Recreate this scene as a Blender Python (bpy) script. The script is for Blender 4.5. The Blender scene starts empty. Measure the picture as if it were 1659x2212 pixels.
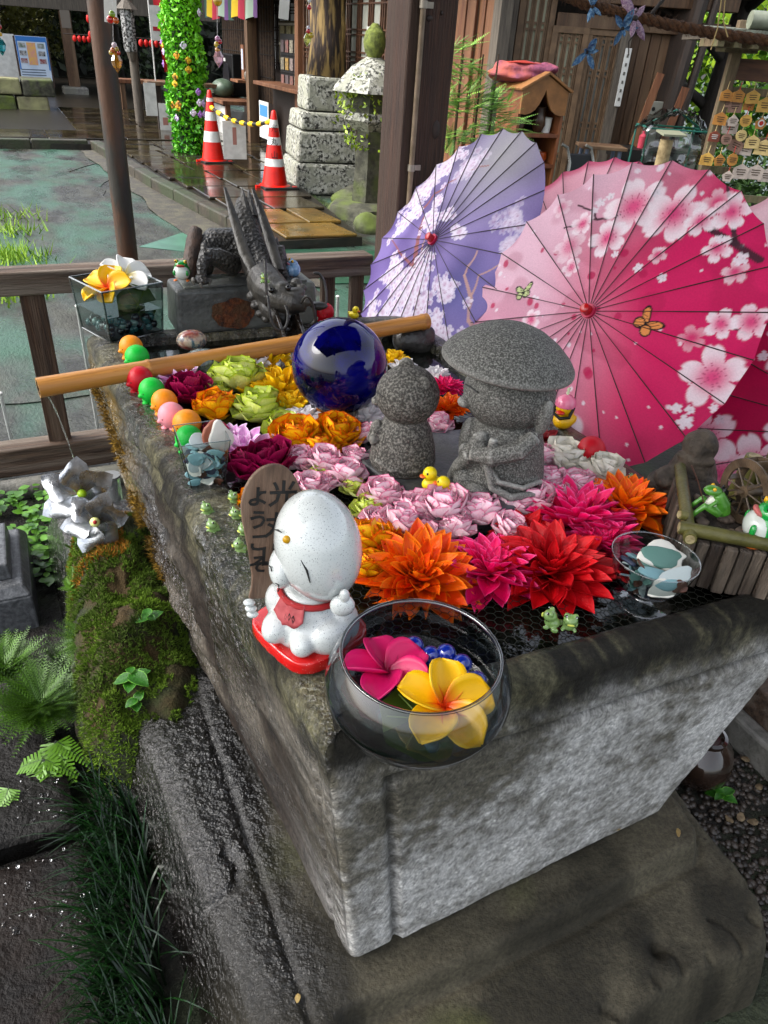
import bpy, bmesh, math, random
import numpy as np
from mathutils import Vector, Matrix, Euler, noise, Quaternion

random.seed(7)
rng = np.random.default_rng(7)
sc = bpy.context.scene
COL = sc.collection
R_ = math.radians

# ------------------------------------------------------------------ camera
H = 1.6                                   # eye height, metres
CX, CY, FP = 829.5, 1106.0, 1566.8        # picture 1659 x 2212, focal length in the same pixels
right = Vector((0.99730358, 0.03954959, 0.06181753))
down = Vector((0.07338649, -0.53746885, -0.84008432))
fwd = Vector((0.0, 0.84235566, -0.53892201))
cd = bpy.data.cameras.new("camera")
cam = bpy.data.objects.new("camera", cd)
COL.objects.link(cam)
m3 = Matrix((right, -down, -fwd)).transposed()
cam.matrix_world = Matrix.Translation((0, 0, H)) @ m3.to_4x4()
cd.sensor_fit = 'VERTICAL'; cd.sensor_height = 36.0; cd.sensor_width = 27.0
cd.lens = 25.5
cd.clip_start = 0.02; cd.clip_end = 300
sc.camera = cam

# ------------------------------------------------------------------ light
SUN_EL, SUN_AZ = R_(48), R_(-100)          # azimuth from +Y, negative = to the left
w = bpy.data.worlds.new("World"); sc.world = w; w.use_nodes = True
nt = w.node_tree; nt.nodes.clear()
sky = nt.nodes.new('ShaderNodeTexSky'); sky.sky_type = 'NISHITA'; sky.sun_disc = False
sky.sun_elevation = SUN_EL; sky.sun_rotation = SUN_AZ
sky.air_density = 1.0; sky.dust_density = 4.0; sky.ozone_density = 0.6
hs = nt.nodes.new('ShaderNodeHueSaturation'); hs.inputs['Saturation'].default_value = 0.38
bg = nt.nodes.new('ShaderNodeBackground'); bg.inputs['Strength'].default_value = 0.15
wo = nt.nodes.new('ShaderNodeOutputWorld')
nt.links.new(sky.outputs[0], hs.inputs['Color']); nt.links.new(hs.outputs[0], bg.inputs['Color'])
nt.links.new(bg.outputs[0], wo.inputs['Surface'])
sl = bpy.data.lights.new("sun", 'SUN'); sl.energy = 0.9; sl.angle = R_(40); sl.color = (1.0, 0.98, 0.95)
so = bpy.data.objects.new("sun", sl); COL.objects.link(so)
sd = Vector((math.sin(SUN_AZ) * math.cos(SUN_EL), math.cos(SUN_AZ) * math.cos(SUN_EL), math.sin(SUN_EL)))
so.rotation_euler = sd.to_track_quat('Z', 'Y').to_euler()
vs = sc.view_settings
vs.view_transform = 'Standard'; vs.look = 'None'; vs.exposure = 1.72; vs.gamma = 1.0; vs.use_curve_mapping = False

# ------------------------------------------------------------------ measuring: photo point -> place in the yard
TH = R_(27)
UX, UY = math.cos(TH), math.sin(TH)
OX, OY = -0.055, 0.643
def W(u, v, z=0.0):                        # yard frame: u along the basin front, v away from it
    return Vector((OX + u * UX - v * UY, OY + u * UY + v * UX, z))
def UV(q):
    x, y = q[0] - OX, q[1] - OY
    return (x * UX + y * UY, -x * UY + y * UX)
def ray(x, y):
    return right * (x - CX) + down * (y - CY) + fwd * FP
def P(x, y, z):                            # where the sight line meets height z
    r = ray(x, y); return Vector((0, 0, H)) + r * ((z - H) / r.z)
def PY(x, y, Y):
    r = ray(x, y); return Vector((0, 0, H)) + r * (Y / r.y)
def PV(x, y, v):                           # where it meets the upright plane v = const
    r = ray(x, y); n = Vector((-UY, UX, 0))
    t = (v - (Vector((0, 0, H)) - Vector((OX, OY, 0))).dot(n)) / r.dot(n)
    return Vector((0, 0, H)) + r * t
def ppm(q):                                # picture pixels per metre at q
    return FP / ((Vector(q) - Vector((0, 0, H))).dot(fwd))
RU = Matrix.Rotation(TH, 3, 'Z')           # turns yard axes into world axes

# ------------------------------------------------------------------ materials
def hx(s):
    s = s.lstrip('#'); o = []
    for i in (0, 2, 4):
        c = int(s[i:i + 2], 16) / 255
        o.append(c / 12.92 if c <= .04045 else ((c + .055) / 1.055) ** 2.4)
    return (*o, 1.0)
def col(c):
    if isinstance(c, str): return hx(c)
    return (*c[:3], 1.0)
MATS = {}
def mat(name, c1, c2=None, c3=None, sc=8.0, det=5.0, lo=.38, hi=.62, rough=.5, r2=None, bump=0.0, bsc=None, bdet=4.0,
        metal=0.0, coat=0.0, spec=.5, trans=0.0, ior=1.45, stretch=(1, 1, 1), spot=None, spot2=None, sss=0.0,
        edge=None, rand=0.0, attr=None, tint=None, emit=0.0, big=None, alpha=1.0, wavy=None, cd_=None, bvor=False, aniso=False, thin=False):
    if name in MATS: return MATS[name]
    m = bpy.data.materials.new(name); m.use_nodes = True
    t = m.node_tree; N = t.nodes; L = t.links
    b = N['Principled BSDF']
    tc = N.new('ShaderNodeTexCoord'); mp = N.new('ShaderNodeMapping')
    mp.inputs['Scale'].default_value = stretch
    L.new(tc.outputs['Object'], mp.inputs['Vector'])
    oi = N.new('ShaderNodeObjectInfo')
    ad = N.new('ShaderNodeVectorMath'); ad.operation = 'ADD'
    ml = N.new('ShaderNodeMath'); ml.operation = 'MULTIPLY'; ml.inputs[1].default_value = 37.0
    L.new(oi.outputs['Random'], ml.inputs[0]); L.new(mp.outputs[0], ad.inputs[0]); L.new(ml.outputs[0], ad.inputs[1])
    vec = ad.outputs[0]
    def noi(s, d=5.0, ro=.55, dist=0.0):
        n = N.new('ShaderNodeTexNoise'); n.inputs['Scale'].default_value = s; n.inputs['Detail'].default_value = d
        n.inputs['Roughness'].default_value = ro; n.inputs['Distortion'].default_value = dist
        L.new(vec, n.inputs['Vector']); return n.outputs['Fac']
    def rmp(f, a, c, A=(0, 0, 0, 1), C=(1, 1, 1, 1)):
        r = N.new('ShaderNodeValToRGB'); r.color_ramp.elements[0].position = a; r.color_ramp.elements[1].position = c
        r.color_ramp.elements[0].color = A; r.color_ramp.elements[1].color = C
        L.new(f, r.inputs[0]); return r.outputs[0]
    def mix(f, a, c, mode='MIX'):
        x = N.new('ShaderNodeMix'); x.data_type = 'RGBA'; x.blend_type = mode
        if isinstance(f, (int, float)): x.inputs[0].default_value = f
        else: L.new(f, x.inputs[0])
        for s_, k in ((a, 6), (c, 7)):
            if isinstance(s_, tuple): x.inputs[k].default_value = s_
            else: L.new(s_, x.inputs[k])
        return x.outputs[2]
    base = col(c1); nf = None
    if attr:
        a = N.new('ShaderNodeAttribute'); a.attribute_name = attr; base = a.outputs['Color']
    if c2 is not None:
        nf = noi(sc, det, .6, wavy or 0.0)
        base = mix(rmp(nf, lo, hi), base, col(c2))
    if tint is not None:                     # per-blade mixing value stored on the mesh
        a = N.new('ShaderNodeAttribute'); a.attribute_name = 'edge'
        base = mix(a.outputs['Fac'], base, col(tint))
    if c3 is not None:
        base = mix(rmp(noi(sc * (big or .17), 4.0), .45, .62), base, col(c3))
    for sp in (spot, spot2):
        if sp:
            v = N.new('ShaderNodeTexVoronoi'); v.inputs['Scale'].default_value = sp[1]; L.new(vec, v.inputs['Vector'])
            base = mix(rmp(v.outputs['Distance'], sp[2], sp[2] + .06, (1, 1, 1, 1), (0, 0, 0, 1)), base, col(sp[0]))
    if edge is not None:
        a = N.new('ShaderNodeAttribute'); a.attribute_name = 'edge'
        base = mix(rmp(a.outputs['Fac'], edge[1], edge[2]), base, col(edge[0]))
    if rand:
        h = N.new('ShaderNodeHueSaturation'); mr = N.new('ShaderNodeMapRange')
        mr.inputs[3].default_value = 1 - rand; mr.inputs[4].default_value = 1 + rand
        L.new(oi.outputs['Random'], mr.inputs[0]); L.new(mr.outputs[0], h.inputs['Value'])
        if isinstance(base, tuple): h.inputs['Color'].default_value = base
        else: L.new(base, h.inputs['Color'])
        base = h.outputs[0]
    if isinstance(base, tuple): b.inputs['Base Color'].default_value = base
    else: L.new(base, b.inputs['Base Color'])
    b.inputs['Roughness'].default_value = rough
    if r2 is not None:
        q = rmp(noi(sc * .6, 5.0), .4, .6, (rough,) * 3 + (1,), (r2,) * 3 + (1,)); L.new(q, b.inputs['Roughness'])
    b.inputs['Metallic'].default_value = metal
    b.inputs['Coat Weight'].default_value = coat; b.inputs['Coat Roughness'].default_value = .05
    b.inputs['Specular IOR Level'].default_value = spec
    b.inputs['IOR'].default_value = ior
    b.inputs['Transmission Weight'].default_value = trans
    if sss:
        b.inputs['Subsurface Weight'].default_value = sss; b.inputs['Subsurface Radius'].default_value = (.02, .01, .006)
        b.inputs['Subsurface Scale'].default_value = .5
    if alpha < 1: b.inputs['Alpha'].default_value = alpha
    if emit:
        b.inputs['Emission Strength'].default_value = emit
        b.inputs['Emission Color'].default_value = col(c1)
    if bump:
        bp = N.new('ShaderNodeBump'); bp.inputs['Strength'].default_value = min(1.0, bump)
        bp.inputs['Distance'].default_value = cd_ or .01
        if bvor:
            v = N.new('ShaderNodeTexVoronoi'); v.inputs['Scale'].default_value = bsc or sc * 2; L.new(vec, v.inputs['Vector']); hgt = v.outputs['Distance']
        else: hgt = noi(bsc or sc * 2.5, bdet, .6)
        L.new(hgt, bp.inputs['Height']); L.new(bp.outputs[0], b.inputs['Normal'])
    MATS[name] = m
    return m

# ------------------------------------------------------------------ mesh building
def M3(rz=0, rx=0, ry=0):
    return Euler((rx, ry, rz), 'XYZ').to_matrix()
class G:
    def __init__(s): s.v = []; s.f = []; s.e = []
    def add(s, vs_, fs, e=None):
        o = len(s.v); s.v += [tuple(q) for q in vs_]; s.f += [tuple(i + o for i in q) for q in fs]
        s.e += list(e) if e is not None else [0.0] * len(vs_)
        return s
    def box(s, c, d, R=None, tp=(1, 1)):
        c = Vector(c); x, y, z = d[0] / 2, d[1] / 2, d[2] / 2; q = []
        for k, (a, b_) in ((-1, (1, 1)), (1, tp)):
            for i, j in ((-1, -1), (1, -1), (1, 1), (-1, 1)):
                p_ = Vector((i * x * a, j * y * b_, k * z)); q.append(c + (R @ p_ if R else p_))
        return s.add(q, [(3, 2, 1, 0), (4, 5, 6, 7), (0, 1, 5, 4), (1, 2, 6, 5), (2, 3, 7, 6), (3, 0, 4, 7)])
    def tube(s, pts, r, n=8, cap=True, flat=1.0, up=None):
        pts = [Vector(q) for q in pts]; k = len(pts)
        rr = r if isinstance(r, (list, tuple)) else [r] * k
        q = []; prev = None
        for i in range(k):
            d = (pts[min(i + 1, k - 1)] - pts[max(i - 1, 0)]).normalized()
            if prev is None:
                a = Vector(up) if up else (Vector((0, 0, 1)) if abs(d.z) < .9 else Vector((1, 0, 0)))
                sx = d.cross(a).normalized()
            else: sx = (prev - d * prev.dot(d)).normalized()
            sy = d.cross(sx); prev = sx
            for j in range(n):
                t_ = 2 * math.pi * j / n; q.append(pts[i] + (sx * math.cos(t_) + sy * math.sin(t_) * flat) * rr[i])
        f = [(i * n + j, i * n + (j + 1) % n, (i + 1) * n + (j + 1) % n, (i + 1) * n + j) for i in range(k - 1) for j in range(n)]
        if cap: f += [tuple(range(n - 1, -1, -1)), tuple((k - 1) * n + j for j in range(n))]
        return s.add(q, f)
    def lathe(s, prof, n=24, c=(0, 0, 0), R=None, sx=1.0, sy=1.0, cap=True):
        c = Vector(c); q = []; k = len(prof)
        for r, z in prof:
            for j in range(n):
                t_ = 2 * math.pi * j / n; p_ = Vector((r * math.cos(t_) * sx, r * math.sin(t_) * sy, z)); q.append(c + (R @ p_ if R else p_))
        f = [(i * n + j, i * n + (j + 1) % n, (i + 1) * n + (j + 1) % n, (i + 1) * n + j) for i in range(k - 1) for j in range(n)]
        if cap and prof[0][0] > 1e-5: f.append(tuple(range(n - 1, -1, -1)))
        if cap and prof[-1][0] > 1e-5: f.append(tuple((k - 1) * n + j for j in range(n)))
        return s.add(q, f)
    def ell(s, c, r, n=16, m=10, R=None):
        if not isinstance(r, (tuple, list)): r = (r, r, r)
        prof = [(max(1e-4, math.sin(math.pi * i / m)), -math.cos(math.pi * i / m)) for i in range(m + 1)]
        D = Matrix.Diagonal(r); return s.lathe(prof, n, c, (R @ D) if R else D)
    def prism(s, out, h, M=None):            # closed outline in local xy pulled up by h
        M = M or Matrix.Identity(4); n = len(out)
        q = [M @ Vector((x, y, 0)) for x, y in out] + [M @ Vector((x, y, h)) for x, y in out]
        return s.add(q, [tuple(range(n - 1, -1, -1)), tuple(range(n, 2 * n))] + [(i, (i + 1) % n, n + (i + 1) % n, n + i) for i in range(n)])
    def quad(s, a, b, c, d, e=None): return s.add([a, b, c, d], [(0, 1, 2, 3)], e)
    def grid(s, fn, nu, nv, e=None):
        q = [fn(i / (nu - 1), j / (nv - 1)) for j in range(nv) for i in range(nu)]
        ee = [e(i / (nu - 1), j / (nv - 1)) for j in range(nv) for i in range(nu)] if e else None
        return s.add(q, [(j * nu + i, j * nu + i + 1, (j + 1) * nu + i + 1, (j + 1) * nu + i) for j in range(nv - 1) for i in range(nu - 1)], ee)
    def rough(s, amp, scl, z=None, seed=0.0):
        out = []
        for q in s.v:
            v_ = Vector(q); o_ = Vector((seed, seed * 1.7, seed * .3))
            d = Vector((noise.noise(v_ * scl + o_), noise.noise(v_ * scl + o_ + Vector((31, 7, 3))), noise.noise(v_ * scl + o_ + Vector((5, 71, 13)))))
            out.append(tuple(v_ + d * amp))
        s.v = out; return s
    def mesh(s, name, m, smooth=True, ang=40, useattr=False):
        me = bpy.data.meshes.new(name); me.from_pydata([tuple(q) for q in s.v], [], s.f)
        if any(s.e) or useattr:
            a = me.attributes.new('edge', 'FLOAT', 'POINT'); a.data.foreach_set('value', s.e)
        if smooth:
            me.polygons.foreach_set('use_smooth', [True] * len(me.polygons))
            if ang < 180: me.set_sharp_from_angle(angle=R_(ang))
        if m: me.materials.append(m)
        me.update(); return me
    def build(s, name, m, parent=None, smooth=True, ang=40, bevel=0.0, seg=2, loc=None, rot=None):
        return obj(name, s.mesh(name, m, smooth, ang), parent, bevel, seg, loc, rot)
def obj(name, me, parent=None, bevel=0.0, seg=2, loc=None, rot=None):
    o = bpy.data.objects.new(name, me); COL.objects.link(o)
    if parent is not None: o.parent = parent
    if loc is not None: o.location = loc
    if rot is not None: o.rotation_euler = rot
    if bevel:
        b_ = o.modifiers.new('bevel', 'BEVEL'); b_.width = bevel; b_.segments = seg; b_.limit_method = 'ANGLE'; b_.angle_limit = R_(35)
    return o
def tag(o, label, cat, group=None, kind=None):
    if label: o['label'] = label
    if cat: o['category'] = cat
    if group: o['group'] = group
    if kind: o['kind'] = kind
    return o
def thing(name, label, cat, loc=(0, 0, 0), rz=0.0, group=None):
    o = bpy.data.objects.new(name, None); COL.objects.link(o); o.empty_display_size = .05
    o.location = loc; o.rotation_euler = (0, 0, rz)
    return tag(o, label, cat, group)
def struct(o): o['kind'] = 'structure'; return o
def stuff(o): o['kind'] = 'stuff'; return o
def smoothstep(a, b, x):
    t_ = np.clip((x - a) / (b - a), 0, 1); return t_ * t_ * (3 - 2 * t_)
def npmesh(name, verts, faces, m, smooth=True, color=None, edge=None, ang=180, st=None):
    me = bpy.data.meshes.new(name)
    verts = np.asarray(verts, np.float32); faces = np.asarray(faces, np.int32)
    me.vertices.add(len(verts)); me.vertices.foreach_set('co', verts.ravel())
    k = faces.shape[1]
    me.loops.add(faces.size); me.loops.foreach_set('vertex_index', faces.ravel())
    me.polygons.add(len(faces)); me.polygons.foreach_set('loop_start', np.arange(0, faces.size, k, dtype=np.int32))
    me.update(calc_edges=True)
    if smooth: me.polygons.foreach_set('use_smooth', np.ones(len(faces), bool))
    if smooth and ang < 180: me.set_sharp_from_angle(angle=R_(ang))
    if color is not None:
        a = me.color_attributes.new('col', 'FLOAT_COLOR', 'POINT'); c4 = np.ones((len(verts), 4), np.float32); c4[:, :3] = color
        a.data.foreach_set('color', c4.ravel())
    if edge is not None:
        a = me.attributes.new('edge', 'FLOAT', 'POINT'); a.data.foreach_set('value', np.asarray(edge, np.float32))
    if st is not None:
        a = me.attributes.new('st', 'FLOAT_VECTOR', 'POINT'); a.data.foreach_set('vector', np.asarray(st, np.float32).ravel())
    if m: me.materials.append(m)
    me.validate(); me.update(); return me
def gridfaces(nu, nv, closed=False):
    i, j = np.meshgrid(np.arange(nu if closed else nu - 1), np.arange(nv - 1))
    i2 = (i + 1) % nu
    return np.stack([j * nu + i, j * nu + i2, (j + 1) * nu + i2, (j + 1) * nu + i], -1).reshape(-1, 4)
# numpy value noise (fractal) for large meshes
_perm = rng.random((64, 64, 64)).astype(np.float32)
def vnoise(x, y, z):
    xi, yi, zi = np.floor(x).astype(int), np.floor(y).astype(int), np.floor(z).astype(int)
    fx, fy, fz = x - xi, y - yi, z - zi
    fx, fy, fz = [q * q * (3 - 2 * q) for q in (fx, fy, fz)]
    o = 0
    for a in (0, 1):
        for b_ in (0, 1):
            for c in (0, 1):
                o = o + _perm[(xi + a) % 64, (yi + b_) % 64, (zi + c) % 64] * (fx if a else 1 - fx) * (fy if b_ else 1 - fy) * (fz if c else 1 - fz)
    return o
def fbm(x, y, z, o=4):
    t_ = 0; a = 1; n = 0
    for k in range(o):
        t_ = t_ + a * vnoise(x * 2 ** k + 9.1 * k, y * 2 ** k + 3.7 * k, z * 2 ** k + 5.3 * k); n += a; a *= .5
    return t_ / n - .5
def text_mesh(name, s, size, m, ext=0.0006, bold=0.0):
    cu = bpy.data.curves.new(name, 'FONT'); cu.body = s; cu.size = size; cu.extrude = ext; cu.offset = bold
    cu.align_x = 'CENTER'; cu.align_y = 'CENTER'; cu.resolution_u = 2
    o = bpy.data.objects.new(name, cu); COL.objects.link(o)
    bpy.context.view_layer.update()
    me = bpy.data.meshes.new_from_object(o.evaluated_get(bpy.context.evaluated_depsgraph_get()))
    bpy.data.objects.remove(o); me.materials.clear(); me.materials.append(m); me.name = name
    return me
# ------------------------------------------------------------------ stone whose colour and wetness are stored on the mesh
def stone_attr(name, bsc=60, bump=.6, vsc=90, contrast=.55, stretch=(1, 1, 1), dry=.75, wet=.08, bd=.006, wetb=14, ticks=False, large=.25):
    m = bpy.data.materials.new(name); m.use_nodes = True; t = m.node_tree; N = t.nodes; L = t.links; b = N['Principled BSDF']
    tc = N.new('ShaderNodeTexCoord'); mp = N.new('ShaderNodeMapping'); mp.inputs['Scale'].default_value = stretch
    L.new(tc.outputs['Object'], mp.inputs['Vector'])
    a = N.new('ShaderNodeAttribute'); a.attribute_name = 'col'
    e = N.new('ShaderNodeAttribute'); e.attribute_name = 'edge'
    def noi(s, d, ro=.65):
        n = N.new('ShaderNodeTexNoise'); n.inputs['Scale'].default_value = s; n.inputs['Detail'].default_value = d; n.inputs['Roughness'].default_value = ro
        L.new(mp.outputs[0], n.inputs['Vector']); return n.outputs['Fac']
    mr = N.new('ShaderNodeMapRange'); mr.inputs[1].default_value = .3; mr.inputs[2].default_value = .7
    mr.inputs[3].default_value = 1 - contrast; mr.inputs[4].default_value = 1 + contrast
    L.new(noi(vsc, 8, .75), mr.inputs[0])
    mr2 = N.new('ShaderNodeMapRange'); mr2.inputs[1].default_value = .35; mr2.inputs[2].default_value = .65
    mr2.inputs[3].default_value = 1 - large; mr2.inputs[4].default_value = 1 + large
    L.new(noi(vsc * .12, 5), mr2.inputs[0])
    mu = N.new('ShaderNodeMath'); mu.operation = 'MULTIPLY'; L.new(mr.outputs[0], mu.inputs[0]); L.new(mr2.outputs[0], mu.inputs[1])
    x = N.new('ShaderNodeVectorMath'); x.operation = 'SCALE'; L.new(a.outputs['Color'], x.inputs[0]); L.new(mu.outputs[0], x.inputs['Scale'])
    L.new(x.outputs[0], b.inputs['Base Color'])
    ro = N.new('ShaderNodeMapRange'); ro.inputs[3].default_value = dry; ro.inputs[4].default_value = wet
    L.new(e.outputs['Fac'], ro.inputs[0]); L.new(ro.outputs[0], b.inputs['Roughness'])
    bp = N.new('ShaderNodeBump'); bp.inputs['Strength'].default_value = bump; bp.inputs['Distance'].default_value = bd
    ad = N.new('ShaderNodeMath'); ad.operation = 'ADD'; L.new(noi(bsc, 6), ad.inputs[0])
    n2 = noi(bsc * .2, 4)
    if ticks:                                  # short slanting chisel marks
        sa = N.new('ShaderNodeAttribute'); sa.attribute_name = 'st'; tn = N.new('ShaderNodeTexNoise'); tn.inputs['Scale'].default_value = 1.0; tn.inputs['Detail'].default_value = 5; tn.inputs['Roughness'].default_value = .7
        L.new(sa.outputs['Vector'], tn.inputs['Vector']); rr_ = N.new('ShaderNodeMapRange'); rr_.inputs[1].default_value = .36; rr_.inputs[2].default_value = .62; L.new(tn.outputs['Fac'], rr_.inputs[0])
        mt = N.new('ShaderNodeMapRange'); mt.inputs[3].default_value = .68; mt.inputs[4].default_value = 1.22; L.new(rr_.outputs[0], mt.inputs[0])
        mu2 = N.new('ShaderNodeMath'); mu2.operation = 'MULTIPLY'; L.new(mu.outputs[0], mu2.inputs[0]); L.new(mt.outputs[0], mu2.inputs[1]); L.new(mu2.outputs[0], x.inputs['Scale'])
        a2 = N.new('ShaderNodeMath'); a2.operation = 'ADD'; L.new(n2, a2.inputs[0]); L.new(rr_.outputs[0], a2.inputs[1]); n2 = a2.outputs[0]
    L.new(n2, ad.inputs[1]); L.new(ad.outputs[0], bp.inputs['Height']); L.new(bp.outputs[0], b.inputs['Normal'])
    # a film of water where it is wet
    cm_ = N.new('ShaderNodeMath'); cm_.operation = 'MULTIPLY'; cm_.inputs[1].default_value = .8; L.new(e.outputs['Fac'], cm_.inputs[0]); L.new(cm_.outputs[0], b.inputs['Coat Weight']); b.inputs['Coat Roughness'].default_value = .03; b.inputs['Specular IOR Level'].default_value = .22
    bw = N.new('ShaderNodeBump'); bw.inputs['Strength'].default_value = 1.0; bw.inputs['Distance'].default_value = .03
    L.new(noi(wetb * 3.0, 3, .6), bw.inputs['Height']); L.new(bw.outputs[0], b.inputs['Coat Normal'])
    MATS[name] = m; return m
def lerp3(a, b_, f): return a[None, :] * (1 - f[:, None]) + b_[None, :] * f[:, None]
def C3(h_): return np.array(hx(h_)[:3])

# ------------------------------------------------------------------ ground
yard = Matrix.Translation((OX, OY, 0)) @ Matrix.Rotation(TH, 4, 'Z')
def yard_obj(o): o.matrix_world = yard; return o
gm = mat('courtyard_ground', '#211f1b', '#131210', '#1c3328', sc=4.2, det=10, lo=.35, hi=.6, rough=.25, r2=.7, bump=.6, bsc=30, bdet=7, stretch=(1.0, .5, 1), big=.32, cd_=.012)
gs = mat('green_sheet', '#24231e', '#3a3b34', '#314e40', sc=5.5, det=14, lo=.42, hi=.58, rough=.2, r2=.7, bump=.9, bsc=60, bdet=8, stretch=(1, .5, 1), big=.34, spec=.4)
o = G().box((0, 60, -.25), (220, 240, .5)).build('ground', gs, smooth=False); yard_obj(o); struct(o)
# worn green ground sheets lying on the court
def sheet(pts, z, m, name, seed=0, amp=.12, n=14):
    c = sum((Vector((a, b_, 0)) for a, b_ in pts), Vector()) / len(pts); out = []
    for i in range(len(pts)):
        a, b_ = pts[i], pts[(i + 1) % len(pts)]
        for k in range(n):
            t_ = k / n; x = a[0] * (1 - t_) + b_[0] * t_; y = a[1] * (1 - t_) + b_[1] * t_
            d = amp * noise.noise(Vector((x * 1.6 + seed, y * 1.6, seed)))
            out.append((x + d, y + d * .6))
    g = G().prism(out, .003, Matrix.Translation((0, 0, z))); o = g.build(name, m, smooth=False); yard_obj(o); return o
tag(struct(sheet([(-.6, 3.2), (1.35, 3.0), (1.5, 4.6), (.75, 8.2), (.55, 11.6), (-.9, 11.8)], .004, gs, 'green_ground_sheet', 1, .5)), None, None)
gs2 = mat('green_mat', '#173f2b', '#234a37', '#26332b', sc=6, det=6, rough=.35, bump=.2, bsc=60)
struct(sheet([(1.35, 4.9), (2.8, 4.6), (2.75, 5.75), (1.45, 6.0)], .006, gs2, 'green_ground_mat', 3, .1))
struct(sheet([(.65, 6.2), (1.55, 5.6), (1.6, 6.3), (1.2, 6.75)], .008, mat('pale_mat', '#2f5546', '#3f6a58', sc=5, rough=.3), 'turned_up_mat', 5, .05))
struct(sheet([(-1.6, 14.6), (.9, 15.0), (1.35, 16.2), (-.2, 19.0), (-1.8, 19.0)], .012, mat('moss_green_sheet', '#2c6a48', '#1f2e26', sc=2.2, det=8, rough=.3, bump=.3, stretch=(.5, 1, 1)), 'far_green_sheet', 9, .5))

# ------------------------------------------------------------------ raised paved path with a kerb
KB = [(1.92, 4.4), (1.62, 6.85), (1.28, 9.2), (1.02, 12.3)]      # kerb line (near to far)
PZ = .10
def kx(v):
    for (a, b_), (c, d) in zip(KB, KB[1:]):
        if v <= d: return a + (c - a) * (v - b_) / (d - b_)
    return KB[-1][0]
pm = mat('wet_paving', '#2c241b', '#1c1813', '#3a3322', sc=3.5, det=8, rough=.06, r2=.2, bump=.12, bsc=20, rand=.18, cd_=.006, big=.4)
ym = mat('ochre_paving', '#5e4415', '#3d3213', '#6b5320', sc=5, det=7, rough=.12, r2=.4, bump=.35, bsc=18, rand=.15)
pbed = mat('path_bed', '#262119', '#1b1814', sc=9, rough=.3, bump=.4)
o = G().prism([(kx(5.9) + .05, 5.9), (2.65, 5.95), (3.05, 9.2), (4.4, 12.0), (4.4, 30), (-4, 30), (-4, 12.6), (1.0, 12.4), (kx(9.2) + .05, 9.2)], PZ - .02).build('path', pbed, smooth=False)
yard_obj(o); struct(o); path = o
random.seed(3)
v0 = 5.95; row = 0
while v0 < 12.2:
    dv = random.uniform(.5, .72); u0 = kx(v0) + .16; u1 = 2.62 + max(0, v0 - 5.95) * .12 if v0 < 9.2 else 3.0 + (v0 - 9.2) * .45
    us = [u0]; 
    while us[-1] < u1 - .3: us.append(min(u1, us[-1] + random.uniform(.42, .7)))
    us[-1] = u1
    for a, b_ in zip(us, us[1:]):
        j = [random.uniform(.008, .022) for _ in range(4)]
        sk = .06
        out = [(a + j[0], v0 + j[1]), (b_ - j[2], v0 + j[3]), (b_ - j[0] - sk, v0 + dv - j[1]), (a + j[2] - sk * .5, v0 + dv - j[3])]
        g = G().prism(out, .028 + random.uniform(-.004, .006), Matrix.Translation((0, 0, PZ - .019)))
        q = g.build('paving_slab', ym if v0 < 7.0 else pm, path, smooth=False, bevel=.006, seg=1)
    v0 += dv; row += 1
# far wet terrace slabs
random.seed(4)
for vv in np.arange(12.9, 17.5, 1.05):
    for uu in np.arange(-1.9 if vv < 13.5 else .9, 3.6, 1.15):
        if uu < .7 and vv > 13.4: continue
        g = G().box((uu + .55, vv + .5, PZ - .005), (1.13, 1.03, .03)); g.build('paving_slab', pm, path, smooth=False, bevel=.008, seg=1)
km = mat('kerb_stone', '#3d372b', '#241f18', '#2b331c', sc=14, det=7, rough=.55, bump=.7, bsc=30)
kerb = thing('kerb', 'mossy stone kerb edging the wet path beside the court', 'kerb')
del kerb['label'], kerb['category']; kerb['kind'] = 'structure'
kp = [Vector((kx(v), v, 0)) for v in np.arange(6.0, 12.4, .75)] + [Vector((1.0, 12.45, 0))]
kp2 = [Vector((u, 12.5, 0)) for u in np.arange(.9, -2.2, -.8)]
for pts in (kp, kp2):
    for a, b_ in zip(pts, pts[1:]):
        d = b_ - a; mid = (a + b_) / 2; mid.z = .055
        g = G().box((0, 0, 0), (.15, d.length - .012, .15)).rough(.006, 6, seed=mid.y)
        q = g.build('kerb_stone', km, kerb, smooth=False, bevel=.015)
        q.matrix_parent_inverse = Matrix.Identity(4)
        q.matrix_local = yard @ Matrix.Translation(mid) @ Matrix.Rotation(math.atan2(-d.x, d.y), 4, 'Z')
# gravel strip between kerb and sheet
struct(sheet([(1.85, 4.6), (kx(6.9) - .02, 6.9), (kx(9.2) - .02, 9.2), (1.0, 12.3), (.75, 12.2), (.95, 9), (1.1, 6.9), (1.35, 5.0)], .012, mat('grit', '#4a453c', '#211e19', '#4f4b3b', sc=60, det=3, rough=.6, bump=.9, bsc=70), 'gravel_strip', 11, .08))

# ------------------------------------------------------------------ bed under the pavilion: dark soil
soil = mat('dark_soil', '#17120d', '#0c0a08', '#1d2410', sc=25, det=8, rough=.8, bump=1, bsc=50, cd_=.02)
o = G().prism([(-3, -1.6), (3.2, -1.6), (3.2, 2.2), (-3, 2.2)], .004, Matrix.Translation((0, 0, .001))).build('garden_soil', soil, smooth=False); yard_obj(o); struct(o)

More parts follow.
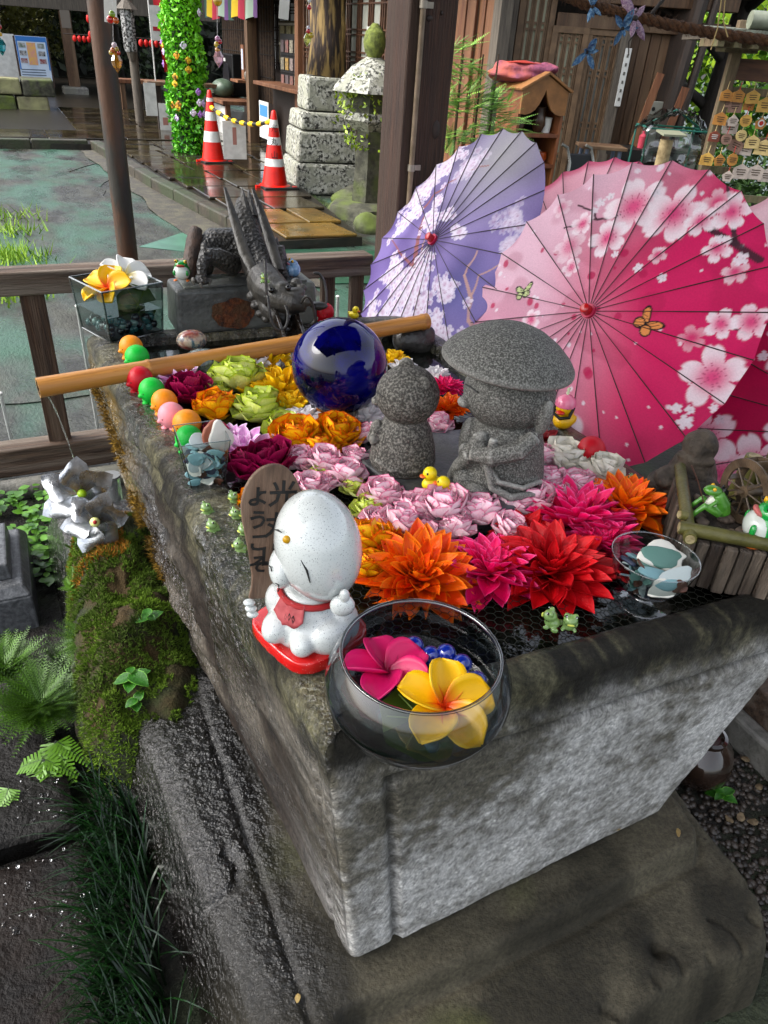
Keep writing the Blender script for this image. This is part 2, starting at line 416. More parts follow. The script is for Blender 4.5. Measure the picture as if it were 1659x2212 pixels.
# ------------------------------------------------------------------ the stone water basin
TOP = [(0.0, 0.0), (.985, -.03), (.965, 1.70), (-.135, 1.76)]
BOT = [(.05, -.022), (.80, .005), (.80, 1.6), (-.085, 1.62)]
NS = [200, 70, 50, 210]
def loop(c):
    q = []
    for k in range(4):
        a, b_ = np.array(c[k]), np.array(c[(k + 1) % 4])
        t_ = np.linspace(0, 1, NS[k], endpoint=False)[:, None]; q.append(a + (b_ - a) * t_)
    q = np.concatenate(q); n = len(q)
    for _ in range(14): q = .5 * q + .25 * (np.roll(q, 1, 0) + np.roll(q, -1, 0))
    return q
LT, LB = loop(TOP), loop(BOT); n = len(LT)
side = np.repeat(np.arange(4), NS)
tan = np.roll(LT, -2, 0) - np.roll(LT, 2, 0); tan /= np.linalg.norm(tan, axis=1)[:, None]
nor = np.stack([tan[:, 1], -tan[:, 0]], 1)
ZT, ZB = .80, .25
prof = [(-.072, .70), (-.07, .77), (-.066, .793), (-.058, .8), (-.045, .802), (-.028, .801), (-.015, .798), (-.006, .79), (-.001, .778)]
zs = np.linspace(.755, ZB, 80); prof += [(0.0, z) for z in zs]
rows = []; colr = []; wetr = []; str_ = []
leftw = np.exp(-((np.arange(n) - (n - NS[3] / 2)) / (NS[3] * .52)) ** 8)      # 1 on the left side
frontw = (side == 0).astype(float); frontw[NS[0] - 6:NS[0]] = np.linspace(1, 0, 6)
for off, z in prof:
    s_ = min(1, max(0, (z - ZB) / (ZT - ZB)))
    L0 = LB * (1 - s_) + LT * s_
    x, y = L0[:, 0], L0[:, 1]; zz = np.full(n, z)
    d = np.zeros(n)
    # left: split natural rock, long ledges running along it
    along = np.where(side == 3, y, x)
    ridge = fbm(along * 3.2, zz * 20 + along * 3.5, along * 0 + 2.2, 4) * .055 + fbm(along * 14, zz * 60 + along * 9, along * 0 + 7.7, 4) * .028
    d += leftw * ridge * (1 if z < .775 else .35) * (.22 + .78 * smoothstep(.25, .9, y))
    d += leftw * .022 * smoothstep(.0, .09, .765 - zz) * (fbm(along * 2.2, zz * 0, along * 0 + 3, 3) + .25) * smoothstep(.15, .7, y)
    fr = fbm(x * 12, zz * 12, x * 0 + 1.2, 4) * .006 + fbm(x * 60 + zz * 45, zz * 45 - x * 40, x * 0 + 4, 3) * .0025
    d += frontw * fr
    d += ((side == 1) | (side == 2)) * fbm(y * 8, zz * 8, y * 0 + 4, 4) * .02
    # carved frame on the front: a groove beside the corner and one under the rim, lip rolled back
    fu = x - (LB[0, 0] * (1 - s_) + LT[0, 0] * s_)
    gv = np.exp(-((fu - .085) / .007) ** 2) * (z < .70); gh = np.exp(-((zz - .70) / .007) ** 2) * (fu > .08)
    d -= frontw * .009 * np.clip(gv + gh, 0, 1)
    d += frontw * .004 * ((fu > .095) & (z < .692))
    d -= frontw * .012 * smoothstep(.71, .77, zz)
    d -= .004 * np.exp(-((y - .05) / .006) ** 2) * leftw * (z < .74) * 3
    q = L0 + nor * (off * (1 + .75 * leftw) + d)[:, None]
    zj = zz + (off < 0) * (fbm(x * 9, y * 9, x * 0, 3) * .005) * (z > .76)
    rows.append(np.column_stack([q, zj]))
    # colours: pale chiselled front, brown split left, dark algae on the rim
    al = fbm(along * 5, zz * 6, along * 0 + 5, 4)
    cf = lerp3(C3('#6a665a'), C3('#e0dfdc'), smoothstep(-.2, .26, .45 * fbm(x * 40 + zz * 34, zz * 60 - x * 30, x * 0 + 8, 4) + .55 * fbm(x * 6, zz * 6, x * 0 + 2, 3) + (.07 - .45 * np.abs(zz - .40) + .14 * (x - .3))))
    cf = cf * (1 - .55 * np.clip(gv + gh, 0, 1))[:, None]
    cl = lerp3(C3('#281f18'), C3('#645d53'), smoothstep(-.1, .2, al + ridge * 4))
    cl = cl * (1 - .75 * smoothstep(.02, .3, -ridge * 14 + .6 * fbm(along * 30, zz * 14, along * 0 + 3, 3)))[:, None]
    c = cl * leftw[:, None] + cf * (1 - leftw)[:, None]
    dark = smoothstep(-.03, .05, zz - (.72 + al * .09 - .03 * leftw)) * (1 - .08 * leftw)
    c = c * (1 - dark)[:, None] + lerp3(C3('#1f1d16'), C3('#6a664e'), smoothstep(-.1, .22, .6 * fbm(x * 14, y * 14, zz * 14, 4) + .5 * fbm(x * 60, y * 60, zz * 60, 3)))  * dark[:, None]
    gold = leftw * smoothstep(1.1, 1.4, y) * smoothstep(.02, .2, fbm(y * 8, zz * 5, y * 0 + 8, 3) + .12) * (z < .76)
    c = c * (1 - gold)[:, None] + C3('#6a5212') * gold[:, None]
    colr.append(c)
    lw_ = leftw
    ca_, sa_ = math.cos(R_(58)), math.sin(R_(58))
    stv = np.column_stack([(along * ca_ + zz * sa_) * np.where(lw_ > .5, 22, 95), (-along * sa_ + zz * ca_) * np.where(lw_ > .5, 90, 260), along * 0 + side * 7.0 + (off * 170 if off < 0 else 0)])
    str_.append(stv)
    wl = smoothstep(.0, .12, fbm(along * 4.5, zz * 5, along * 0 + 21, 4) + .05) * .95 + (.5 if off < -.01 else 0) * leftw
    wetr.append(np.clip(leftw * wl + (1 - frontw) * (1 - leftw) * .5 + (off < -.05) * .6 + frontw * .06, 0, 1))
v_ = np.concatenate(rows); c_ = np.concatenate(colr); e_ = np.concatenate(wetr)
wv = np.column_stack([OX + v_[:, 0] * UX - v_[:, 1] * UY, OY + v_[:, 0] * UY + v_[:, 1] * UX, v_[:, 2]])
sb = stone_attr('basin_stone', bsc=95, bump=.95, vsc=105, contrast=.68, bd=.006, ticks=True, large=.15)
basin = thing('water_basin', 'large grey stone water basin full of floating flowers on a stone plinth', 'basin')
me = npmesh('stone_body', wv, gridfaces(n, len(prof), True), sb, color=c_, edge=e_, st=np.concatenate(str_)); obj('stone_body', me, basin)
fl = [tuple(W(*q, .6)) for q in ((.05, .05), (.93, .03), (.91, 1.65), (-.06, 1.7))]
G().add(fl, [(0, 1, 2, 3)]).build('basin_floor', mat('basin_floor', '#0c0b09', '#1b1913', sc=20, rough=.5, bump=.5), basin)
wm = mat('basin_water', '#070806', '#12140d', sc=9, det=6, rough=.04, bump=.25, bsc=16, spec=.6, cd_=.006)
G().add([tuple(W(*q, .772)) for q in ((.03, .03), (.95, .01), (.93, 1.67), (-.09, 1.72))], [(0, 1, 2, 3)]).build('water', wm, basin)
# chicken wire lying over the front of the water
g = G(); a_ = .0105; hxs = a_ * math.sqrt(3); 
wires = set()
def wpt(i, j): return (round(i, 4), round(j, 4))
for r in range(46):
    for c in range(48):
        cx = .06 + c * hxs + (r % 2) * hxs / 2; cy = .045 + r * a_ * 1.5
        if cy > .75 or cx > .90: continue
        pts = [(cx + a_ * math.cos(R_(30 + 60 * k)), cy + a_ * math.sin(R_(30 + 60 * k))) for k in range(6)]
        for k in range(6):
            e1 = wpt(*pts[k]); e2 = wpt(*pts[(k + 1) % 6]); wires.add((min(e1, e2), max(e1, e2)))
def nzz(q): return .783 + .006 * noise.noise(Vector((q[0] * 9, q[1] * 9, 1.0))) + .002 * noise.noise(Vector((q[0] * 60, q[1] * 60, 3.0)))
for e1, e2 in wires: g.tube([W(*e1, nzz(e1)), W(*e2, nzz(e2))], .0007, 3, False)
stuff(g.build('wire_netting', mat('wire', '#3a3a34', rough=.5, metal=.6), basin, ang=180))
# ------------------------------------------------------------------ plinth under it: slab on a larger worn stone with carved front
def inpoly(px, py, poly):
    ins = np.zeros(px.shape, bool); dist = np.full(px.shape, 9.0); m_ = len(poly)
    for i in range(m_):
        (x1, y1), (x2, y2) = poly[i], poly[(i + 1) % m_]
        cnd = ((y1 > py) != (y2 > py)) & (px < (x2 - x1) * (py - y1) / (y2 - y1 + 1e-12) + x1); ins ^= cnd
        t_ = np.clip(((px - x1) * (x2 - x1) + (py - y1) * (y2 - y1)) / ((x2 - x1) ** 2 + (y2 - y1) ** 2), 0, 1)
        dist = np.minimum(dist, np.hypot(px - x1 - t_ * (x2 - x1), py - y1 - t_ * (y2 - y1)))
    return np.where(ins, dist, -dist)
OUT = [(-.36, 1.75), (-.30, .9), (-.24, .57), (-.212, .30), (-.182, .01), (-.17, -.3), (.02, -.42), (.22, -.43), (.36, -.39), (.44, -.325), (.50, -.292), (.56, -.287), (.64, -.284), (.70, -.288), (.76, -.298), (.82, -.302), (.87, -.27), (.905, -.21), (.918, -.13), (.922, -.03), (.935, .06), (.94, .3), (.93, 1.75)]
SLB = [(-.055, 1.70), (-.03, -.085), (.2, -.098), (.5, -.098), (.815, -.088), (.845, -.06), (.86, .0), (.86, 1.70)]
gu = np.linspace(-.42, 1.02, 216); gv_ = np.linspace(-.56, 1.85, 320)
A, Bv = np.meshgrid(gu, gv_); a, b_ = A.ravel(), Bv.ravel()
d1 = inpoly(a, b_, OUT); d2 = inpoly(a, b_, SLB)
nz = fbm(a * 7, b_ * 7, a * 0, 4)
z = -.02 + (.2 + nz * .016) * np.clip((d1 + .012) / np.where(a < .1, .06, .036), 0, 1) ** .42
lft = smoothstep(.06, -.02, a)
z += .052 * np.maximum(np.clip((d2 + .004) / .014, 0, 1) ** .45 * (1 + nz * .1), lft * np.sqrt(np.clip((d1 + .0) / .09, 0, 1)))
z -= (.005 + .006 * lft) * np.exp(-((d2 + .014) / .006) ** 2) * (d1 > .03)
z += -.02 * smoothstep(-.12, -.5, b_)
# carved cloud scrolls on the front
for cx, cy, r in ((.60, -.235, .04), (.73, -.25, .05), (.42, -.30, .06), (.86, -.22, .04)):
    rr = np.hypot(a - cx, b_ - cy); ang = np.arctan2(b_ - cy, a - cx)
    z -= .010 * np.exp(-((rr - r * (1 + .12 * ang)) / .006) ** 2) * (ang < 1.2) * (d1 > .01)
z -= .025 * np.exp(-(np.hypot(a - .615, b_ + .20) / .016) ** 2)
# worn curl on the left part
rr = np.hypot(a + .135, b_ - .235); ang = np.arctan2(b_ - .235, a + .135)
z -= .012 * np.exp(-((rr - .05) / .008) ** 2) * (np.abs(ang + .6) < 1.5)
z += fbm(a * 30, b_ * 30, a * 0 + 3, 3) * .004 * (1 - .7 * lft)
wet = smoothstep(.05, -.06, a - .0 + .1 * fbm(a * 6, b_ * 6, a * 0 + 9, 3)) * smoothstep(.0, .5, b_ + .1 + .4 * fbm(a * 5, b_ * 5, a * 0 + 19, 3))
wet = np.clip(wet * 1.15 + .3 * smoothstep(.12, -.05, a) * smoothstep(-.25, .1, b_), 0, 1)
c = lerp3(C3('#2f2c22'), C3('#555041'), smoothstep(-.15, .2, fbm(a * 10, b_ * 10, a * 0 + 6, 5)))
c = c * (1 - (.25 * smoothstep(-.1, .15, fbm(a * 4, b_ * 4, a * 0 + 15, 3))))[:, None]
gr = smoothstep(.02, .2, fbm(a * 5, b_ * 5, a * 0 + 31, 4))[:, None] * .55
c = c * (1 - gr) + C3('#4a4d28') * gr
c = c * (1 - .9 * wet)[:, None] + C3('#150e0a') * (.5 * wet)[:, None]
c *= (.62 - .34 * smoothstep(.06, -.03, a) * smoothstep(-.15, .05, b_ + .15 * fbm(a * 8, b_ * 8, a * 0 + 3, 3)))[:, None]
wv = np.column_stack([OX + a * UX - b_ * UY, OY + a * UY + b_ * UX, z])
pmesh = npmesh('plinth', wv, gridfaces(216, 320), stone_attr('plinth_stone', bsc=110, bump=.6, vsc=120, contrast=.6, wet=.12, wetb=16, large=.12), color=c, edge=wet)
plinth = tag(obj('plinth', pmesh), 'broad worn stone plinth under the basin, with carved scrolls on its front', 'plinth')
# ------------------------------------------------------------------ fence, pillar, posts of the pavilion
wood = mat('weathered_wood', '#5a4636', '#33261c', '#6e6256', sc=18, det=8, rough=.7, bump=.8, bsc=40, stretch=(.25, 4, 4), big=.3, rand=.12)
woodv = mat('weathered_post', '#4e3524', '#2b1b12', '#5c4a3c', sc=16, det=9, rough=.7, bump=.9, bsc=34, stretch=(5, 5, .28), big=.3, rand=.12, wavy=.6)
woodt = mat('pillar_wood', '#4a3022', '#1f120c', '#3a2a1f', sc=14, det=10, rough=.75, bump=1, bsc=26, stretch=(6, 6, .22), wavy=1.2, lo=.3, hi=.68)
FV = 2.36
def rbox(u, v, z, du, dv, dz, name, m, parent, bevel=.004, rz=0.0, tp=(1, 1)):
    g = G().box((0, 0, 0), (du, dv, dz), None, tp)
    o = g.build(name, m, parent, smooth=False, bevel=bevel)
    o.matrix_parent_inverse = Matrix.Identity(4)
    o.matrix_local = (parent.matrix_basis.inverted() if parent else Matrix.Identity(4)) @ Matrix.Translation(W(u, v, z)) @ Matrix.Rotation(TH + rz, 4, 'Z')
    return o
fence = thing('wooden_fence', 'weathered wooden railing behind the basin, left of the pillar', 'fence', W(.4, FV, 0))
rbox(-.55, FV, .805, 3.3, .10, .085, 'top_rail', wood, fence, .006)
rbox(-.55, FV, .10, 3.3, .10, .12, 'bottom_rail', wood, fence, .006)
for u in (-.95, -.255, .33, .91, 1.045): rbox(u, FV, .46, .085 if u < .5 else .06, .035, .606, 'post', woodv, fence, .004)
# concrete footing strip in front of the fence
cm = mat('concrete', '#77756f', '#595852', '#6b6a5f', sc=20, det=6, rough=.65, bump=.5, bsc=60)
o = G().tube([W(-3, 2.22, .03), W(.0, 2.22, .03), W(1.2, 2.22, .03)], .045, 12).build('footing_strip', cm); struct(o)

pil = thing('pavilion_pillar', 'thick brown timber pillar with a cable conduit clipped to it', 'pillar', W(1.3, 2.42, 0))
rbox(1.30, 2.42, 1.5, .205, .205, 3.0, 'shaft', woodt, pil, .008)
rbox(1.30, 2.42, .06, .30, .30, .12, 'base_stone', cm, pil, .02)
cpipe = mat('conduit', '#7b6a57', '#63543f', sc=20, rough=.5)
q0 = W(1.245, 2.305, 0)
g = G().tube([q0 + Vector((0, 0, z_)) for z_ in np.arange(.1, 3.0, .3)], .011, 10); g.v = [tuple(Vector(q) - pil.location) for q in g.v]; g.build('conduit', cpipe, pil)
for z_ in (1.19, 1.74):
    g = G().tube([q0 + Vector((0, 0, z_ - .012)), q0 + Vector((0, 0, z_ + .012))], .015, 12)
    g.box(q0 + RU @ Vector((.03, .008, z_)), (.03, .008, .02), RU)
    g.v = [tuple(Vector(q) - pil.location) for q in g.v]; g.build('conduit_clip', mat('clip', '#8c8478', rough=.4, metal=.4), pil)
kn = mat('knot', '#1e120b', '#2d1c12', sc=30, rough=.6)
for du, z_, r in ((.05, 1.33, (.017, .004, .035)), (-.02, 1.70, (.014, .004, .01)), (.03, 1.72, (.006, .004, .008))):
    q = W(1.30 + du, 2.3165, z_) - pil.location; G().ell(q, r, 12, 8, RU).build('knot', kn, pil)

pole = thing('metal_pole', 'dark rusted round metal pole standing behind the railing', 'pole', PY(262, 550, 3.3).xy.to_3d())
b0, b1 = PY(268, 480, 3.3), PY(212, 0, 3.3)
rust = mat('rusty_pole', '#2f2c26', '#1d1b18', '#4a2f1c', sc=22, det=7, rough=.45, bump=.3, bsc=50, stretch=(1, 1, .3), big=.5)
d = (b1 - b0) / (b1.z - b0.z)
G().tube([b0 + d * (z_ - b0.z) - pole.location for z_ in (0, .4, .8, 1.2, 1.6, 2.0, 2.6)], .043, 18).build('shaft', rust, pole)
g = G().tube([b0 + d * (z_ - b0.z) - pole.location for z_ in (0, .03)], .07, 18); g.build('foot_plate', rust, pole)

# ------------------------------------------------------------------ right-hand side rail (behind the parasols) and its beam by the gravel
fr = thing('side_fence', 'dark wooden side railing that the parasols lean against', 'fence', W(1.62, .8, 0))
rbox(1.62, .9, .62, .09, 3.0, .09, 'top_rail', wood, fr, .006)
rbox(1.40, .3, .12, .09, 1.5, .14, 'bottom_rail', wood, fr, .006)
for v in (-.3, .5, 1.3, 2.1): rbox(1.62, v, .3, .05, .08, .55, 'post', woodv, fr)
o = rbox(1.33, .2, .05, .05, 1.7, .10, 'edging_stone', cm, None, .01); struct(o)

# ------------------------------------------------------------------ wet slabs on the left
def slabmat(name, c1, c2, c3):
    return mat(name, c1, c2, c3, sc=12, det=8, rough=.25, r2=.6, bump=.9, bsc=70, bdet=6, cd_=.01, spec=.18)
sm1 = slabmat('wet_slab', '#120b07', '#090605', '#1a110c'); sm2 = slabmat('wet_block', '#0d0c0a', '#070606', '#141210')
def slab(name, label, corners, z0, z1, m, seed):
    nU, nV = 60, 60
    def fn(a, b_):
        u = (corners[0][0] * (1 - a) + corners[1][0] * a) * (1 - b_) + (corners[3][0] * (1 - a) + corners[2][0] * a) * b_
        v = (corners[0][1] * (1 - a) + corners[1][1] * a) * (1 - b_) + (corners[3][1] * (1 - a) + corners[2][1] * a) * b_
        return u, v
    g = G()
    def surf(a, b_):
        u, v = fn(a, b_); e = min(a, 1 - a, b_, 1 - b_)
        zz = z1 - .012 * max(0, 1 - e / .03) ** 2 + .006 * noise.noise(Vector((u * 9, v * 9, seed))) + .003 * noise.noise(Vector((u * 34, v * 34, seed)))
        return W(u, v, zz)
    g.grid(surf, nU, nV)
    ring = [(k / 59, 0) for k in range(60)] + [(1, k / 59) for k in range(1, 60)] + [(1 - k / 59, 1) for k in range(1, 60)] + [(0, 1 - k / 59) for k in range(1, 59)]
    top = [surf(a, b_) for a, b_ in ring]; bot = [W(*fn(a, b_), z0) for a, b_ in ring]; k = len(ring)
    g.add(top + bot, [(i, k + i, k + (i + 1) % k, (i + 1) % k) for i in range(k)])
    return tag(g.build(name, m, ang=50), label, 'stone slab')
s1 = slab('paving_slab_stone', 'dark brown wet paving slab beside the grass, beaded with rain', [(-1.3, -.5), (-.335, -.5), (-.352, .535), (-1.3, .56)], 0, .05, sm1, 1.0)
s2 = slab('stone_block', 'dark wet stone block with ferns growing on top', [(-1.3, .585), (-.372, .572), (-.40, .95), (-1.3, 1.0)], 0, .07, sm2, 4.0)
# rain drops standing on the slabs
dm = mat('water_drop', '#ffffff', rough=.02, trans=1.0, ior=1.33)
random.seed(11); gd = G()
def drops(n_, ur, vr, zt, seed):
    for _ in range(n_):
        u, v = random.uniform(*ur), random.uniform(*vr)
        if noise.noise(Vector((u * 7, v * 7, seed))) < -.05: continue
        r = random.choice((.0015, .002, .003, .004, .006)); zz = zt + .006 * noise.noise(Vector((u * 9, v * 9, seed)))
        gd.ell(W(u, v, zz), (r * random.uniform(.8, 1.9), r * random.uniform(.8, 1.5), r * .55), 7, 5, M3(random.uniform(0, 3)))
drops(420, (-.75, -.36), (-.1, .53), .051, 1.0); drops(160, (-.8, -.40), (.6, .92), .071, 4.0)
stuff(tag(gd.build('rain_drops', dm, ang=180), 'clear rain drops standing on the dark wet slabs', 'water drops'))

# grey cut-stone block at the left edge
lb = thing('granite_pedestal', 'grey granite pedestal stone with stepped rim at the left edge', 'stone block', W(-.56, 1.56, 0))
gl = mat('grey_granite', '#5b5d60', '#3d3f42', sc=60, det=4, rough=.35, bump=.3, bsc=90)
for dz0, dz1, w_, tpv, nm in ((.0, .13, .29, 1.0, 'base'), (.13, .165, .29, .86, 'bevelled_rim'), (.165, .22, .20, .95, 'neck')):
    g = G().box((0, 0, (dz0 + dz1) / 2), (w_, .37 * w_ / .29, dz1 - dz0), RU, (tpv, tpv)); g.build(nm, gl, lb, smooth=False, bevel=.006)

# ------------------------------------------------------------------ moss covered boulder
random.seed(5)
def mossz(u, v):
    e = ((u + .165 - .03 * (v - 1)) / .175) ** 2; f = ((v - 1.05) / .46) ** 2
    r = e ** 1.3 + f ** 2.0
    if r >= 1: return None
    h_ = (.30 + .12 * (v - .6)) * (1 - r) ** .38
    h_ += .05 * noise.noise(Vector((u * 8, v * 7, 2))) + .022 * noise.noise(Vector((u * 20, v * 20, 5))) + .008 * noise.noise(Vector((u * 50, v * 50, 5)))
    return h_
g = G()
def mb(a, b_):
    an = a * 2 * math.pi; rr = b_ ** .6 * .995
    ca, sa = math.cos(an), math.sin(an)
    u = .175 * rr * math.copysign(abs(ca) ** .77, ca); v = 1.05 + .46 * rr * math.copysign(abs(sa) ** .6, sa); u = u - .165 + .03 * (v - 1)
    h_ = mossz(u, v); return W(u, v, max(0.0, h_ if h_ else 0))
g.grid(mb, 90, 46)
boulder = thing('mossy_boulder', 'moss covered boulder hugging the left side of the basin', 'boulder', (0, 0, 0))
rockm = mat('boulder_rock', '#4a4538', '#2b271f', '#3a3f1c', sc=16, rough=.7, bump=.8, bsc=40)
g.build('rock', mat('moss_bed', '#27300c', '#151a06', '#3a2c10', sc=30, det=7, rough=.95, bump=1, bsc=120), boulder, ang=180)
def tufts(n_, place, hgt, spread, wid=.0016):
    vs_, fs, es = [], [], []
    k = 0
    for _ in range(n_):
        r = place()
        if r is None: continue
        p_, nn, tone, hs_ = r
        for j in range(3):
            d = (nn + Vector((random.gauss(0, spread), random.gauss(0, spread), random.gauss(0, spread)))).normalized() * hgt * hs_ * random.uniform(.6, 1.3)
            t_ = Vector((random.uniform(-1, 1), random.uniform(-1, 1), random.uniform(-1, 1))).cross(d).normalized() * wid
            vs_ += [p_ - t_, p_ + t_, p_ + d]; fs.append((k, k + 1, k + 2)); k += 3; es += [tone * .8, tone * .8, min(1, tone + .15)]
    return vs_, fs, es
def pl_moss():
    u, v = random.uniform(-.36, .04), random.uniform(.34, 1.52); h_ = mossz(u, v)
    if h_ is None or h_ < .03: return None
    e = .01; hu = (mossz(u + e, v) or 0) - h_; hv = (mossz(u, v + e) or 0) - h_
    nn = RU @ Vector((-hu / e * .5, -hv / e * .5, 1)); nn.normalize()
    t_ = .5 + .75 * noise.noise(Vector((u * 9, v * 9, 8)))
    if v < .75: t_ = min(1, t_ + .35)
    if noise.noise(Vector((u * 14, v * 14, 3))) + .4 * noise.noise(Vector((u * 45, v * 45, 3))) < -.22: return None
    return W(u, v, h_), nn, max(0, min(1, t_)), 1.0
vs_, fs, es = tufts(34000, pl_moss, .011, .55)
mm = mat('moss', '#1d2605', '#141c04', tint='#5c7a0c', sc=40, rough=.9, sss=0.0)
o = obj('moss', npmesh('moss', np.array([tuple(q) for q in vs_]), np.array(fs), mm, False, edge=es), boulder); stuff(o)
def pl_rust():
    u, v = random.uniform(-.3, .0), random.uniform(1.0, 1.52); h_ = mossz(u, v)
    if h_ is None or h_ < .05: return None
    if noise.noise(Vector((u * 8, v * 8, 18))) + (v - 1.35) * 1.6 < .0: return None
    return W(u, v, h_), Vector((0, 0, 1)), random.uniform(0, 1), 1.2
vs_, fs, es = tufts(5200, pl_rust, .014, .6)
mo = mat('rusty_moss', '#5e300a', tint='#b07414', rough=.9)
stuff(obj('rusty_moss', npmesh('rusty_moss', np.array([tuple(q) for q in vs_]), np.array(fs), mo, False, edge=es), boulder))
# golden moss on the back left edge of the basin
def pl_gold():
    v = random.uniform(1.0, 1.62); z_ = random.uniform(.27, .74)
    lim = .74 - (1.60 - v) * .85
    if abs(z_ - lim) > .035 + .16 * noise.noise(Vector((v * 11, z_ * 11, 4))): return None
    s_ = (z_ - .25) / .55; ub = -.085 * (v / 1.7) + .05 * (1 - v / 1.7); ut = -.135 * v / 1.76
    u = ub * (1 - s_) + ut * s_ - .006 - random.uniform(0, .02)
    return W(u, v, z_), RU @ Vector((-1, 0, .35)), random.uniform(0, 1), 1.0
vs_, fs, es = tufts(7000, pl_gold, .016, .6)
stuff(obj('golden_moss', npmesh('golden_moss', np.array([tuple(q) for q in vs_]), np.array(fs), mat('golden_moss', '#3f2f06', tint='#8f6c14', rough=.9), False, edge=es), basin))
# bare stone beside the boulder
g = G().ell((0, 0, 0), (.05, .09, .11), 20, 14).rough(.02, 14)
tag(g.build('bare_stone', mat('bare_stone', '#5c5346', '#3d372e', sc=14, rough=.5, bump=.6), loc=W(-.29, .86, .08), rot=(0, .15, TH)), 'smooth brown stone showing beside the mossy boulder', 'stone')

# ------------------------------------------------------------------ grass in the gap between slab and plinth
random.seed(21); vs_, fs, es = [], [], []; k = 0
for _ in range(1500):
    v = random.uniform(-.28, .62); u = -.30 + random.uniform(-.05, .05) + .02 * (v > .4); base = W(u, v, .0 + random.uniform(0, .03))
    an = random.gauss(math.pi + TH - .1, .95); L_ = random.uniform(.1, .25); lean = random.uniform(.35, 1.1); wd = random.uniform(.0013, .0028)
    dr = Vector((math.cos(an), math.sin(an), 0)); sd_ = Vector((-dr.y, dr.x, 0)); tone = random.random()
    for i in range(6):
        t_ = i / 5; x = lean * t_ ** 1.3; zz = L_ * (t_ - .52 * t_ * t_ * min(1.2, lean + .2)); c = base + dr * L_ * x * .75 + Vector((0, 0, zz * 1.05)); w_ = wd * (1 - t_ ** 2 * .95)
        vs_ += [c - sd_ * w_, c + sd_ * w_]; es += [tone * .7 + .2 * t_] * 2
        if i: fs.append((k - 2, k - 1, k + 1, k))
        k += 2
gm_ = mat('grass_blade', '#040d05', tint='#12330f', rough=.22, spec=.5)
o = obj('grass', npmesh('grass', np.array([tuple(q) for q in vs_]), np.array(fs), gm_, True, edge=es)); stuff(tag(o, 'long dark green grass filling the gap beside the plinth', 'grass'))

# ------------------------------------------------------------------ leaf makers
def leaf_mesh(name, m, L_=1.0, wd=.5, fold=.15, droop=.2, nl=5, tip=1.0, heart=0.0, serr=0.0):
    g = G()
    def fn(a, b_):
        x = (a - .5) * 2; t_ = b_; wv_ = math.sin(math.pi * min(1, t_ ** (.75 / tip) * .98 + .02)) ** .8
        if serr: wv_ *= 1 + serr * (1 if int(t_ * 9) % 2 else -1) * .5
        y = L_ * t_ - heart * abs(x) * (1 - t_) ** 3 * L_
        return Vector((x * wd * .5 * wv_, y, fold * abs(x) * wd * wv_ - droop * L_ * t_ * t_))
    g.grid(fn, 5, nl, lambda a, b_: abs(a - .5) * 2)
    return g.mesh(name, m, ang=180)
def plant_leaf(parent, me, name, loc, az, el, s_, roll=0.0):
    o = bpy.data.objects.new(name, me); COL.objects.link(o); o.parent = parent
    o.matrix_local = Matrix.Translation(loc) @ Matrix.Rotation(az, 4, 'Z') @ Matrix.Rotation(el, 4, 'X') @ Matrix.Rotation(roll, 4, 'Y') @ Matrix.Scale(s_, 4)
    return o
lf_g = mat('fresh_leaf', '#2f6a16', '#1f4f0e', sc=30, rough=.35, edge=('#6fae3a', .85, 1.0), bump=.3, rand=.15, sss=0)
leafA = leaf_mesh('leaf', lf_g, 1, .75, .12, .25, 6, 1.0, .12, .12)
stem_m = mat('green_stem', '#4d6b22', rough=.5)
def weed(label, base, n_, hgt, sz, seed, group=None):
    random.seed(seed); t_ = thing('weed', label, 'plant', base, random.uniform(0, 6), group)
    top = Vector((random.uniform(-.01, .01), random.uniform(-.01, .01), hgt)); G().tube([(0, 0, -.01), top * .5, top], [.0016, .0014, .001], 5).build('stem', stem_m, t_)
    for i in range(n_):
        f = .35 + .65 * i / max(1, n_ - 1); plant_leaf(t_, leafA, 'leaf', top * f, i * 2.4 + random.uniform(-.3, .3), random.uniform(-.1, .45), sz * random.uniform(.65, 1.15) * (1.15 - .45 * f))
    return t_
def onmoss(x, y):
    for z_ in np.arange(.5, 0, -.005):
        q = P(x, y, z_); h_ = mossz(*UV(q))
        if h_ is not None and z_ <= h_: return q
    return P(x, y, .05)
weed('small weed with toothed leaves on the front slope of the moss', onmoss(285, 1490), 6, .05, .062, 1)
weed('young toothed seedling half way up the mossy boulder', onmoss(322, 1345), 5, .04, .04, 2)
weed('low toothed weed at the foot of the moss, lowest of the three', onmoss(295, 1530), 4, .03, .045, 3)
weed('tiny bright green seedling alone in the dark gravel', P(1552, 1722, .02), 6, .03, .042, 4)
weed('sprig of yellow green leaves beside the pinwheel', P(175, 1150, .03), 7, .10, .05, 5)

# ground cover seedlings behind the moss
random.seed(31); g = G(); lg = []
for _ in range(900):
    u, v = random.uniform(-.85, -.22), random.uniform(1.55, 2.16)
    if noise.noise(Vector((u * 5, v * 5, 9))) < -.28: continue
    zc = .02 + random.uniform(0, .07); L_ = random.uniform(.022, .045); az = random.uniform(0, 6.28); el = random.uniform(-.1, .5); tone = random.random()
    c = W(u, v, zc); Rm = M3(az, el)
    g.grid(lambda a, b_: c + Rm @ Vector(((a - .5) * L_ * .85 * math.sin(math.pi * (b_ * .9 + .08)), L_ * b_, .004 * abs(a - .5) - .25 * L_ * b_ * b_)), 3, 4, lambda a, b_: tone)
    if random.random() < .3: g.tube([W(u, v, 0), c], .001, 3, False)
cov = mat('cover_leaf', '#1f4a0a', tint='#5f932a', rough=.4)
stuff(tag(obj('ground_cover', g.mesh('ground_cover', cov, ang=180)), 'light green round leaved ground cover between the fence and the moss', 'ground cover'))

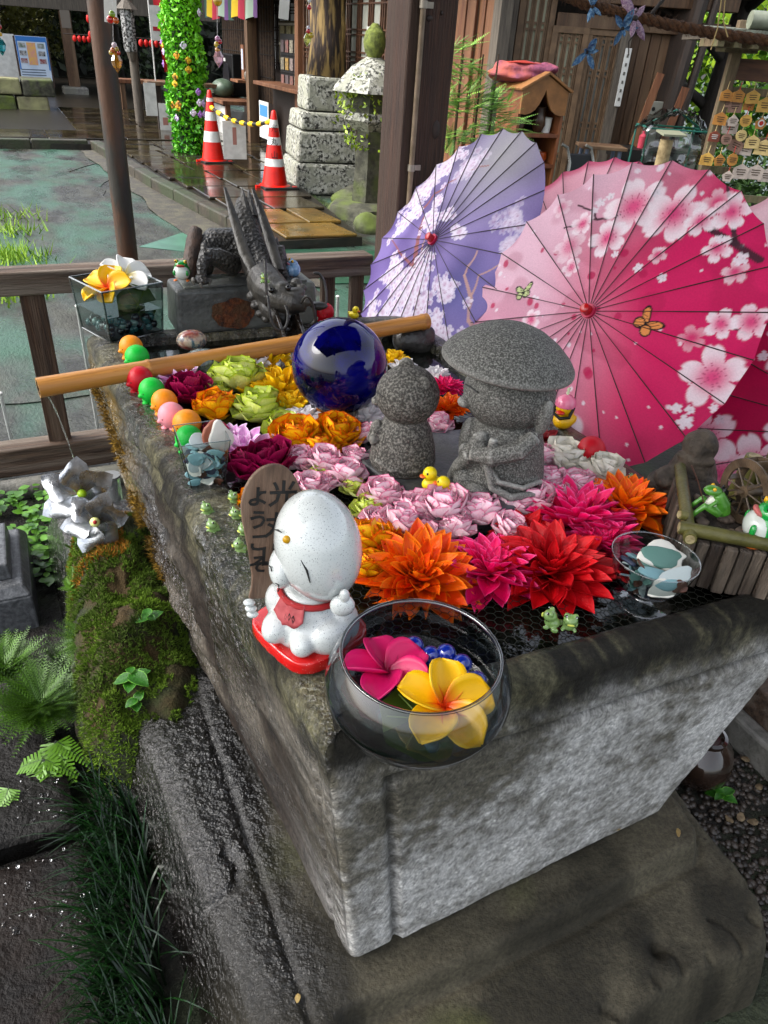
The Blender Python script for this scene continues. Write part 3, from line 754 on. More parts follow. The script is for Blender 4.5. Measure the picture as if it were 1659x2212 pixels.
# feathery fronds
def frond(gr, base, dirv, L_, up, n_=16, w_=.25, tone=.5, leafl=.012):
    side_ = dirv.cross(Vector((0, 0, 1))).normalized(); pts = []
    for i in range(n_ + 1):
        t_ = i / n_; pts.append(base + dirv * L_ * t_ + Vector((0, 0, up * L_ * (t_ - 1.1 * t_ * t_))))
    for i in range(1, n_):
        t_ = i / n_; ll = leafl * (1 - .75 * t_) * (1.2 if i > 2 else .8)
        for s_ in (-1, 1):
            d = (side_ * s_ + dirv * .7 + Vector((0, 0, .25))).normalized() * ll; wv_ = (dirv * .16 * ll)
            q = pts[i]; gr.add([q - wv_, q + wv_, q + d * 1.0 + wv_ * .2], [(0, 1, 2)], [tone, tone, min(1, tone + .2)])
    gr.tube(pts, [.0009 * (1 - .7 * i / n_) for i in range(n_ + 1)], 3, False)
fm = mat('fern_green', '#0c2205', tint='#4f7a14', rough=.5)
def clump(name, label, base, n_, L_, up, seed, leafl, el=(.2, .9), tone=(.1, .6), az0=0.0, azs=6.3):
    random.seed(seed); g = G()
    for i in range(n_):
        az = az0 + random.uniform(-azs / 2, azs / 2); dv = Vector((math.cos(az), math.sin(az), random.uniform(*el))).normalized()
        frond(g, base + Vector((random.gauss(0, .012), random.gauss(0, .012), 0)), dv, L_ * random.uniform(.6, 1.15), up, 14, tone=random.uniform(*tone), leafl=leafl)
    t_ = thing(name, label, 'plant', (0, 0, 0)); o = g.build('fronds', fm, t_, ang=180); stuff(o)
    G().ell(base, (.012, .012, .008), 8, 6).build('crown', stem_m, t_); return t_
clump('spikemoss', 'dense round spikemoss clump on the wet block', P(90, 1530, .11), 330, .135, .1, 41, .024, (.0, 1.1), (.15, .75))
clump('spikemoss', 'ragged feathery greens at the left edge below the grey stone foot', P(15, 1450, .12), 120, .12, .2, 42, .024, (.2, 1.2), (.3, .9))
clump('cedar_sprig', 'feathery cedar seedling hanging over the moss edge', P(200, 1375, .24), 80, .10, -.1, 43, .02, (-.7, .5), (.2, .7), math.pi + 1.2, 4.0)
clump('cedar_sprig', 'bright cedar seedling tips on top of the moss', onmoss(160, 1270), 16, .05, .1, 44, .016, (.2, 1.0), (.7, 1.0))
clump('cedar_sprig', 'small cedar seedling at the crest of the moss by the pinwheel', onmoss(170, 1175), 10, .045, .1, 45, .016, (.5, 1.6), (.5, .9))
clump('low_greens', 'dark tangle of small greens between the spikemoss and the boulder', P(140, 1450, .06), 140, .12, .1, 46, .014, (-.2, .8), (.0, .3))
# bright fern with divided leaves
def fern(label, base, fr_, seed):
    random.seed(seed); t_ = thing('fern', label, 'fern', base)
    for k, (dx, dy, dz, L_) in enumerate(fr_):
        g = G(); d = Vector((dx, dy, dz)).normalized(); side_ = d.cross(Vector((0, 0, 1))).normalized(); N_ = 11
        pts = [d * L_ * i / N_ + Vector((0, 0, -.25 * L_ * (i / N_) ** 2)) for i in range(N_ + 1)]
        for i in range(1, N_ + 1):
            ll = L_ * .30 * (1 - .8 * i / N_) + .004
            for s_ in (-1, 1):
                tip = pts[i] + side_ * s_ * ll + d * ll * .35; w_ = d * L_ * .042
                g.add([pts[i] - w_, pts[i] + w_, tip + w_ * .6, tip - w_ * .6], [(0, 1, 2, 3)], [.7, .7, 1, 1])
        g.tube(pts, .001, 4, False); g.build('frond', fm, t_, ang=180)
    return t_
fern('bright yellow green fern drooping over the wet block', P(95, 1640, .09), [(.1, -.9, -.5, .12), (-.45, -.7, -.45, .11), (.5, -.6, -.3, .10), (-.9, -.2, -.2, .1), (.8, -.1, -.2, .08)], 51)
fern('broad fern on the wet block under the spikemoss, farther right', P(120, 1600, .10), [(.6, -.7, -.3, .10), (.2, -.9, -.4, .12), (.9, -.3, -.2, .09), (-.2, -.9, -.5, .1)], 53)
fern('small fern on the wet block below the spikemoss', P(20, 1700, .09), [(.3, -.8, -.4, .07), (-.4, -.7, -.3, .07), (.0, -1, -.3, .06)], 52)

# ------------------------------------------------------------------ silver pinwheel, clear tube
pin = thing('pinwheel', 'silver foil pinwheel with curled blades and a yellow and red hub', 'pinwheel', P(205, 1128, .42))
foil = mat('silver_foil', '#c9ccd0', '#9fa3a8', sc=30, rough=.22, metal=.9, bump=.25, bsc=40, r2=.4)
ctr = Vector((0, 0, 0)); nx = (Vector((0, 0, H)) - pin.location).normalized(); ax = Vector((0, 0, 1)).cross(nx).normalized(); ay = nx.cross(ax)
def wheel(c, r, n_, rot):
    for k in range(n_):
        a0 = rot + 2 * math.pi * k / n_
        def fn(a, b_):
            an = a0 + (a - .5) * 1.25 * (.2 + math.sin(math.pi * (b_ * .93 + .03))) ; rr = r * b_; lift = .5 * r * math.sin(math.pi * b_) * (a ** 1.3)
            cur = nx * (lift + .05 * r) ; p_ = c + (ax * math.cos(an) + ay * math.sin(an)) * rr * (1 - .25 * a * b_) + cur
            return p_
        G().grid(fn, 6, 7).build('blade', foil, pin, ang=180)
wheel(ctr, .092, 6, .2); wheel(ctr + ax * -.03 + ay * .085 - nx * .04, .11, 6, .6)
G().ell(ctr + nx * .035, .014, 14, 8).build('hub', mat('hub_cream', '#d6d98a', rough=.4), pin)
G().ell(ctr + nx * .048, .006, 10, 6).build('hub_pin', mat('hub_red', '#a01515', rough=.3), pin)
G().ell(ctr + ax * -.02 + ay * .085 - nx * .01, .013, 14, 8).build('hub', mat('hub_lime', '#8fb312', rough=.4), pin)
G().tube([ctr, ctr - nx * .06 + Vector((0, 0, -.14)), ctr - nx * .08 + Vector((0, 0, -.34))], .004, 6).build('stick', mat('white_stick', '#cfcfcf', rough=.4), pin)
tb = thing('acrylic_post', 'clear grey acrylic post between the pinwheel and the basin', 'post', P(262, 1165, .05))
acr = mat('acrylic', '#cfd3d6', rough=.08, trans=.85, ior=1.3)
G().tube([(0, 0, -.05), (0, 0, .26)], .028, 16).build('tube', acr, tb)
G().tube([(0, 0, .261), (0, 0, .268)], .031, 16).build('cap', mat('cap_grey', '#6a6c6c', rough=.4), tb)
# thin clear stakes beyond the fence
for i, (x0, y0, x1, y1, v, lab) in enumerate([(-8, 850, 33, 985, 2.6, 'thin clear plastic stake at the far left beyond the railing'), (178, 660, 190, 800, 2.55, 'thin clear plastic stake seen between the railing posts'), (735, 640, 728, 700, 2.7, 'thin clear plastic stake on the court side near the pillar')]):
    q = PV(x1, y1, v); t_ = thing('plastic_stake', lab, 'stake', (q.x, q.y, 0))
    q2 = PV(x0, y0, v); G().tube([(0, 0, 0), (0, 0, max(q.z, q2.z))], .008, 8).build('rod', mat('stake', '#c7cbc8', rough=.15, trans=.6), t_)
    G().ell((0, 0, max(q.z, q2.z)), (.01, .01, .006), 8, 6).build('cap', mat('cap_white', '#d8d8d4'), t_)

# ------------------------------------------------------------------ gravel on the right, glazed pot
random.seed(61); gp = G()
for _ in range(2600):
    u, v = random.uniform(.93, 1.32), random.uniform(-.35, .75); r = random.uniform(.005, .011)
    gp.ell(W(u, v, r * .4 + random.uniform(0, .006)), (r * random.uniform(.8, 1.4), r, r * .7), 6, 4, M3(random.uniform(0, 3)))
tones = np.repeat(np.random.default_rng(3).random(len(gp.v) // 35 + 1), 35)[:len(gp.v)]; gp.e = list(tones)
stuff(tag(gp.build('gravel', mat('gravel_stone', '#15120f', tint='#453d36', rough=.35), ang=180), 'dark wet pebbles covering the bed right of the plinth', 'gravel'))
random.seed(62); gp = G()
for _ in range(500):
    u, v = random.uniform(-.4, 1.2), random.uniform(-1.0, -.4); r = random.uniform(.006, .014)
    gp.ell(W(u, v, r * .4), (r * random.uniform(.8, 1.4), r, r * .7), 6, 4, M3(random.uniform(0, 3)))
stuff(tag(gp.build('dark_pebbles', mat('dark_pebble', '#100e0c', '#1d1a17', sc=50, rough=.4), ang=180), 'shadowed dark pebbles below the plinth front', 'gravel'))
random.seed(63)
for k, (x, y) in enumerate([(1610, 1640), (1640, 1700), (1575, 1770), (1625, 1775), (1600, 1905 - 140)]):
    q = P(x, y, .02); g = G().ell((0, 0, 0), (.014, .01, .004), 8, 5).rough(.004, 60, seed=k)
    tag(g.build('leaf_litter', mat('dead_leaf', '#7a6a50', '#54442f', sc=40, rough=.7), loc=q, rot=(random.uniform(-.3, .3), .2, k)), ['pale dead leaf on gravel under the edging', 'pale dead leaf at the right frame edge', 'dead leaf below the seedling', 'curled dead leaf right of the seedling', 'pale chip on the gravel near the plinth'][k], 'leaf')
for k, (x, y, z_, lab) in enumerate([(1330, 1790, .255, 'tiny pale leaf scrap on the plinth step near the basin foot'), (1465, 1800, .255, 'tiny straw coloured leaf scrap on the plinth step, right one'), (395, 1545, .33, 'dead leaf curled on the lower moss'), (640, 2160, .23, 'small tan leaf scrap on the wet left part of the plinth')]):
    q = onmoss(x, y) if k == 2 else P(x, y, z_); g = G().ell((0, 0, 0), (.011, .006, .002), 8, 5).rough(.003, 80, seed=k + 9)
    tag(g.build('leaf_scrap', mat('straw_leaf', '#8a7440', '#6a5630', sc=60, rough=.7), loc=q + Vector((0, 0, .002)), rot=(.1, .1, k * 1.3)), lab, 'leaf')
jar = thing('glazed_jar', 'round dark brown glazed jar behind the basin corner on gravel', 'jar', P(1490, 1680, .0))
G().lathe([(.03, 0), (.06, .02), (.082, .06), (.085, .09), (.072, .13), (.045, .152), (.04, .16)], 28).build('body', mat('glaze_brown', '#1d130e', '#30231b', sc=14, rough=.12, coat=.6), jar)
G().lathe([(.04, .155), (.047, .162), (.047, .172), (.038, .175), (.03, .165)], 24).build('lip', mat('glaze_brown', ''), jar)
# ------------------------------------------------------------------ helpers for figures and glass
def vthing(name, label, cat, loc, turn=0.0, group=None):      # local x = to the viewer's right, y = away, z = up
    loc = Vector(loc); return thing(name, label, cat, loc, -math.atan2(loc.x, loc.y) + turn, group)
def fuse(g, name, m, parent, vox=.004, it=3, loc=None):
    o = obj(name, g.mesh(name, m, True, 180), parent, loc=loc)
    r = o.modifiers.new('remesh', 'REMESH'); r.mode = 'VOXEL'; r.voxel_size = vox; r.use_smooth_shade = True
    if it:
        s_ = o.modifiers.new('smooth', 'SMOOTH'); s_.iterations = it; s_.factor = .5
    return o
def copy_tree(root, loc=None, rz=None, label=None, scale=None, parent=None):
    r = root.copy(); COL.objects.link(r)
    if parent is not None: r.parent = parent
    if loc is not None: r.location = loc
    if rz is not None: r.rotation_euler = (0, 0, rz)
    if scale is not None: r.scale = (scale,) * 3
    if label: r['label'] = label
    for ch in root.children: copy_tree(ch, parent=r)
    return r
def glass(name, tint='#eef4f2', rough=.02, mixf=.12, ior=1.45, dens=1.0):
    m = bpy.data.materials.new(name); m.use_nodes = True; t = m.node_tree; N = t.nodes; L = t.links; N.clear()
    out = N.new('ShaderNodeOutputMaterial'); mx = N.new('ShaderNodeMixShader'); tr = N.new('ShaderNodeBsdfTransparent'); gl_ = N.new('ShaderNodeBsdfGlossy')
    tr.inputs['Color'].default_value = col(tint); gl_.inputs['Roughness'].default_value = rough
    lw = N.new('ShaderNodeLayerWeight'); lw.inputs['Blend'].default_value = .35
    mr = N.new('ShaderNodeMapRange'); mr.inputs[3].default_value = mixf * .45; mr.inputs[4].default_value = min(1, mixf * 5)
    pw = N.new('ShaderNodeMath'); pw.operation = 'POWER'; pw.inputs[1].default_value = 2.2
    L.new(lw.outputs['Facing'], pw.inputs[0]); L.new(pw.outputs[0], mr.inputs[0])
    L.new(mr.outputs[0], mx.inputs[0]); L.new(tr.outputs[0], mx.inputs[1]); L.new(gl_.outputs[0], mx.inputs[2]); L.new(mx.outputs[0], out.inputs[0])
    MATS[name] = m; return m
clear = glass('clear_glass', '#dfe6e6', .03, .16)
smoky = glass('bowl_glass', '#b9c0cc', .08, .2)
edgeg = glass('glass_edge', '#a9b8b4', .1, .3)
watg = glass('still_water', '#b6c6c4', .01, .2)

carved = mat('carved_stone', '#3a3935', '#82817b', sc=300, det=3, lo=.44, hi=.68, rough=.7, bump=.7, bsc=260, big=.03, cd_=.003)
carved2 = mat('carved_stone_dark', '#312e29', '#827e76', sc=210, det=3, lo=.44, hi=.7, rough=.72, bump=.6, bsc=240, big=.03, cd_=.003)
def worn(m, c, lo=.51, hi=.58):            # bare, paler stone on the rubbed edges
    t = m.node_tree; N = t.nodes; L = t.links; b = N['Principled BSDF']; g_ = N.new('ShaderNodeNewGeometry') ; r = N.new('ShaderNodeValToRGB')
    r.color_ramp.elements[0].position = lo; r.color_ramp.elements[1].position = hi; L.new(g_.outputs['Pointiness'], r.inputs[0])
    x = N.new('ShaderNodeMix'); x.data_type = 'RGBA'; L.new(r.outputs[0], x.inputs[0]); L.new(b.inputs['Base Color'].links[0].from_socket, x.inputs[6]); x.inputs[7].default_value = col(c); L.new(x.outputs[2], b.inputs['Base Color'])
worn(carved, '#a9a8a2'); worn(carved2, '#8f8c84')
slate = mat('slate', '#33353a', '#55565a', '#44443f', sc=26, det=7, rough=.45, bump=.5, bsc=60)
ink = mat('ink', '#0b0a0a', rough=.5)

# ------------------------------------------------------------------ slabs in the water that carry ball and statues
def rock_slab(name, label, pix, z0, z1, m, seed, amp=.006):
    pts = [P(x, y, z1) for x, y in pix]; c = sum(pts, Vector()) / len(pts); out = []
    for i in range(len(pts)):
        a, b_ = pts[i], pts[(i + 1) % len(pts)]
        for k in range(6):
            q = a.lerp(b_, k / 6) - c; d = 1 + amp * 8 * noise.noise(Vector((q.x * 25, q.y * 25, seed))); out.append((q.x * d, q.y * d))
    g = G().prism(out, z1 - z0, Matrix.Translation((0, 0, z0 - z1)))
    return tag(g.build(name, m, loc=c, bevel=.005, ang=30), label, 'stone slab')
rock_slab('base_slab', 'grey slate slab under the two stone figures', [(768, 985), (860, 938), (1000, 925), (1130, 960), (1240, 1052), (1120, 1095), (945, 1118)], .74, .826, slate, 3)
rock_slab('base_slab', 'dark slate slab under the blue glass ball', [(600, 850), (640, 815), (760, 800), (850, 830), (800, 905), (720, 925), (640, 900)], .74, .805, mat('dark_slate', '#26262a', '#424145', sc=30, rough=.3, bump=.5), 8)

# ------------------------------------------------------------------ blue glass ball
bc = P(734, 791, .93); br = 103 / ppm(bc)
ball = thing('glass_ball', 'deep blue glass ball resting among the flowers', 'glass ball', bc - Vector((0, 0, br)))
bm = mat('blue_glass', '#02021a', '#04045c', sc=9, det=3, rough=.02, spec=.5, coat=.1, ior=1.45)
G().ell((0, 0, br), br, 48, 32).build('shell', bm, ball, ang=180)
G().lathe([(.028, .002), (.03, -.004), (.02, -.008)], 20).build('seal', bm, ball)

# ------------------------------------------------------------------ stone figure with the broad hat
jz = vthing('stone_figure', 'stone figure in a wide straw hat, the taller of the two', 'statue', P(1078, 1040, .826) + Vector((0, .01, 0)))
jz.scale = (1.02,) * 3
g = G().lathe([(.02, .0), (.088, .002), (.092, .02), (.086, .06), (.078, .1), (.066, .14), (.05, .16)], 28, (.0, .0, 0), None, 1.0, .92)
g.ell((-.052, -.052, .082), (.026, .022, .055), 14, 10, M3(.5, .25))            # near sleeve
g.ell((-.075, -.006, .085), (.02, .03, .05), 14, 10)
g.ell((-.078, -.052, .082), (.012, .012, .016), 10, 8); g.ell((-.068, -.062, .078), (.011, .011, .015), 10, 8)   # joined hands
g.ell((-.068, -.058, .018), (.026, .02, .022), 12, 8); g.ell((-.04, -.082, .012), (.028, .02, .017), 12, 8)     # feet
g.tube([(-.022, -.086, .135), (-.026, -.096, .08), (-.01, -.102, .035), (.03, -.1, .018), (.075, -.068, .016)], .009, 8)                     # robe edge
g.tube([(-.06, -.062, .128), (-.04, -.086, .085), (.0, -.102, .05), (.05, -.09, .038), (.085, -.045, .036)], .006, 8)
g.tube([(.055, -.062, .14), (.03, -.085, .115), (-.02, -.095, .10), (-.06, -.075, .088)], [.016, .02, .02, .014], 10)                        # forearm
g.tube([(-.062, -.068, .085), (-.085, -.05, .045), (-.1, -.03, .006)], [.016, .014, .01], 10)
g.ell((-.008, -.0, .198), (.092, .086, .074), 24, 16)                             # head
g.ell((-.09, -.035, .18), (.016, .016, .012), 10, 8)                              # nose
g.ell((.066, -.055, .178), (.015, .015, .040), 12, 10, M3(0, .1, .1))              # ear lobe
fuse(g, 'body', carved, jz, .0035, 2)
hg = G(); rot = M3(0, -.03, .08)
hg.lathe([(.0, .074), (.03, .071), (.062, .060), (.094, .041), (.118, .020), (.131, .003), (.131, -.006), (.122, -.011), (.10, -.006), (.05, .004), (.0, .01)], 44, (-.02, 0, .262), rot)
fuse(hg, 'hat', carved, jz, .0035, 3)
for pts in ([(-.094, -.03, .214), (-.083, -.052, .219), (-.066, -.066, .215)], [(-.085, -.045, .163), (-.078, -.052, .160), (-.07, -.056, .162)]):
    G().tube(pts, .0016, 6).build('face_line', ink, jz)

kd = vthing('stone_figure', 'small bald stone child figure, left of the one in the hat', 'statue', P(868, 1003, .826))
kd.scale = (1.05,) * 3
g = G().lathe([(.02, 0), (.066, .002), (.07, .016), (.065, .05), (.055, .085), (.042, .108)], 26)
g.ell((0, 0, .158), (.064, .062, .06), 24, 16)
g.ell((-.062, -.012, .145), (.01, .012, .009), 10, 8)
g.ell((.028, -.035, .198), (.014, .006, .015), 10, 8, M3(0, -.5)); g.ell((-.008, .01, .218), (.016, .007, .014), 10, 8)
g.ell((-.056, -.012, .075), (.016, .018, .03), 12, 8); g.ell((-.062, -.03, .067), (.009, .009, .012), 8, 6); g.ell((-.067, -.018, .067), (.009, .009, .012), 8, 6)
g.tube([(-.055, -.045, .03), (-.02, -.066, .02), (.03, -.062, .02), (.06, -.03, .03)], .005, 8)
fuse(g, 'body', carved2, kd, .003, 2)
G().tube([(-.06, -.03, .17), (-.054, -.04, .172), (-.047, -.046, .169)], .0013, 6).build('face_line', ink, kd)

# ------------------------------------------------------------------ white speckled figure on a red cushion
speck = mat('speckled_glaze', '#c7cbc8', '#bcc1bf', sc=6, rough=.16, coat=.8, spot=('#6a6e70', 250, .13), spot2=('#85898c', 520, .17))
redg = mat('red_glaze', '#b30a0a', '#c81412', sc=20, rough=.15, coat=.7, spot=('#d8a9a0', 240, .07))
wj = vthing('ceramic_figure', 'white speckled ceramic child monk on a red cushion holding a wooden paddle sign', 'figurine', P(668, 1385, .80))
wj.scale = (1.02,) * 3
g = G(); ro = []
for k in range(40):
    an = 2 * math.pi * k / 40; rr = (abs(math.cos(an)) ** 4 + abs(math.sin(an)) ** 4) ** -.25; ro.append((.076 * rr * math.cos(an) * .98, .078 * rr * math.sin(an)))
g.prism(ro, .024, Matrix.Translation((0.0, 0.015, .0)) @ Matrix.Rotation(R_(38), 4, 'Z'))
q = fuse(g, 'cushion', redg, wj, .004, 8)
g = G().lathe([(.02, .02), (.058, .022), (.064, .034), (.06, .06), (.05, .085), (.036, .105)], 26, (0, .01, 0))
g.ell((-.045, -.018, .05), (.024, .034, .026), 14, 10, M3(-.5)); g.ell((.03, -.04, .045), (.034, .022, .03), 14, 10, M3(.3))
g.ell((-.01, -.05, .04), (.02, .02, .02), 12, 8)
g.ell((.052, -.012, .06), (.022, .026, .04), 14, 10, M3(0, 0, -.35))
g.ell((-.048, .012, .075), (.02, .022, .03), 12, 8)
fuse(g, 'robe', speck, wj, .0032, 5)
hd = obj('head', G().ell((0, 0, 0), (.062, .070, .087), 40, 28, M3(0, 0, -.22)).mesh('head', speck, True, 180), wj, loc=(.012, .005, .178))
G().ell((-.051, -.012, -.028), (.02, .034, .03), 18, 12).build('cheek', speck, hd, ang=180)
G().ell((-.043, -.044, .042), (.006, .005, .006), 12, 8).build('forehead_dot', mat('gold_dot', '#b98a0c', rough=.3), hd)
for pts in ([(-.024, -.063, .022), (-.016, -.068, .008), (-.0115, -.0695, -.012)], [(-.06, -.026, .046), (-.055, -.034, .05), (-.05, -.039, .05)]):
    G().tube(pts, [.0006, .0016, .0006], 6).build('eyelid', ink, hd)
G().tube([(-.0605, -.040, -.035), (-.0555, -.0455, -.034), (-.0545, -.0465, -.04), (-.0565, -.0455, -.046)], .0009, 6).build('mouth', ink, hd)
G().tube([(-.0685, -.028, -.014), (-.066, -.034, -.012), (-.065, -.0355, -.018)], .0009, 6).build('nostril', ink, hd)
G().ell((.034, -.062, -.058), (.018, .012, .018), 14, 10).build('hand', speck, hd, ang=180)
G().ell((.036, -.066, -.038), (.008, .008, .014), 10, 8, M3(0, .3)).build('finger', speck, hd, ang=180)
rb = mat('red_cord', '#8e0d12', rough=.6); bib = mat('pink_bib', '#8d3338', '#a24a4c', sc=60, rough=.7)
G().tube([(.048 * math.cos(a_) + .004, .048 * math.sin(a_) + .008, .1) for a_ in np.linspace(0, 2 * math.pi, 25)], .005, 8, False).build('cord', rb, wj)
def bf(a, b_):
    an = R_(206) + a * R_(52); r = .049 + .013 * b_; return Vector((r * math.cos(an) + .004, r * math.sin(an) + .008, .102 - .022 * b_ - .012 * b_ * math.sin(math.pi * a) + .003 * math.sin(a * 14)))
b1_ = G().grid(bf, 14, 6).build('bib', bib, wj, ang=180); so_ = b1_.modifiers.new('thick', 'SOLIDIFY'); so_.thickness = .0015
for k in range(3):
    a0 = .4 + .13 * k; G().tube([bf(a0, .45) + Vector((0, -.002, 0)), bf(a0 + .05, .6) + Vector((0, -.002, 0)), bf(a0 + .03, .75) + Vector((0, -.002, 0)), bf(a0 - .03, .6) + Vector((0, -.002, 0)), bf(a0, .45) + Vector((0, -.002, 0))], .0006, 5).build('stitch', ink, wj)
# the wooden paddle sign, upright beside the head
pdm = mat('paddle_wood', '#6b5342', '#4d3a2d', '#7d6654', sc=40, det=6, rough=.6, bump=.4, stretch=(3, 3, .4))
ol = []
for k in range(19):
    a_ = math.pi * k / 18; ol.append((.044 * math.cos(a_), .145 + .055 * math.sin(a_) * 1.15))
ol += [(-.041, .12), (-.031, .075), (-.023, .03), (-.0225, .01), (-.026, -.012), (.026, -.012), (.0225, .01), (.023, .03), (.031, .075), (.041, .12)]
pdl = thing('paddle_sign', 'brown wooden paddle sign with brushed Japanese writing held by the white figure', 'sign', wj.location + Matrix.Rotation(wj.rotation_euler.z, 3, 'Z') @ Vector((-.068, .02, .09)))
pdl.rotation_euler = (R_(-6), R_(6), wj.rotation_euler.z + R_(16))
o = G().prism(ol, .007, Matrix.Rotation(R_(90), 4, 'X')).build('board', pdm, pdl, bevel=.0015, ang=30)
for txt, x, z_, dz, sz in (('光丸山', .016, .160, -.050, .043), ('ようこそ', -.021, .158, -.037, .033)):
    for k, ch in enumerate(txt):
        o = obj('character', text_mesh('character', ch, sz, ink, .0004, .0007), pdl); o.matrix_local = Matrix.Translation((x - .004 * k * (1 if x > 0 else -.6), -.0078, z_ + dz * k)) @ Matrix.Rotation(R_(90), 4, 'X')
for k in range(3): G().ell((-.088 + .002 * k, -.012, .088 - .011 * k), (.009, .007, .0055), 10, 8).build('finger', speck, wj, ang=180)

# ------------------------------------------------------------------ marbles, sea glass
def marble_mat(n_, c): return mat('marble_' + n_, c, rough=.02, coat=1.0, spec=.8, trans=.35, ior=1.5)
mblue, mteal, mnavy, mclear = marble_mat('blue', '#1230a8'), marble_mat('teal', '#3a7d80'), marble_mat('navy', '#060c26'), marble_mat('clear', '#9fc0bc')
mme = G().ell((0, 0, 0), .0125, 16, 12)
MB_ = {k: mme.mesh('marble', m_, True, 180) for k, m_ in (('blue', mblue), ('teal', mteal), ('navy', mnavy), ('clear', mclear))}
def marble(kind, loc, label, group, s_=1.0):
    o = obj('marble', MB_[kind], None, loc=loc); o.scale = (s_,) * 3; return tag(o, label, 'marble', group)
SG = {}
for i_, (k_, c_) in enumerate((('white', '#b9c4c4'), ('aqua', '#7fa9b0'), ('brown', '#4a2a1c'), ('green', '#51766c'), ('pottery', '#cfccc2'), ('navy', '#262e44'), ('clay', '#8a4a33'))):
    m_ = mat('seaglass_' + k_, c_, rough=.5 if k_ != 'pottery' else .6, sss=0, trans=.25 if k_ in ('white', 'aqua') else 0, bump=.15, bsc=200)
    lst = []
    for v_ in range(3):
        random.seed(100 + i_ * 7 + v_); n_ = random.choice((5, 6, 7)); out = []
        for k in range(n_ * 3):
            a_ = 2 * math.pi * k / (n_ * 3); r = .014 * (1 + .25 * math.cos(n_ / 2 * a_ + v_) * .6); out.append((r * math.cos(a_) * random.uniform(1.0, 1.12) * 1.25, r * math.sin(a_) * (.75 + .1 * v_)))
        g = G().prism(out, .0045); lst.append(g.mesh('frosted_glass_piece', m_, True, 180))
    SG[k_] = lst
def seaglass(kind, loc, rot, s_, label, group):
    o = obj('frosted_glass_piece', random.choice(SG[kind]), None, bevel=.0016, loc=loc, rot=rot); o.scale = (s_,) * 3; return tag(o, label, 'beach glass', group)

# ------------------------------------------------------------------ petals
def petal_mesh(name, m, L_=1.0, wd=.5, cup=.3, curl=.2, tip=.5, base=.18, nx_=5, ny_=7, twist=0.0, wave=0.0):
    g = G()
    def fn(a, b_):
        x = (a - .5) * 2; t_ = b_
        prof_ = (base + (1 - base) * math.sin(math.pi / 2 * min(1, t_ / .55)) ) if t_ < .55 else max(0.0, 1 - ((t_ - .55) / .45) ** (1 + 2.2 * tip)) ** (.5 + .5 * (1 - tip))
        wv_ = wd * .5 * max(prof_, .02)
        z_ = cup * wd * (x * x) * prof_ * .6 + curl * L_ * (t_ ** 2) + wave * math.sin(x * 4 + t_ * 5) * wd * t_
        return Vector((x * wv_ + twist * t_ * t_, L_ * t_, z_))
    g.grid(fn, nx_, ny_, lambda a, b_: max(abs(a - .5) * 2, (b_ - .2) / .8) if b_ > .02 else abs(a - .5) * 1.2)
    return g.mesh(name, m, True, 180)
def plumeria(name, label, m, loc, s_, tilt, rz, cat='flower'):
    t_ = thing(name, label, cat, loc, rz); t_.rotation_euler = (tilt[0], tilt[1], rz)
    me = petal_mesh('petal', m, 1, .84, .5, -.14, .95, .2, 9, 12, .10)
    for k in range(5):
        o = bpy.data.objects.new('petal', me); COL.objects.link(o); o.parent = t_
        o.matrix_local = Matrix.Rotation(2 * math.pi * k / 5, 4, 'Z') @ Matrix.Rotation(R_(18), 4, 'X') @ Matrix.Rotation(R_(14), 4, 'Y') @ Matrix.Scale(s_, 4)
        q = o.modifiers.new('thick', 'SOLIDIFY'); q.thickness = .035
    return t_
def plum_mat(n_, c, ctr, a=.0, b_=.45, rim=None):
    m = mat(n_, c, rough=.42, sss=.0, spot=('#5c4a10', 60, .035) if 'yellow' in n_ else None)
    t = m.node_tree; N = t.nodes; L = t.links; b = N['Principled BSDF']
    tc = N.new('ShaderNodeTexCoord'); sp = N.new('ShaderNodeSeparateXYZ'); L.new(tc.outputs['Object'], sp.inputs[0])
    r = N.new('ShaderNodeValToRGB'); r.color_ramp.elements[0].position = a; r.color_ramp.elements[1].position = b_
    r.color_ramp.elements[0].color = (1, 1, 1, 1); r.color_ramp.elements[1].color = (0, 0, 0, 1); L.new(sp.outputs['Y'], r.inputs[0])
    x = N.new('ShaderNodeMix'); x.data_type = 'RGBA'; L.new(r.outputs[0], x.inputs[0]); x.inputs[7].default_value = col(ctr)
    old = b.inputs['Base Color']
    if old.is_linked: L.new(old.links[0].from_socket, x.inputs[6])
    else: x.inputs[6].default_value = old.default_value
    L.new(x.outputs[2], b.inputs['Base Color']); return m
pl_y = plum_mat('plumeria_yellow', '#e8b400', '#d43a06', .05, .42); pl_p = plum_mat('plumeria_pink', '#d3105e', '#8e0638', .05, .3); pl_w = plum_mat('plumeria_white', '#e6e6e2', '#e8d36a', .05, .4)
lily = mat('pad_leaf', '#4d661c', '#3a4f14', sc=14, rough=.35, edge=('#56701e', .8, 1.0))
def notched_leaf(name, label, loc, r, rot):
    t_ = thing(name, label, 'leaf', loc); t_.rotation_euler = rot
    g = G(); n_ = 30; q = [Vector((0, 0, 0))]
    for k in range(n_ + 1):
        a_ = R_(14) + (2 * math.pi - R_(28)) * k / n_; rr = r * (1 - .1 * abs(math.sin(a_ * 3.5))); q.append(Vector((rr * math.cos(a_), rr * math.sin(a_), .06 * r * math.sin(a_ * 4) - .15 * r)))
    g.add(q, [(0, k, k + 1) for k in range(1, n_ + 1)]); g.build('blade', lily, t_, ang=180)
    for k in range(5):
        a_ = R_(60 + 60 * k); G().tube([(0, 0, .003), (r * .8 * math.cos(a_), r * .8 * math.sin(a_), .06 * r * math.sin(a_ * 4) - .11 * r)], .0012, 4).build('vein', mat('vein', '#6f8530', rough=.5), t_)
    return t_

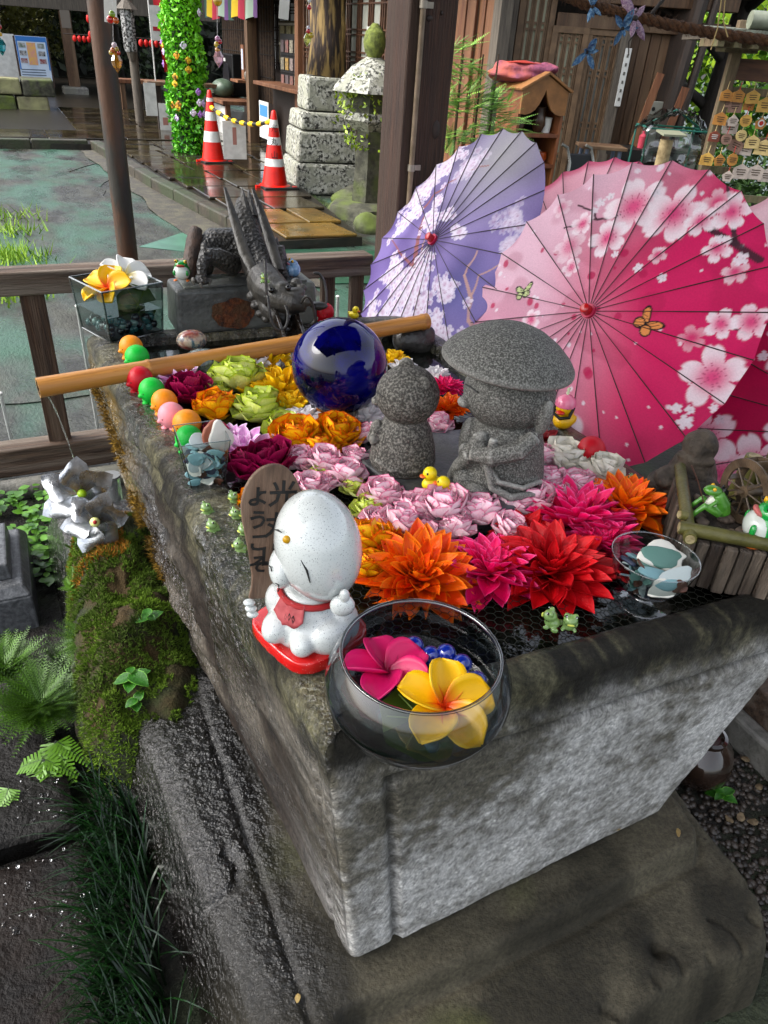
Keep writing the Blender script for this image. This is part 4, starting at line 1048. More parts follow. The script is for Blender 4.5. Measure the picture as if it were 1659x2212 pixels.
# ------------------------------------------------------------------ fish bowl at the near corner
bl = vthing('fish_bowl', 'round clear fish bowl at the near corner with floating plumeria flowers', 'bowl', P(893, 1552, .795))
pf = [(.002, .004), (.06, .002), (.092, .014), (.118, .038), (.1285, .066), (.127, .09), (.118, .112), (.107, .127)]
G().lathe(pf, 56, cap=False).build('wall', smoky, bl, ang=180)
G().lathe([(.1075, .1265), (.110, .129), (.1085, .1315), (.1045, .130), (.105, .1265)], 56, cap=False).build('rim', glass('rim_glass', '#a5aab0', .12, .35), bl, ang=180)
G().lathe([(.0, .052), (.123, .052)], 40, cap=False).build('water', watg, bl)
def blw(x, y, z): return bl.matrix_basis @ Vector((x, y, z))
dsh = mat('bowl_shade', '#1a2028', '#0e1216', sc=20, rough=.3)
random.seed(71)
for k in range(22):
    a_ = random.uniform(0, 6.28); r = random.uniform(.01, .085); kd_ = random.choice(('navy', 'blue', 'teal', 'clear', 'navy'))
    marble(kd_, blw(r * math.cos(a_), r * math.sin(a_), .018 + .02 * (r / .085) ** 2), kd_ + ' glass marble on the floor of the fish bowl', 'marbles in the fish bowl')
for k, (x, y, z) in enumerate([(-.012, .082, .062), (.014, .068, .06), (.036, .074, .063), (.06, .058, .062), (.036, .046, .058), (.082, .03, .06), (.062, .034, .056)]):
    marble('blue', blw(x, y, z), 'dark blue glass marble clustered behind the plumerias in the bowl', 'marbles floating behind the plumerias', 1.2)
plumeria('plumeria', 'magenta plumeria floating on the left of the fish bowl', pl_p, blw(-.044, .022, .062), .064, (-.02, .03), .5)
plumeria('plumeria', 'yellow plumeria with orange heart floating on the right of the fish bowl', pl_y, blw(.04, -.03, .064), .068, (.3, .08), .2)
notched_leaf('pad_leaf', 'dark green floating leaf under the yellow plumeria', blw(.01, -.045, .05), .06, (.35, 0, 1.2))

# ------------------------------------------------------------------ goblet of sea glass
gb = vthing('glass_goblet', 'short stemmed clear glass goblet filled with sea glass', 'goblet', P(1385, 1298, .787))
G().lathe([(.052, .001), (.05, .003), (.03, .006), (.018, .010), (.016, .016), (.022, .022), (.040, .030), (.056, .045), (.066, .066), (.0735, .095), (.0745, .1)], 48, cap=False).build('wall', glass('goblet_glass', '#cdd4d4', .04, .32), gb, ang=180)
G().lathe([(.0742, .0995), (.0758, .1012), (.0742, .1025), (.0728, .1005)], 48, cap=False).build('rim', glass('goblet_rim', '#d8dcdc', .1, .5), gb, ang=180)
random.seed(81)
gw = lambda x, y, z: gb.matrix_basis @ Vector((x, y, z))
for k in range(90):
    zz = random.uniform(.03, .07); rm = .026 + (zz - .03) * .95; a_ = random.uniform(0, 6.28); r = rm * math.sqrt(random.uniform(.2, 1)) * .85
    kd_ = random.choice(('white', 'white', 'aqua', 'aqua', 'brown', 'green', 'navy'))
    seaglass(kd_, gw(r * math.cos(a_), r * math.sin(a_), zz), (random.uniform(-.8, .8), random.uniform(-.8, .8), a_), random.uniform(.55, .85), kd_ + ' sea glass piece in the goblet', 'sea glass in the goblet')
for kd_, x, y, z, rx, ry, rz, s_, lab in (('pottery', .008, .03, .082, .55, .1, .2, 2.4, 'white edged pottery shard standing at the back of the goblet'), ('green', .006, .024, .084, .55, .1, .2, 2.05, 'grey green sea glass lying on the white shard in the goblet'), ('green', -.012, .008, .075, .4, .2, .8, 1.4, 'pale green sea glass in the middle of the goblet'), ('navy', -.04, .0, .07, .3, .5, 1.2, 1.5, 'navy glazed shard at the left of the goblet'), ('brown', -.018, -.005, .079, .6, .1, 1.3, .95, 'dark brown sea glass on top in the goblet'), ('aqua', .002, -.018, .074, .2, .1, .1, 1.3, 'aqua sea glass on top at the centre of the goblet'), ('white', .04, -.012, .078, .3, -.3, .4, 1.6, 'big white frosted sea glass at the right of the goblet'), ('pottery', .026, -.042, .066, .5, -.2, .3, 1.4, 'white rimmed shard near the front of the goblet'), ('aqua', .03, -.036, .072, .3, -.2, .2, 1.1, 'pale aqua sea glass at the front of the goblet'), ('brown', .052, -.03, .074, .3, -.4, .6, .8, 'brown sea glass at the right rim of the goblet')):
    seaglass(kd_, gw(x, y, z), (rx, ry, rz), s_, lab, None)

# ------------------------------------------------------------------ tapered square vase of sea glass
sv = vthing('square_vase', 'tapered square glass vase full of sea glass on the left rim', 'vase', P(443, 1036, .795), R_(9))
def sqv(w0, w1, h_, z0=0):
    q = [Vector((sx * w0, sy * w0, z0)) for sx, sy in ((-1, -1), (1, -1), (1, 1), (-1, 1))] + [Vector((sx * w1, sy * w1, z0 + h_)) for sx, sy in ((-1, -1), (1, -1), (1, 1), (-1, 1))]; return q
q = sqv(.034, .049, .112)
G().add(q, [(0, 1, 5, 4), (1, 2, 6, 5), (2, 3, 7, 6), (3, 0, 4, 7), (3, 2, 1, 0)]).build('wall', clear, sv, smooth=False)
g = G()
for a_, b_ in ((4, 5), (5, 6), (6, 7), (7, 4), (0, 4), (1, 5), (2, 6), (3, 7), (0, 1), (1, 2), (2, 3), (3, 0)): g.tube([q[a_], q[b_]], .0011, 6)
g.build('glass_edge', edgeg, sv)
random.seed(91); svw = lambda x, y, z: sv.matrix_basis @ Vector((x, y, z))
for k in range(64):
    zz = random.uniform(.008, .078); wd_ = (.034 + zz / .112 * .015) * .74; x, y = random.uniform(-wd_, wd_), random.uniform(-wd_, wd_)
    if k % 2: y = -wd_ * random.uniform(.8, 1)
    kd_ = random.choice(('white', 'white', 'aqua', 'aqua', 'pottery', 'brown', 'navy', 'aqua'))
    seaglass(kd_, svw(x, y, zz), (random.uniform(.8, 1.9), random.uniform(-.5, .5), random.uniform(-.4, .4)), random.uniform(.75, 1.15), kd_ + ' sea glass piece in the square vase', 'sea glass in the square vase')
seaglass('clay', svw(.03, .005, .095), (1.2, 1.2, .3), 2.3, 'red clay shard standing up in the square vase', None)
seaglass('pottery', svw(.038, .0, .097), (1.2, 1.35, .3), 1.9, 'white broken edge of pottery standing in the square vase', None)
seaglass('white', svw(-.005, .0, .092), (.5, .3, .3), 1.3, 'white frosted sea glass on top in the square vase', None)

# ------------------------------------------------------------------ square glass tank at the back left
tk = vthing('glass_tank', 'square glass tank with plumerias and marbles on the back left corner', 'vase', P(265, 712, .80), R_(27))
q = sqv(.088, .098, .155)
G().add(q, [(0, 1, 5, 4), (1, 2, 6, 5), (2, 3, 7, 6), (3, 0, 4, 7), (3, 2, 1, 0)]).build('wall', glass('tank_glass', '#b9c4c2', .03, .12), tk, smooth=False)
g = G()
for a_, b_ in ((4, 5), (5, 6), (6, 7), (7, 4), (0, 4), (1, 5), (2, 6), (3, 7), (0, 1), (1, 2), (2, 3), (3, 0)): g.tube([q[a_], q[b_]], .0028, 6)
g.build('glass_edge', edgeg, tk)
G().add(sqv(.0915, .0915, 0, .075)[:4], [(0, 1, 2, 3)]).build('water', glass('tank_water', '#6f8a86', .02, .2), tk)
G().add(sqv(.086, .086, .004, .002), [(3, 2, 1, 0), (4, 5, 6, 7), (0, 1, 5, 4), (1, 2, 6, 5), (2, 3, 7, 6), (3, 0, 4, 7)]).build('sand', mat('dark_sand', '#14211f', '#0b1214', sc=40, rough=.5), tk)
random.seed(101); tw = lambda x, y, z: tk.matrix_basis @ Vector((x, y, z))
for k in range(70):
    x, y = random.uniform(-.07, .07), random.uniform(-.07, .07)
    if k % 3 == 0: y = -.072
    if k % 3 == 1: x = random.choice((-.072, .072))
    kd_ = random.choice(('teal', 'clear', 'navy', 'teal')); marble(kd_, tw(x, y, .02 + .045 * random.random() ** 1.4), kd_ + ' glass marble in the square tank', 'marbles in the square tank', 1.05)
plumeria('plumeria', 'yellow plumeria in the square tank', pl_y, tw(-.035, -.01, .138), .078, (.55, -.1), -.15)
plumeria('plumeria', 'white plumeria at the back of the square tank', pl_w, tw(.05, .03, .15), .078, (.45, .2), .6)
notched_leaf('pad_leaf', 'green notched leaf hanging in the square tank', tw(.035, -.05, .085), .065, (1.25, .1, TH + .1))
# ------------------------------------------------------------------ floating flowers: every petal its own piece
def fmat(n_, c, c2=None, edge=None, rough=.5, a=.86, b_=1.0, rand=.12):
    return mat('petal_' + n_, c, c2, sc=.9, det=4, lo=.35, hi=.7, rough=.42, edge=(edge, a, b_) if edge else None, rand=rand, bump=.25, bsc=6, stretch=(4, 1, 1), cd_=.03, spec=.3)
FM = {
 'red': fmat('red', '#c80a14', '#a80410', '#d81c28'), 'magenta': fmat('magenta', '#ee1266', '#d80a58', '#f4569a'),
 'orange': fmat('orange', '#ee6a06', '#e64c04', '#f28a14'), 'orange_red': fmat('orange_red', '#e83406', '#ea5404', '#ee700c'),
 'pink': fmat('pink', '#f0c4d0', '#f4dde3', '#e45a94', a=.93), 'lime': fmat('lime', '#c3cc56', '#d8e092', '#b0c81e', a=.9),
 'amber': fmat('amber', '#f0ac08', '#f0bc14', '#e0480a', a=.90), 'yellow': fmat('yellow', '#f0c408', '#e8ae06', '#f2d030'),
 'white': fmat('white', '#e8e5e4', '#f0eeec', '#e0d8de'), 'cream': fmat('cream', '#e8e4d6', '#f0ece2', '#dcd6c4'),
 'lilac': fmat('lilac', '#d88ccc', '#ecc0e0', '#f0e4f0'), 'wine': fmat('wine', '#86033c', '#6d0230', '#a0104c'),
 'crimson': fmat('crimson', '#7d0410', '#5e020c', '#8e0c1c')}
PM = {}
def pmesh(kind, c, v):
    k = (kind, c, v)
    if k not in PM:
        m = FM[c]
        a = {'dahlia': (1, .36 + .03 * v, .5, .16 - .08 * v, .28, .3), 'ball': (1, 1.06 - .06 * v, .5 + .08 * v, .22 + .08 * v, 1.0, .4),
             'mum': (1, .34 + .02 * v, .9, .28, .75, .4), 'lily': (1, .42 + .04 * v, .5, .05 + .06 * v, .35, .25), 'bract': (1, .5, .3, -.15, .2, .3)}[kind]
        PM[k] = petal_mesh('petal', m, a[0], a[1], a[2], a[3], a[4], a[5], 7, 8, random.uniform(-.08, .08), .035)
    return PM[k]
LAY = {'dahlia': [(15, 1.0, 3, .0), (15, .96, 14, .01), (14, .88, 25, .03), (12, .77, 37, .05), (11, .63, 49, .07), (8, .47, 61, .09), (6, .32, 72, .11), (4, .2, 82, .12)],
       'ball': [(8, .74, 12, .0), (8, .74, 30, .03), (8, .68, 46, .08), (7, .58, 58, .14), (6, .46, 68, .20), (4, .34, 78, .24)],
       'mum': [(12, .9, 8, .0), (12, .86, 26, .02), (11, .78, 44, .04), (9, .66, 60, .07), (6, .5, 76, .1)],
       'lily': [(7, 1.0, 22, .0), (7, .85, 42, .0), (6, .6, 62, .0)],
       'bract': [(8, 1.0, 10, .0), (8, .8, 35, .0), (6, .5, 60, .0)]}
def flower(kind, c, x, y, rpx, label, z=.782, tilt=(0, 0), c2=None, seed=0, group='artificial flowers floating in the basin'):
    random.seed(int(x * 31 + y) + seed)
    q = P(x, y, z + .012); r = rpx / ppm(q) * {'ball': 1.64 if c == 'pink' else 1.5, 'dahlia': 1.2, 'mum': 1.4, 'lily': 1.35, 'bract': 1.2}[kind]
    t_ = thing('floating_flower', label, 'flower', (q.x, q.y, z), random.uniform(0, 6.28), group)
    t_.rotation_euler = (tilt[0] + random.uniform(-.16, .16), tilt[1] + random.uniform(-.16, .16), t_.rotation_euler.z)
    for li, (n_, L_, el, zo) in enumerate(LAY[kind]):
        for k in range(n_):
            cc = c2 if (c2 and li >= len(LAY[kind]) - 2) else c
            if c == 'orange' and random.random() < .22: cc = 'orange_red'
            o = bpy.data.objects.new('petal', pmesh(kind, cc, random.randrange(4))); COL.objects.link(o); o.parent = t_
            az = 2 * math.pi * (k + .5 * (li % 2)) / n_ + random.uniform(-.14, .14)
            o.matrix_local = Matrix.Rotation(az, 4, 'Z') @ Matrix.Translation((0, .04 * r, zo * r)) @ Matrix.Rotation(R_(el + random.uniform(-9, 9)), 4, 'X') @ Matrix.Rotation(random.uniform(-.25, .25), 4, 'Y') @ Matrix.Scale(r * L_ * random.uniform(.88, 1.1), 4)
    return t_
FL = [
 ('dahlia', 'red', 1190, 1232, 118, 'big scarlet dahlia at the front, largest of the flowers'),
 ('dahlia', 'magenta', 1060, 1232, 96, 'magenta dahlia between the scarlet one and the orange one'),
 ('dahlia', 'magenta', 1245, 1125, 105, 'magenta dahlia behind the scarlet dahlia'),
 ('dahlia', 'orange', 905, 1245, 112, 'orange dahlia behind the fish bowl'),
 ('dahlia', 'orange', 1350, 1100, 98, 'orange dahlia at the right beside the bamboo planter'),
 ('dahlia', 'orange', 968, 880, 42, 'orange flower between the two stone figures, behind them'),
 ('dahlia', 'magenta', 962, 835, 36, 'magenta flower behind the stone child, rearmost between the figures'),
 ('bract', 'crimson', 1172, 945, 46, 'dark crimson flower behind the hat figure on the right'),
 ('ball', 'pink', 700, 1012, 44, 'pale pink rosette left of the slate slab, behind the wine flower'),
 ('ball', 'pink', 745, 1035, 42, 'pale pink rosette against the left corner of the slate slab'),
 ('ball', 'pink', 770, 1000, 34, 'pale pink rosette hidden by the slab corner'),
 ('ball', 'pink', 828, 1082, 46, 'pale pink rosette in front of the slab, right of the white head'),
 ('ball', 'pink', 862, 1142, 48, 'pale pink rosette behind the orange dahlia'),
 ('ball', 'pink', 960, 1118, 58, 'large pale pink rosette right below the two ducks'),
 ('ball', 'pink', 1035, 1120, 46, 'pale pink rosette behind the magenta dahlia'),
 ('ball', 'pink', 1058, 1082, 40, 'pale pink rosette at the foot of the hat figure'),
 ('ball', 'pink', 1150, 1092, 48, 'pale pink rosette at the slab front, left of the rear magenta dahlia'),
 ('ball', 'pink', 1185, 1050, 40, 'pale pink rosette beside the hat figure, below the white flower'),
 ('ball', 'pink', 1245, 1060, 44, 'pink rosette in front of the right white flower'),
 ('ball', 'pink', 948, 932, 38, 'pale pink rosette seen between the two stone figures'),
 ('ball', 'pink', 790, 945, 30, 'pink rosette left of the stone child'),
 ('ball', 'pink', 1172, 995, 34, 'pink rosette behind the hat figure'),
 ('ball', 'pink', 920, 1165, 36, 'pink rosette peeking out behind the orange dahlia top'),
 ('ball', 'pink', 1095, 1150, 40, 'pink rosette above the scarlet dahlia'),
 ('ball', 'lime', 515, 838, 62, 'lime green rosette below the bamboo, upper one of the left pair'),
 ('ball', 'lime', 562, 902, 58, 'lime green rosette below the yellow flower, lower one of the left pair'),
 ('ball', 'lime', 695, 1045, 38, 'lime green rosette behind the white head'),
 ('ball', 'lime', 798, 1108, 40, 'lime green rosette right of the white head'),
 ('ball', 'lime', 760, 1058, 30, 'small lime rosette half hidden by the white head'),
 ('ball', 'amber', 470, 898, 52, 'amber rosette with red edges beside the row of squeeze toys'),
 ('ball', 'amber', 642, 962, 60, 'amber rosette with red edges in the middle of the left side'),
 ('ball', 'amber', 728, 952, 56, 'amber rosette with red edges left of the stone child'),
 ('ball', 'amber', 800, 1185, 62, 'amber rosette right beside the white head'),
 ('ball', 'amber', 545, 1085, 34, 'amber rosette behind the paddle sign'),
 ('ball', 'amber', 800, 1235, 48, 'amber rosette between the white figure and the orange dahlia'),
 ('mum', 'yellow', 605, 850, 56, 'yellow chrysanthemum left of the blue ball'),
 ('mum', 'yellow', 580, 792, 44, 'yellow chrysanthemum right under the bamboo pole'),
 ('mum', 'yellow', 625, 888, 46, 'yellow chrysanthemum below the first one, next to the slate'),
 ('mum', 'yellow', 848, 782, 30, 'yellow chrysanthemum peeking out right of the blue ball'),
 ('mum', 'white', 535, 800, 44, 'white chrysanthemum under the bamboo pole'),
 ('mum', 'white', 652, 918, 44, 'white chrysanthemum in front of the blue ball'),
 ('mum', 'white', 782, 906, 50, 'white chrysanthemum between the blue ball and the stone child'),
 ('mum', 'white', 628, 778, 30, 'white chrysanthemum touching the blue ball on the left'),
 ('mum', 'white', 872, 800, 28, 'white chrysanthemum behind the stone child'),
 ('mum', 'white', 940, 815, 28, 'white chrysanthemum behind the magenta flower'),
 ('lily', 'lilac', 385, 832, 58, 'lilac lily shaped flower beside the red squeeze toy'),
 ('lily', 'lilac', 528, 972, 54, 'lilac flower beside the square vase'),
 ('ball', 'wine', 408, 862, 52, 'wine red flower below the lilac lily'),
 ('ball', 'wine', 585, 1015, 62, 'wine red flower behind the paddle sign'),
 ('ball', 'wine', 530, 1020, 50, 'wine red flower right of the square vase'),
 ('ball', 'cream', 1212, 1003, 52, 'cream white flower on the right, beside the red squeeze toy'),
 ('ball', 'cream', 1298, 1032, 50, 'cream white flower nearest the right rim'),
 ('ball', 'pink', 668, 1060, 40, 'pale pink rosette behind the top of the white head'),
 ('ball', 'pink', 905, 1108, 44, 'pale pink rosette against the near edge of the slate slab'),
 ('ball', 'pink', 1008, 1105, 40, 'pale pink rosette close to the feet of the hat figure'),
 ('ball', 'pink', 1110, 1098, 40, 'pale pink rosette at the right end of the slab front'),
 ('ball', 'pink', 1290, 1085, 36, 'pink rosette between the rear magenta and the right orange dahlia'),
 ('ball', 'pink', 1210, 1075, 36, 'pink rosette left of the rear magenta dahlia'),
 ('mum', 'yellow', 560, 850, 40, 'yellow chrysanthemum between the two lime rosettes'),
 ('mum', 'yellow', 660, 850, 34, 'yellow chrysanthemum touching the slate beside the ball'),
 ('lily', 'lilac', 430, 815, 44, 'small lilac flower under the bamboo pole'),
 ('mum', 'white', 700, 930, 36, 'white chrysanthemum right of the one before the ball'),
 ('ball', 'amber', 690, 985, 46, 'amber rosette between the other two in the middle'),
 ('ball', 'lime', 610, 935, 44, 'lime green rosette left of the middle amber one'),
 ('ball', 'wine', 460, 945, 36, 'wine red flower below the amber one beside the toys'),
 ('dahlia', 'orange', 840, 1180, 70, 'smaller orange dahlia behind the large orange one'),
 ('dahlia', 'red', 1130, 1160, 70, 'smaller red dahlia above the magenta one'),
 ('dahlia', 'magenta', 1300, 1175, 80, 'magenta dahlia beside the goblet'),
 ('ball', 'lime', 470, 855, 34, 'small lime rosette between the lilac and the amber flower'),
 ('mum', 'yellow', 520, 880, 32, 'small yellow chrysanthemum between the lime pair and the amber one'),
 ('ball', 'amber', 600, 1000, 30, 'small amber rosette behind the wine flower'),
 ('ball', 'pink', 655, 1000, 36, 'pale pink rosette right of the wine flower'),
 ('ball', 'pink', 700, 1050, 30, 'pale pink rosette hidden by the white head'),
 ('ball', 'pink', 880, 1100, 36, 'pale pink rosette left of the near slab corner'),
 ('ball', 'pink', 815, 1130, 36, 'pale pink rosette behind the smaller orange dahlia'),
 ('ball', 'pink', 985, 1150, 38, 'pale pink rosette above the magenta dahlia'),
 ('mum', 'white', 745, 905, 34, 'white chrysanthemum on the slate edge below the ball'),
 ('mum', 'yellow', 745, 925, 28, 'small yellow flower below the white ones at the slate edge'),
 ('lily', 'lilac', 500, 950, 40, 'lilac flower right behind the square vase'),
 ('ball', 'cream', 1255, 1012, 36, 'cream white flower between the other two cream ones'),
]
for k_, c_, x, y, r_, lab in FL: flower(k_, c_, x, y, r_, lab, .786 if k_ == 'dahlia' else (.792 if c_ == 'pink' else .782), (.12, 0) if k_ == 'dahlia' else (0, 0))

# ------------------------------------------------------------------ squeeze toys
def toy(c, x, y, rpx, turn, label, z=.795, dark=None):
    q = P(x, y, z + .036); r = rpx / ppm(q)
    t_ = vthing('squeeze_toy', label, 'toy', (q.x, q.y, z), turn, 'round rubber squeeze toys along the rim')
    m_ = mat('rubber_' + c, {'red': '#b3081c', 'green': '#0fae35', 'orange': '#dd8413', 'pink': '#e08a94'}[c], rough=.45, sss=.0, spec=.35)
    g = G().ell((0, 0, r * 1.05), r, 20, 14); g.ell((-r * .92, -r * .25, r * .82), (r * .24, r * .22, r * .18), 10, 8)
    fuse(g, 'body', m_, t_, r * .08, 3)
    for k in range(6):
        a_ = 2 * math.pi * k / 6 + .3; G().ell((r * .62 * math.cos(a_), r * .62 * math.sin(a_), r * .16), (r * .3, r * .3, r * .2), 10, 7).build('foot', m_, t_, ang=180)
    for s_ in (-.45, .3): G().ell((-r * .78, -r * .55 if s_ < 0 else r * .4, r * 1.06), r * .07, 8, 6).build('eye', ink, t_)
    return t_
toy('orange', 283, 748, 25, .1, 'orange squeeze toy by the glass tank, behind the green one', .8)
toy('green', 296, 770, 26, .2, 'green squeeze toy just behind the bamboo pole', .8)
toy('red', 302, 818, 28, .2, 'red squeeze toy in front of the bamboo pole, first in the row')
toy('green', 328, 842, 28, .2, 'green squeeze toy second in the row after the red one')
toy('orange', 355, 866, 28, .2, 'orange squeeze toy third in the row, before the pink one')
toy('pink', 370, 895, 29, .2, 'pink squeeze toy, the only pink one')
toy('orange', 404, 914, 31, .2, 'orange squeeze toy behind the square vase')
toy('green', 408, 945, 30, .2, 'green squeeze toy seen through the square vase')
toy('red', 702, 672, 20, 1.2, 'red squeeze toy at the back beside the dragon block', .8)
toy('red', 1277, 972, 31, .2, 'red squeeze toy on the right rim near the parasol')

# ------------------------------------------------------------------ ducks
yel = mat('duck_yellow', '#e3cf12', '#d8bf0c', sc=14, rough=.4, spot=('#5a5210', 130, .04)); orb = mat('duck_beak', '#d8601a', rough=.4)
def duck(label, loc, h_, turn, helmet=False):
    t_ = vthing('toy_duck', label, 'toy duck', loc, turn); s_ = h_
    g = G().ell((0, 0, .27 * s_), (.42 * s_, .30 * s_, .27 * s_), 18, 12); g.ell((.4 * s_, 0, .38 * s_), (.12 * s_, .14 * s_, .1 * s_), 10, 8, M3(0, 0, -.5)); g.ell((-.15 * s_, 0, .7 * s_), (.26 * s_, .25 * s_, .26 * s_), 16, 12)
    g.ell((.08 * s_, -.26 * s_, .3 * s_), (.22 * s_, .07 * s_, .13 * s_), 10, 8); g.ell((.08 * s_, .26 * s_, .3 * s_), (.22 * s_, .07 * s_, .13 * s_), 10, 8)
    fuse(g, 'body', yel if not helmet else mat('duck_gold', '#d9a808', rough=.35), t_, s_ * .035, 2)
    G().ell((-.42 * s_, 0, .63 * s_), (.12 * s_, .13 * s_, .06 * s_), 12, 8).build('beak', orb if not helmet else mat('beak_red', '#c0280c', rough=.4), t_)
    for q in (-1, 1): G().ell((-.33 * s_, q * .15 * s_, .78 * s_), (.03 * s_, .04 * s_, .05 * s_), 8, 6).build('eye', ink, t_)
    if helmet:
        hp = mat('helmet_pink', '#d9708f', rough=.2, coat=.5); G().lathe([(.30 * s_, .0), (.30 * s_, .06 * s_), (.26 * s_, .2 * s_), (.14 * s_, .3 * s_), (.001, .33 * s_)], 20, (-.12 * s_, 0, .76 * s_)).build('helmet', hp, t_)
        G().tube([(-.15 * s_, -.27 * s_, .78 * s_), (-.3 * s_, -.24 * s_, .5 * s_), (-.38 * s_, 0, .43 * s_), (-.3 * s_, .24 * s_, .5 * s_), (-.15 * s_, .27 * s_, .78 * s_)], .05 * s_, 8).build('chin_strap', mat('strap_black', '#0d0d0d', rough=.4), t_)
        G().tube([(-.12 * s_, 0, 1.08 * s_), (-.12 * s_, 0, 1.2 * s_)], .02 * s_, 6).build('propeller_shaft', mat('shaft_white', '#d8d8d0'), t_)
        for a_ in (0.3, math.pi + .3): G().ell((-.12 * s_ + .14 * s_ * math.cos(a_), .14 * s_ * math.sin(a_), 1.2 * s_), (.15 * s_, .05 * s_, .012 * s_), 10, 6, M3(a_)).build('propeller_blade', mat('prop_green', '#b9c49a', rough=.4), t_)
    return t_
duck('small yellow duck on the slate slab, farther of the pair', P(933, 1058, .826), .058, .5)
duck('small yellow duck on the slate slab, nearer of the pair', P(962, 1078, .826), .054, -.1)
duck('tiny yellow duck on the back rim by the dragon block', P(764, 688, .80), .046, 2.6)
duck('yellow duck wearing a pink propeller helmet on the right rim', P(1214, 924, .80), .088, 1.25, True)

# ------------------------------------------------------------------ frogs
jel = mat('jelly_green', '#8fb066', '#7da35a', sc=20, rough=.12, coat=.6, trans=.35, sss=0)
def frogproto():
    t_ = thing('jelly_frog', 'x', 'toy frog', (0, 0, 0)); g = G().ell((0, 0, .010), (.012, .010, .010), 14, 10); g.ell((-.005, 0, .021), (.0105, .011, .0085), 14, 10)
    for q in (-1, 1): g.ell((-.004, q * .0065, .028), .0042, 10, 8); g.ell((-.007, q * .009, .004), (.005, .003, .003), 8, 6); g.ell((.006, q * .011, .005), (.006, .004, .0045), 8, 6)
    fuse(g, 'body', jel, t_, .0012, 2)
    for q in (-1, 1): G().ell((-.0072, q * .0075, .0288), .0022, 8, 6).build('eye', ink, t_); G().ell((-.0092, q * .0072, .0295), .0008, 6, 4).build('eye_glint', mat('glint', '#f2f2f2', rough=.2), t_)
    G().ell((-.0155, 0, .0195), (.002, .0055, .0012), 8, 5).build('mouth', mat('belly_yellow', '#c9cf5c', rough=.3), t_)
    return t_
fp = frogproto(); jf = [(450, 1112, 1.0, 'jelly frog left of the others on the rim, upper one'), (463, 1150, .9, 'jelly frog low on the rim, leaning left'), (508, 1088, 1.0, 'jelly frog farthest up beside the amber flower'), (513, 1125, .7, 'jelly frog in the cluster, upper left'), (533, 1125, .9, 'jelly frog in the cluster, upper right'), (531, 1160, .8, 'jelly frog in the middle of the cluster'), (556, 1175, 1.2, 'jelly frog touching the paddle handle'), (522, 1195, .3, 'jelly frog at the lower left of the cluster'), (556, 1218, 1.0, 'jelly frog lowest, behind the paddle'), (1190, 1355, .2, 'jelly frog on the netting, left of the pair'), (1226, 1358, 2.0, 'jelly frog on the netting, right of the pair'), (1362, 1052, .4, 'jelly frog on the right rim by the cream flower'), (572, 612, 1.5, 'jelly frog riding on the dragon head')]
for i, (x, y, tn, lab) in enumerate(jf):
    q = P(x, y, .792 if i < 11 else .8)
    if i == 12: q = PV(572, 612, 1.50)
    rz = -math.atan2(q.x, q.y) + tn - .2
    if i == 0: fp.location = q; fp.rotation_euler = (0, 0, rz); fp['label'] = lab; fp['group'] = 'small translucent green frogs'
    else: copy_tree(fp, q, rz, lab, 1.0 if i not in (9, 10) else 1.15)
def bigfrog(label, loc, h_, turn, back, belly, lip):
    t_ = vthing('frog_figurine', label, 'frog', loc, turn); s_ = h_
    mb_ = mat('frog_' + back, back, rough=.18, coat=.6); bl_ = mat('frog_belly' + belly, belly, rough=.22, coat=.5)
    g = G().ell((.06 * s_, 0, .42 * s_), (.40 * s_, .42 * s_, .42 * s_), 20, 14); g.ell((.02 * s_, 0, .75 * s_), (.30 * s_, .32 * s_, .2 * s_), 16, 10)
    for q in (-1, 1): g.ell((.0, q * .2 * s_, .9 * s_), .11 * s_, 12, 8)
    fuse(g, 'back', mb_, t_, s_ * .03, 3)
    g = G().ell((-.08 * s_, 0, .4 * s_), (.36 * s_, .40 * s_, .37 * s_), 20, 14); g.build('belly', bl_, t_, ang=180)
    G().ell((-.24 * s_, 0, .74 * s_), (.12 * s_, .22 * s_, .07 * s_), 14, 8, M3(0, 0, .5)).build('mouth', mat('lip_' + lip, lip, rough=.3), t_)
    for q in (-1, 1):
        e = G().ell((-.07 * s_, q * .23 * s_, .92 * s_), .085 * s_, 12, 8).build('eye', mat('eye_gold', '#c99a10', rough=.2), t_, ang=180)
        G().ell((-.135 * s_, q * .25 * s_, .93 * s_), .045 * s_, 10, 6).build('pupil', ink, e)
        G().ell((-.2 * s_, q * .3 * s_, .04 * s_), (.16 * s_, .1 * s_, .04 * s_), 10, 6).build('foot', mat('foot_orange', '#c8641a', rough=.3), t_)
        G().ell((-.3 * s_, q * .3 * s_, .42 * s_), (.07 * s_, .09 * s_, .14 * s_), 10, 6).build('hand', mb_, t_)
    return t_
bigfrog('green frog with pearly belly on the left of the dragon block', PV(394, 605, 1.72), .062, 1.4, '#0d7a2c', '#b9beb6', '#8a2a1a')
bigfrog('pale blue frog on the right of the dragon block', PV(632, 598, 1.74), .058, .3, '#6d93b8', '#86a6c4', '#b36a7c')

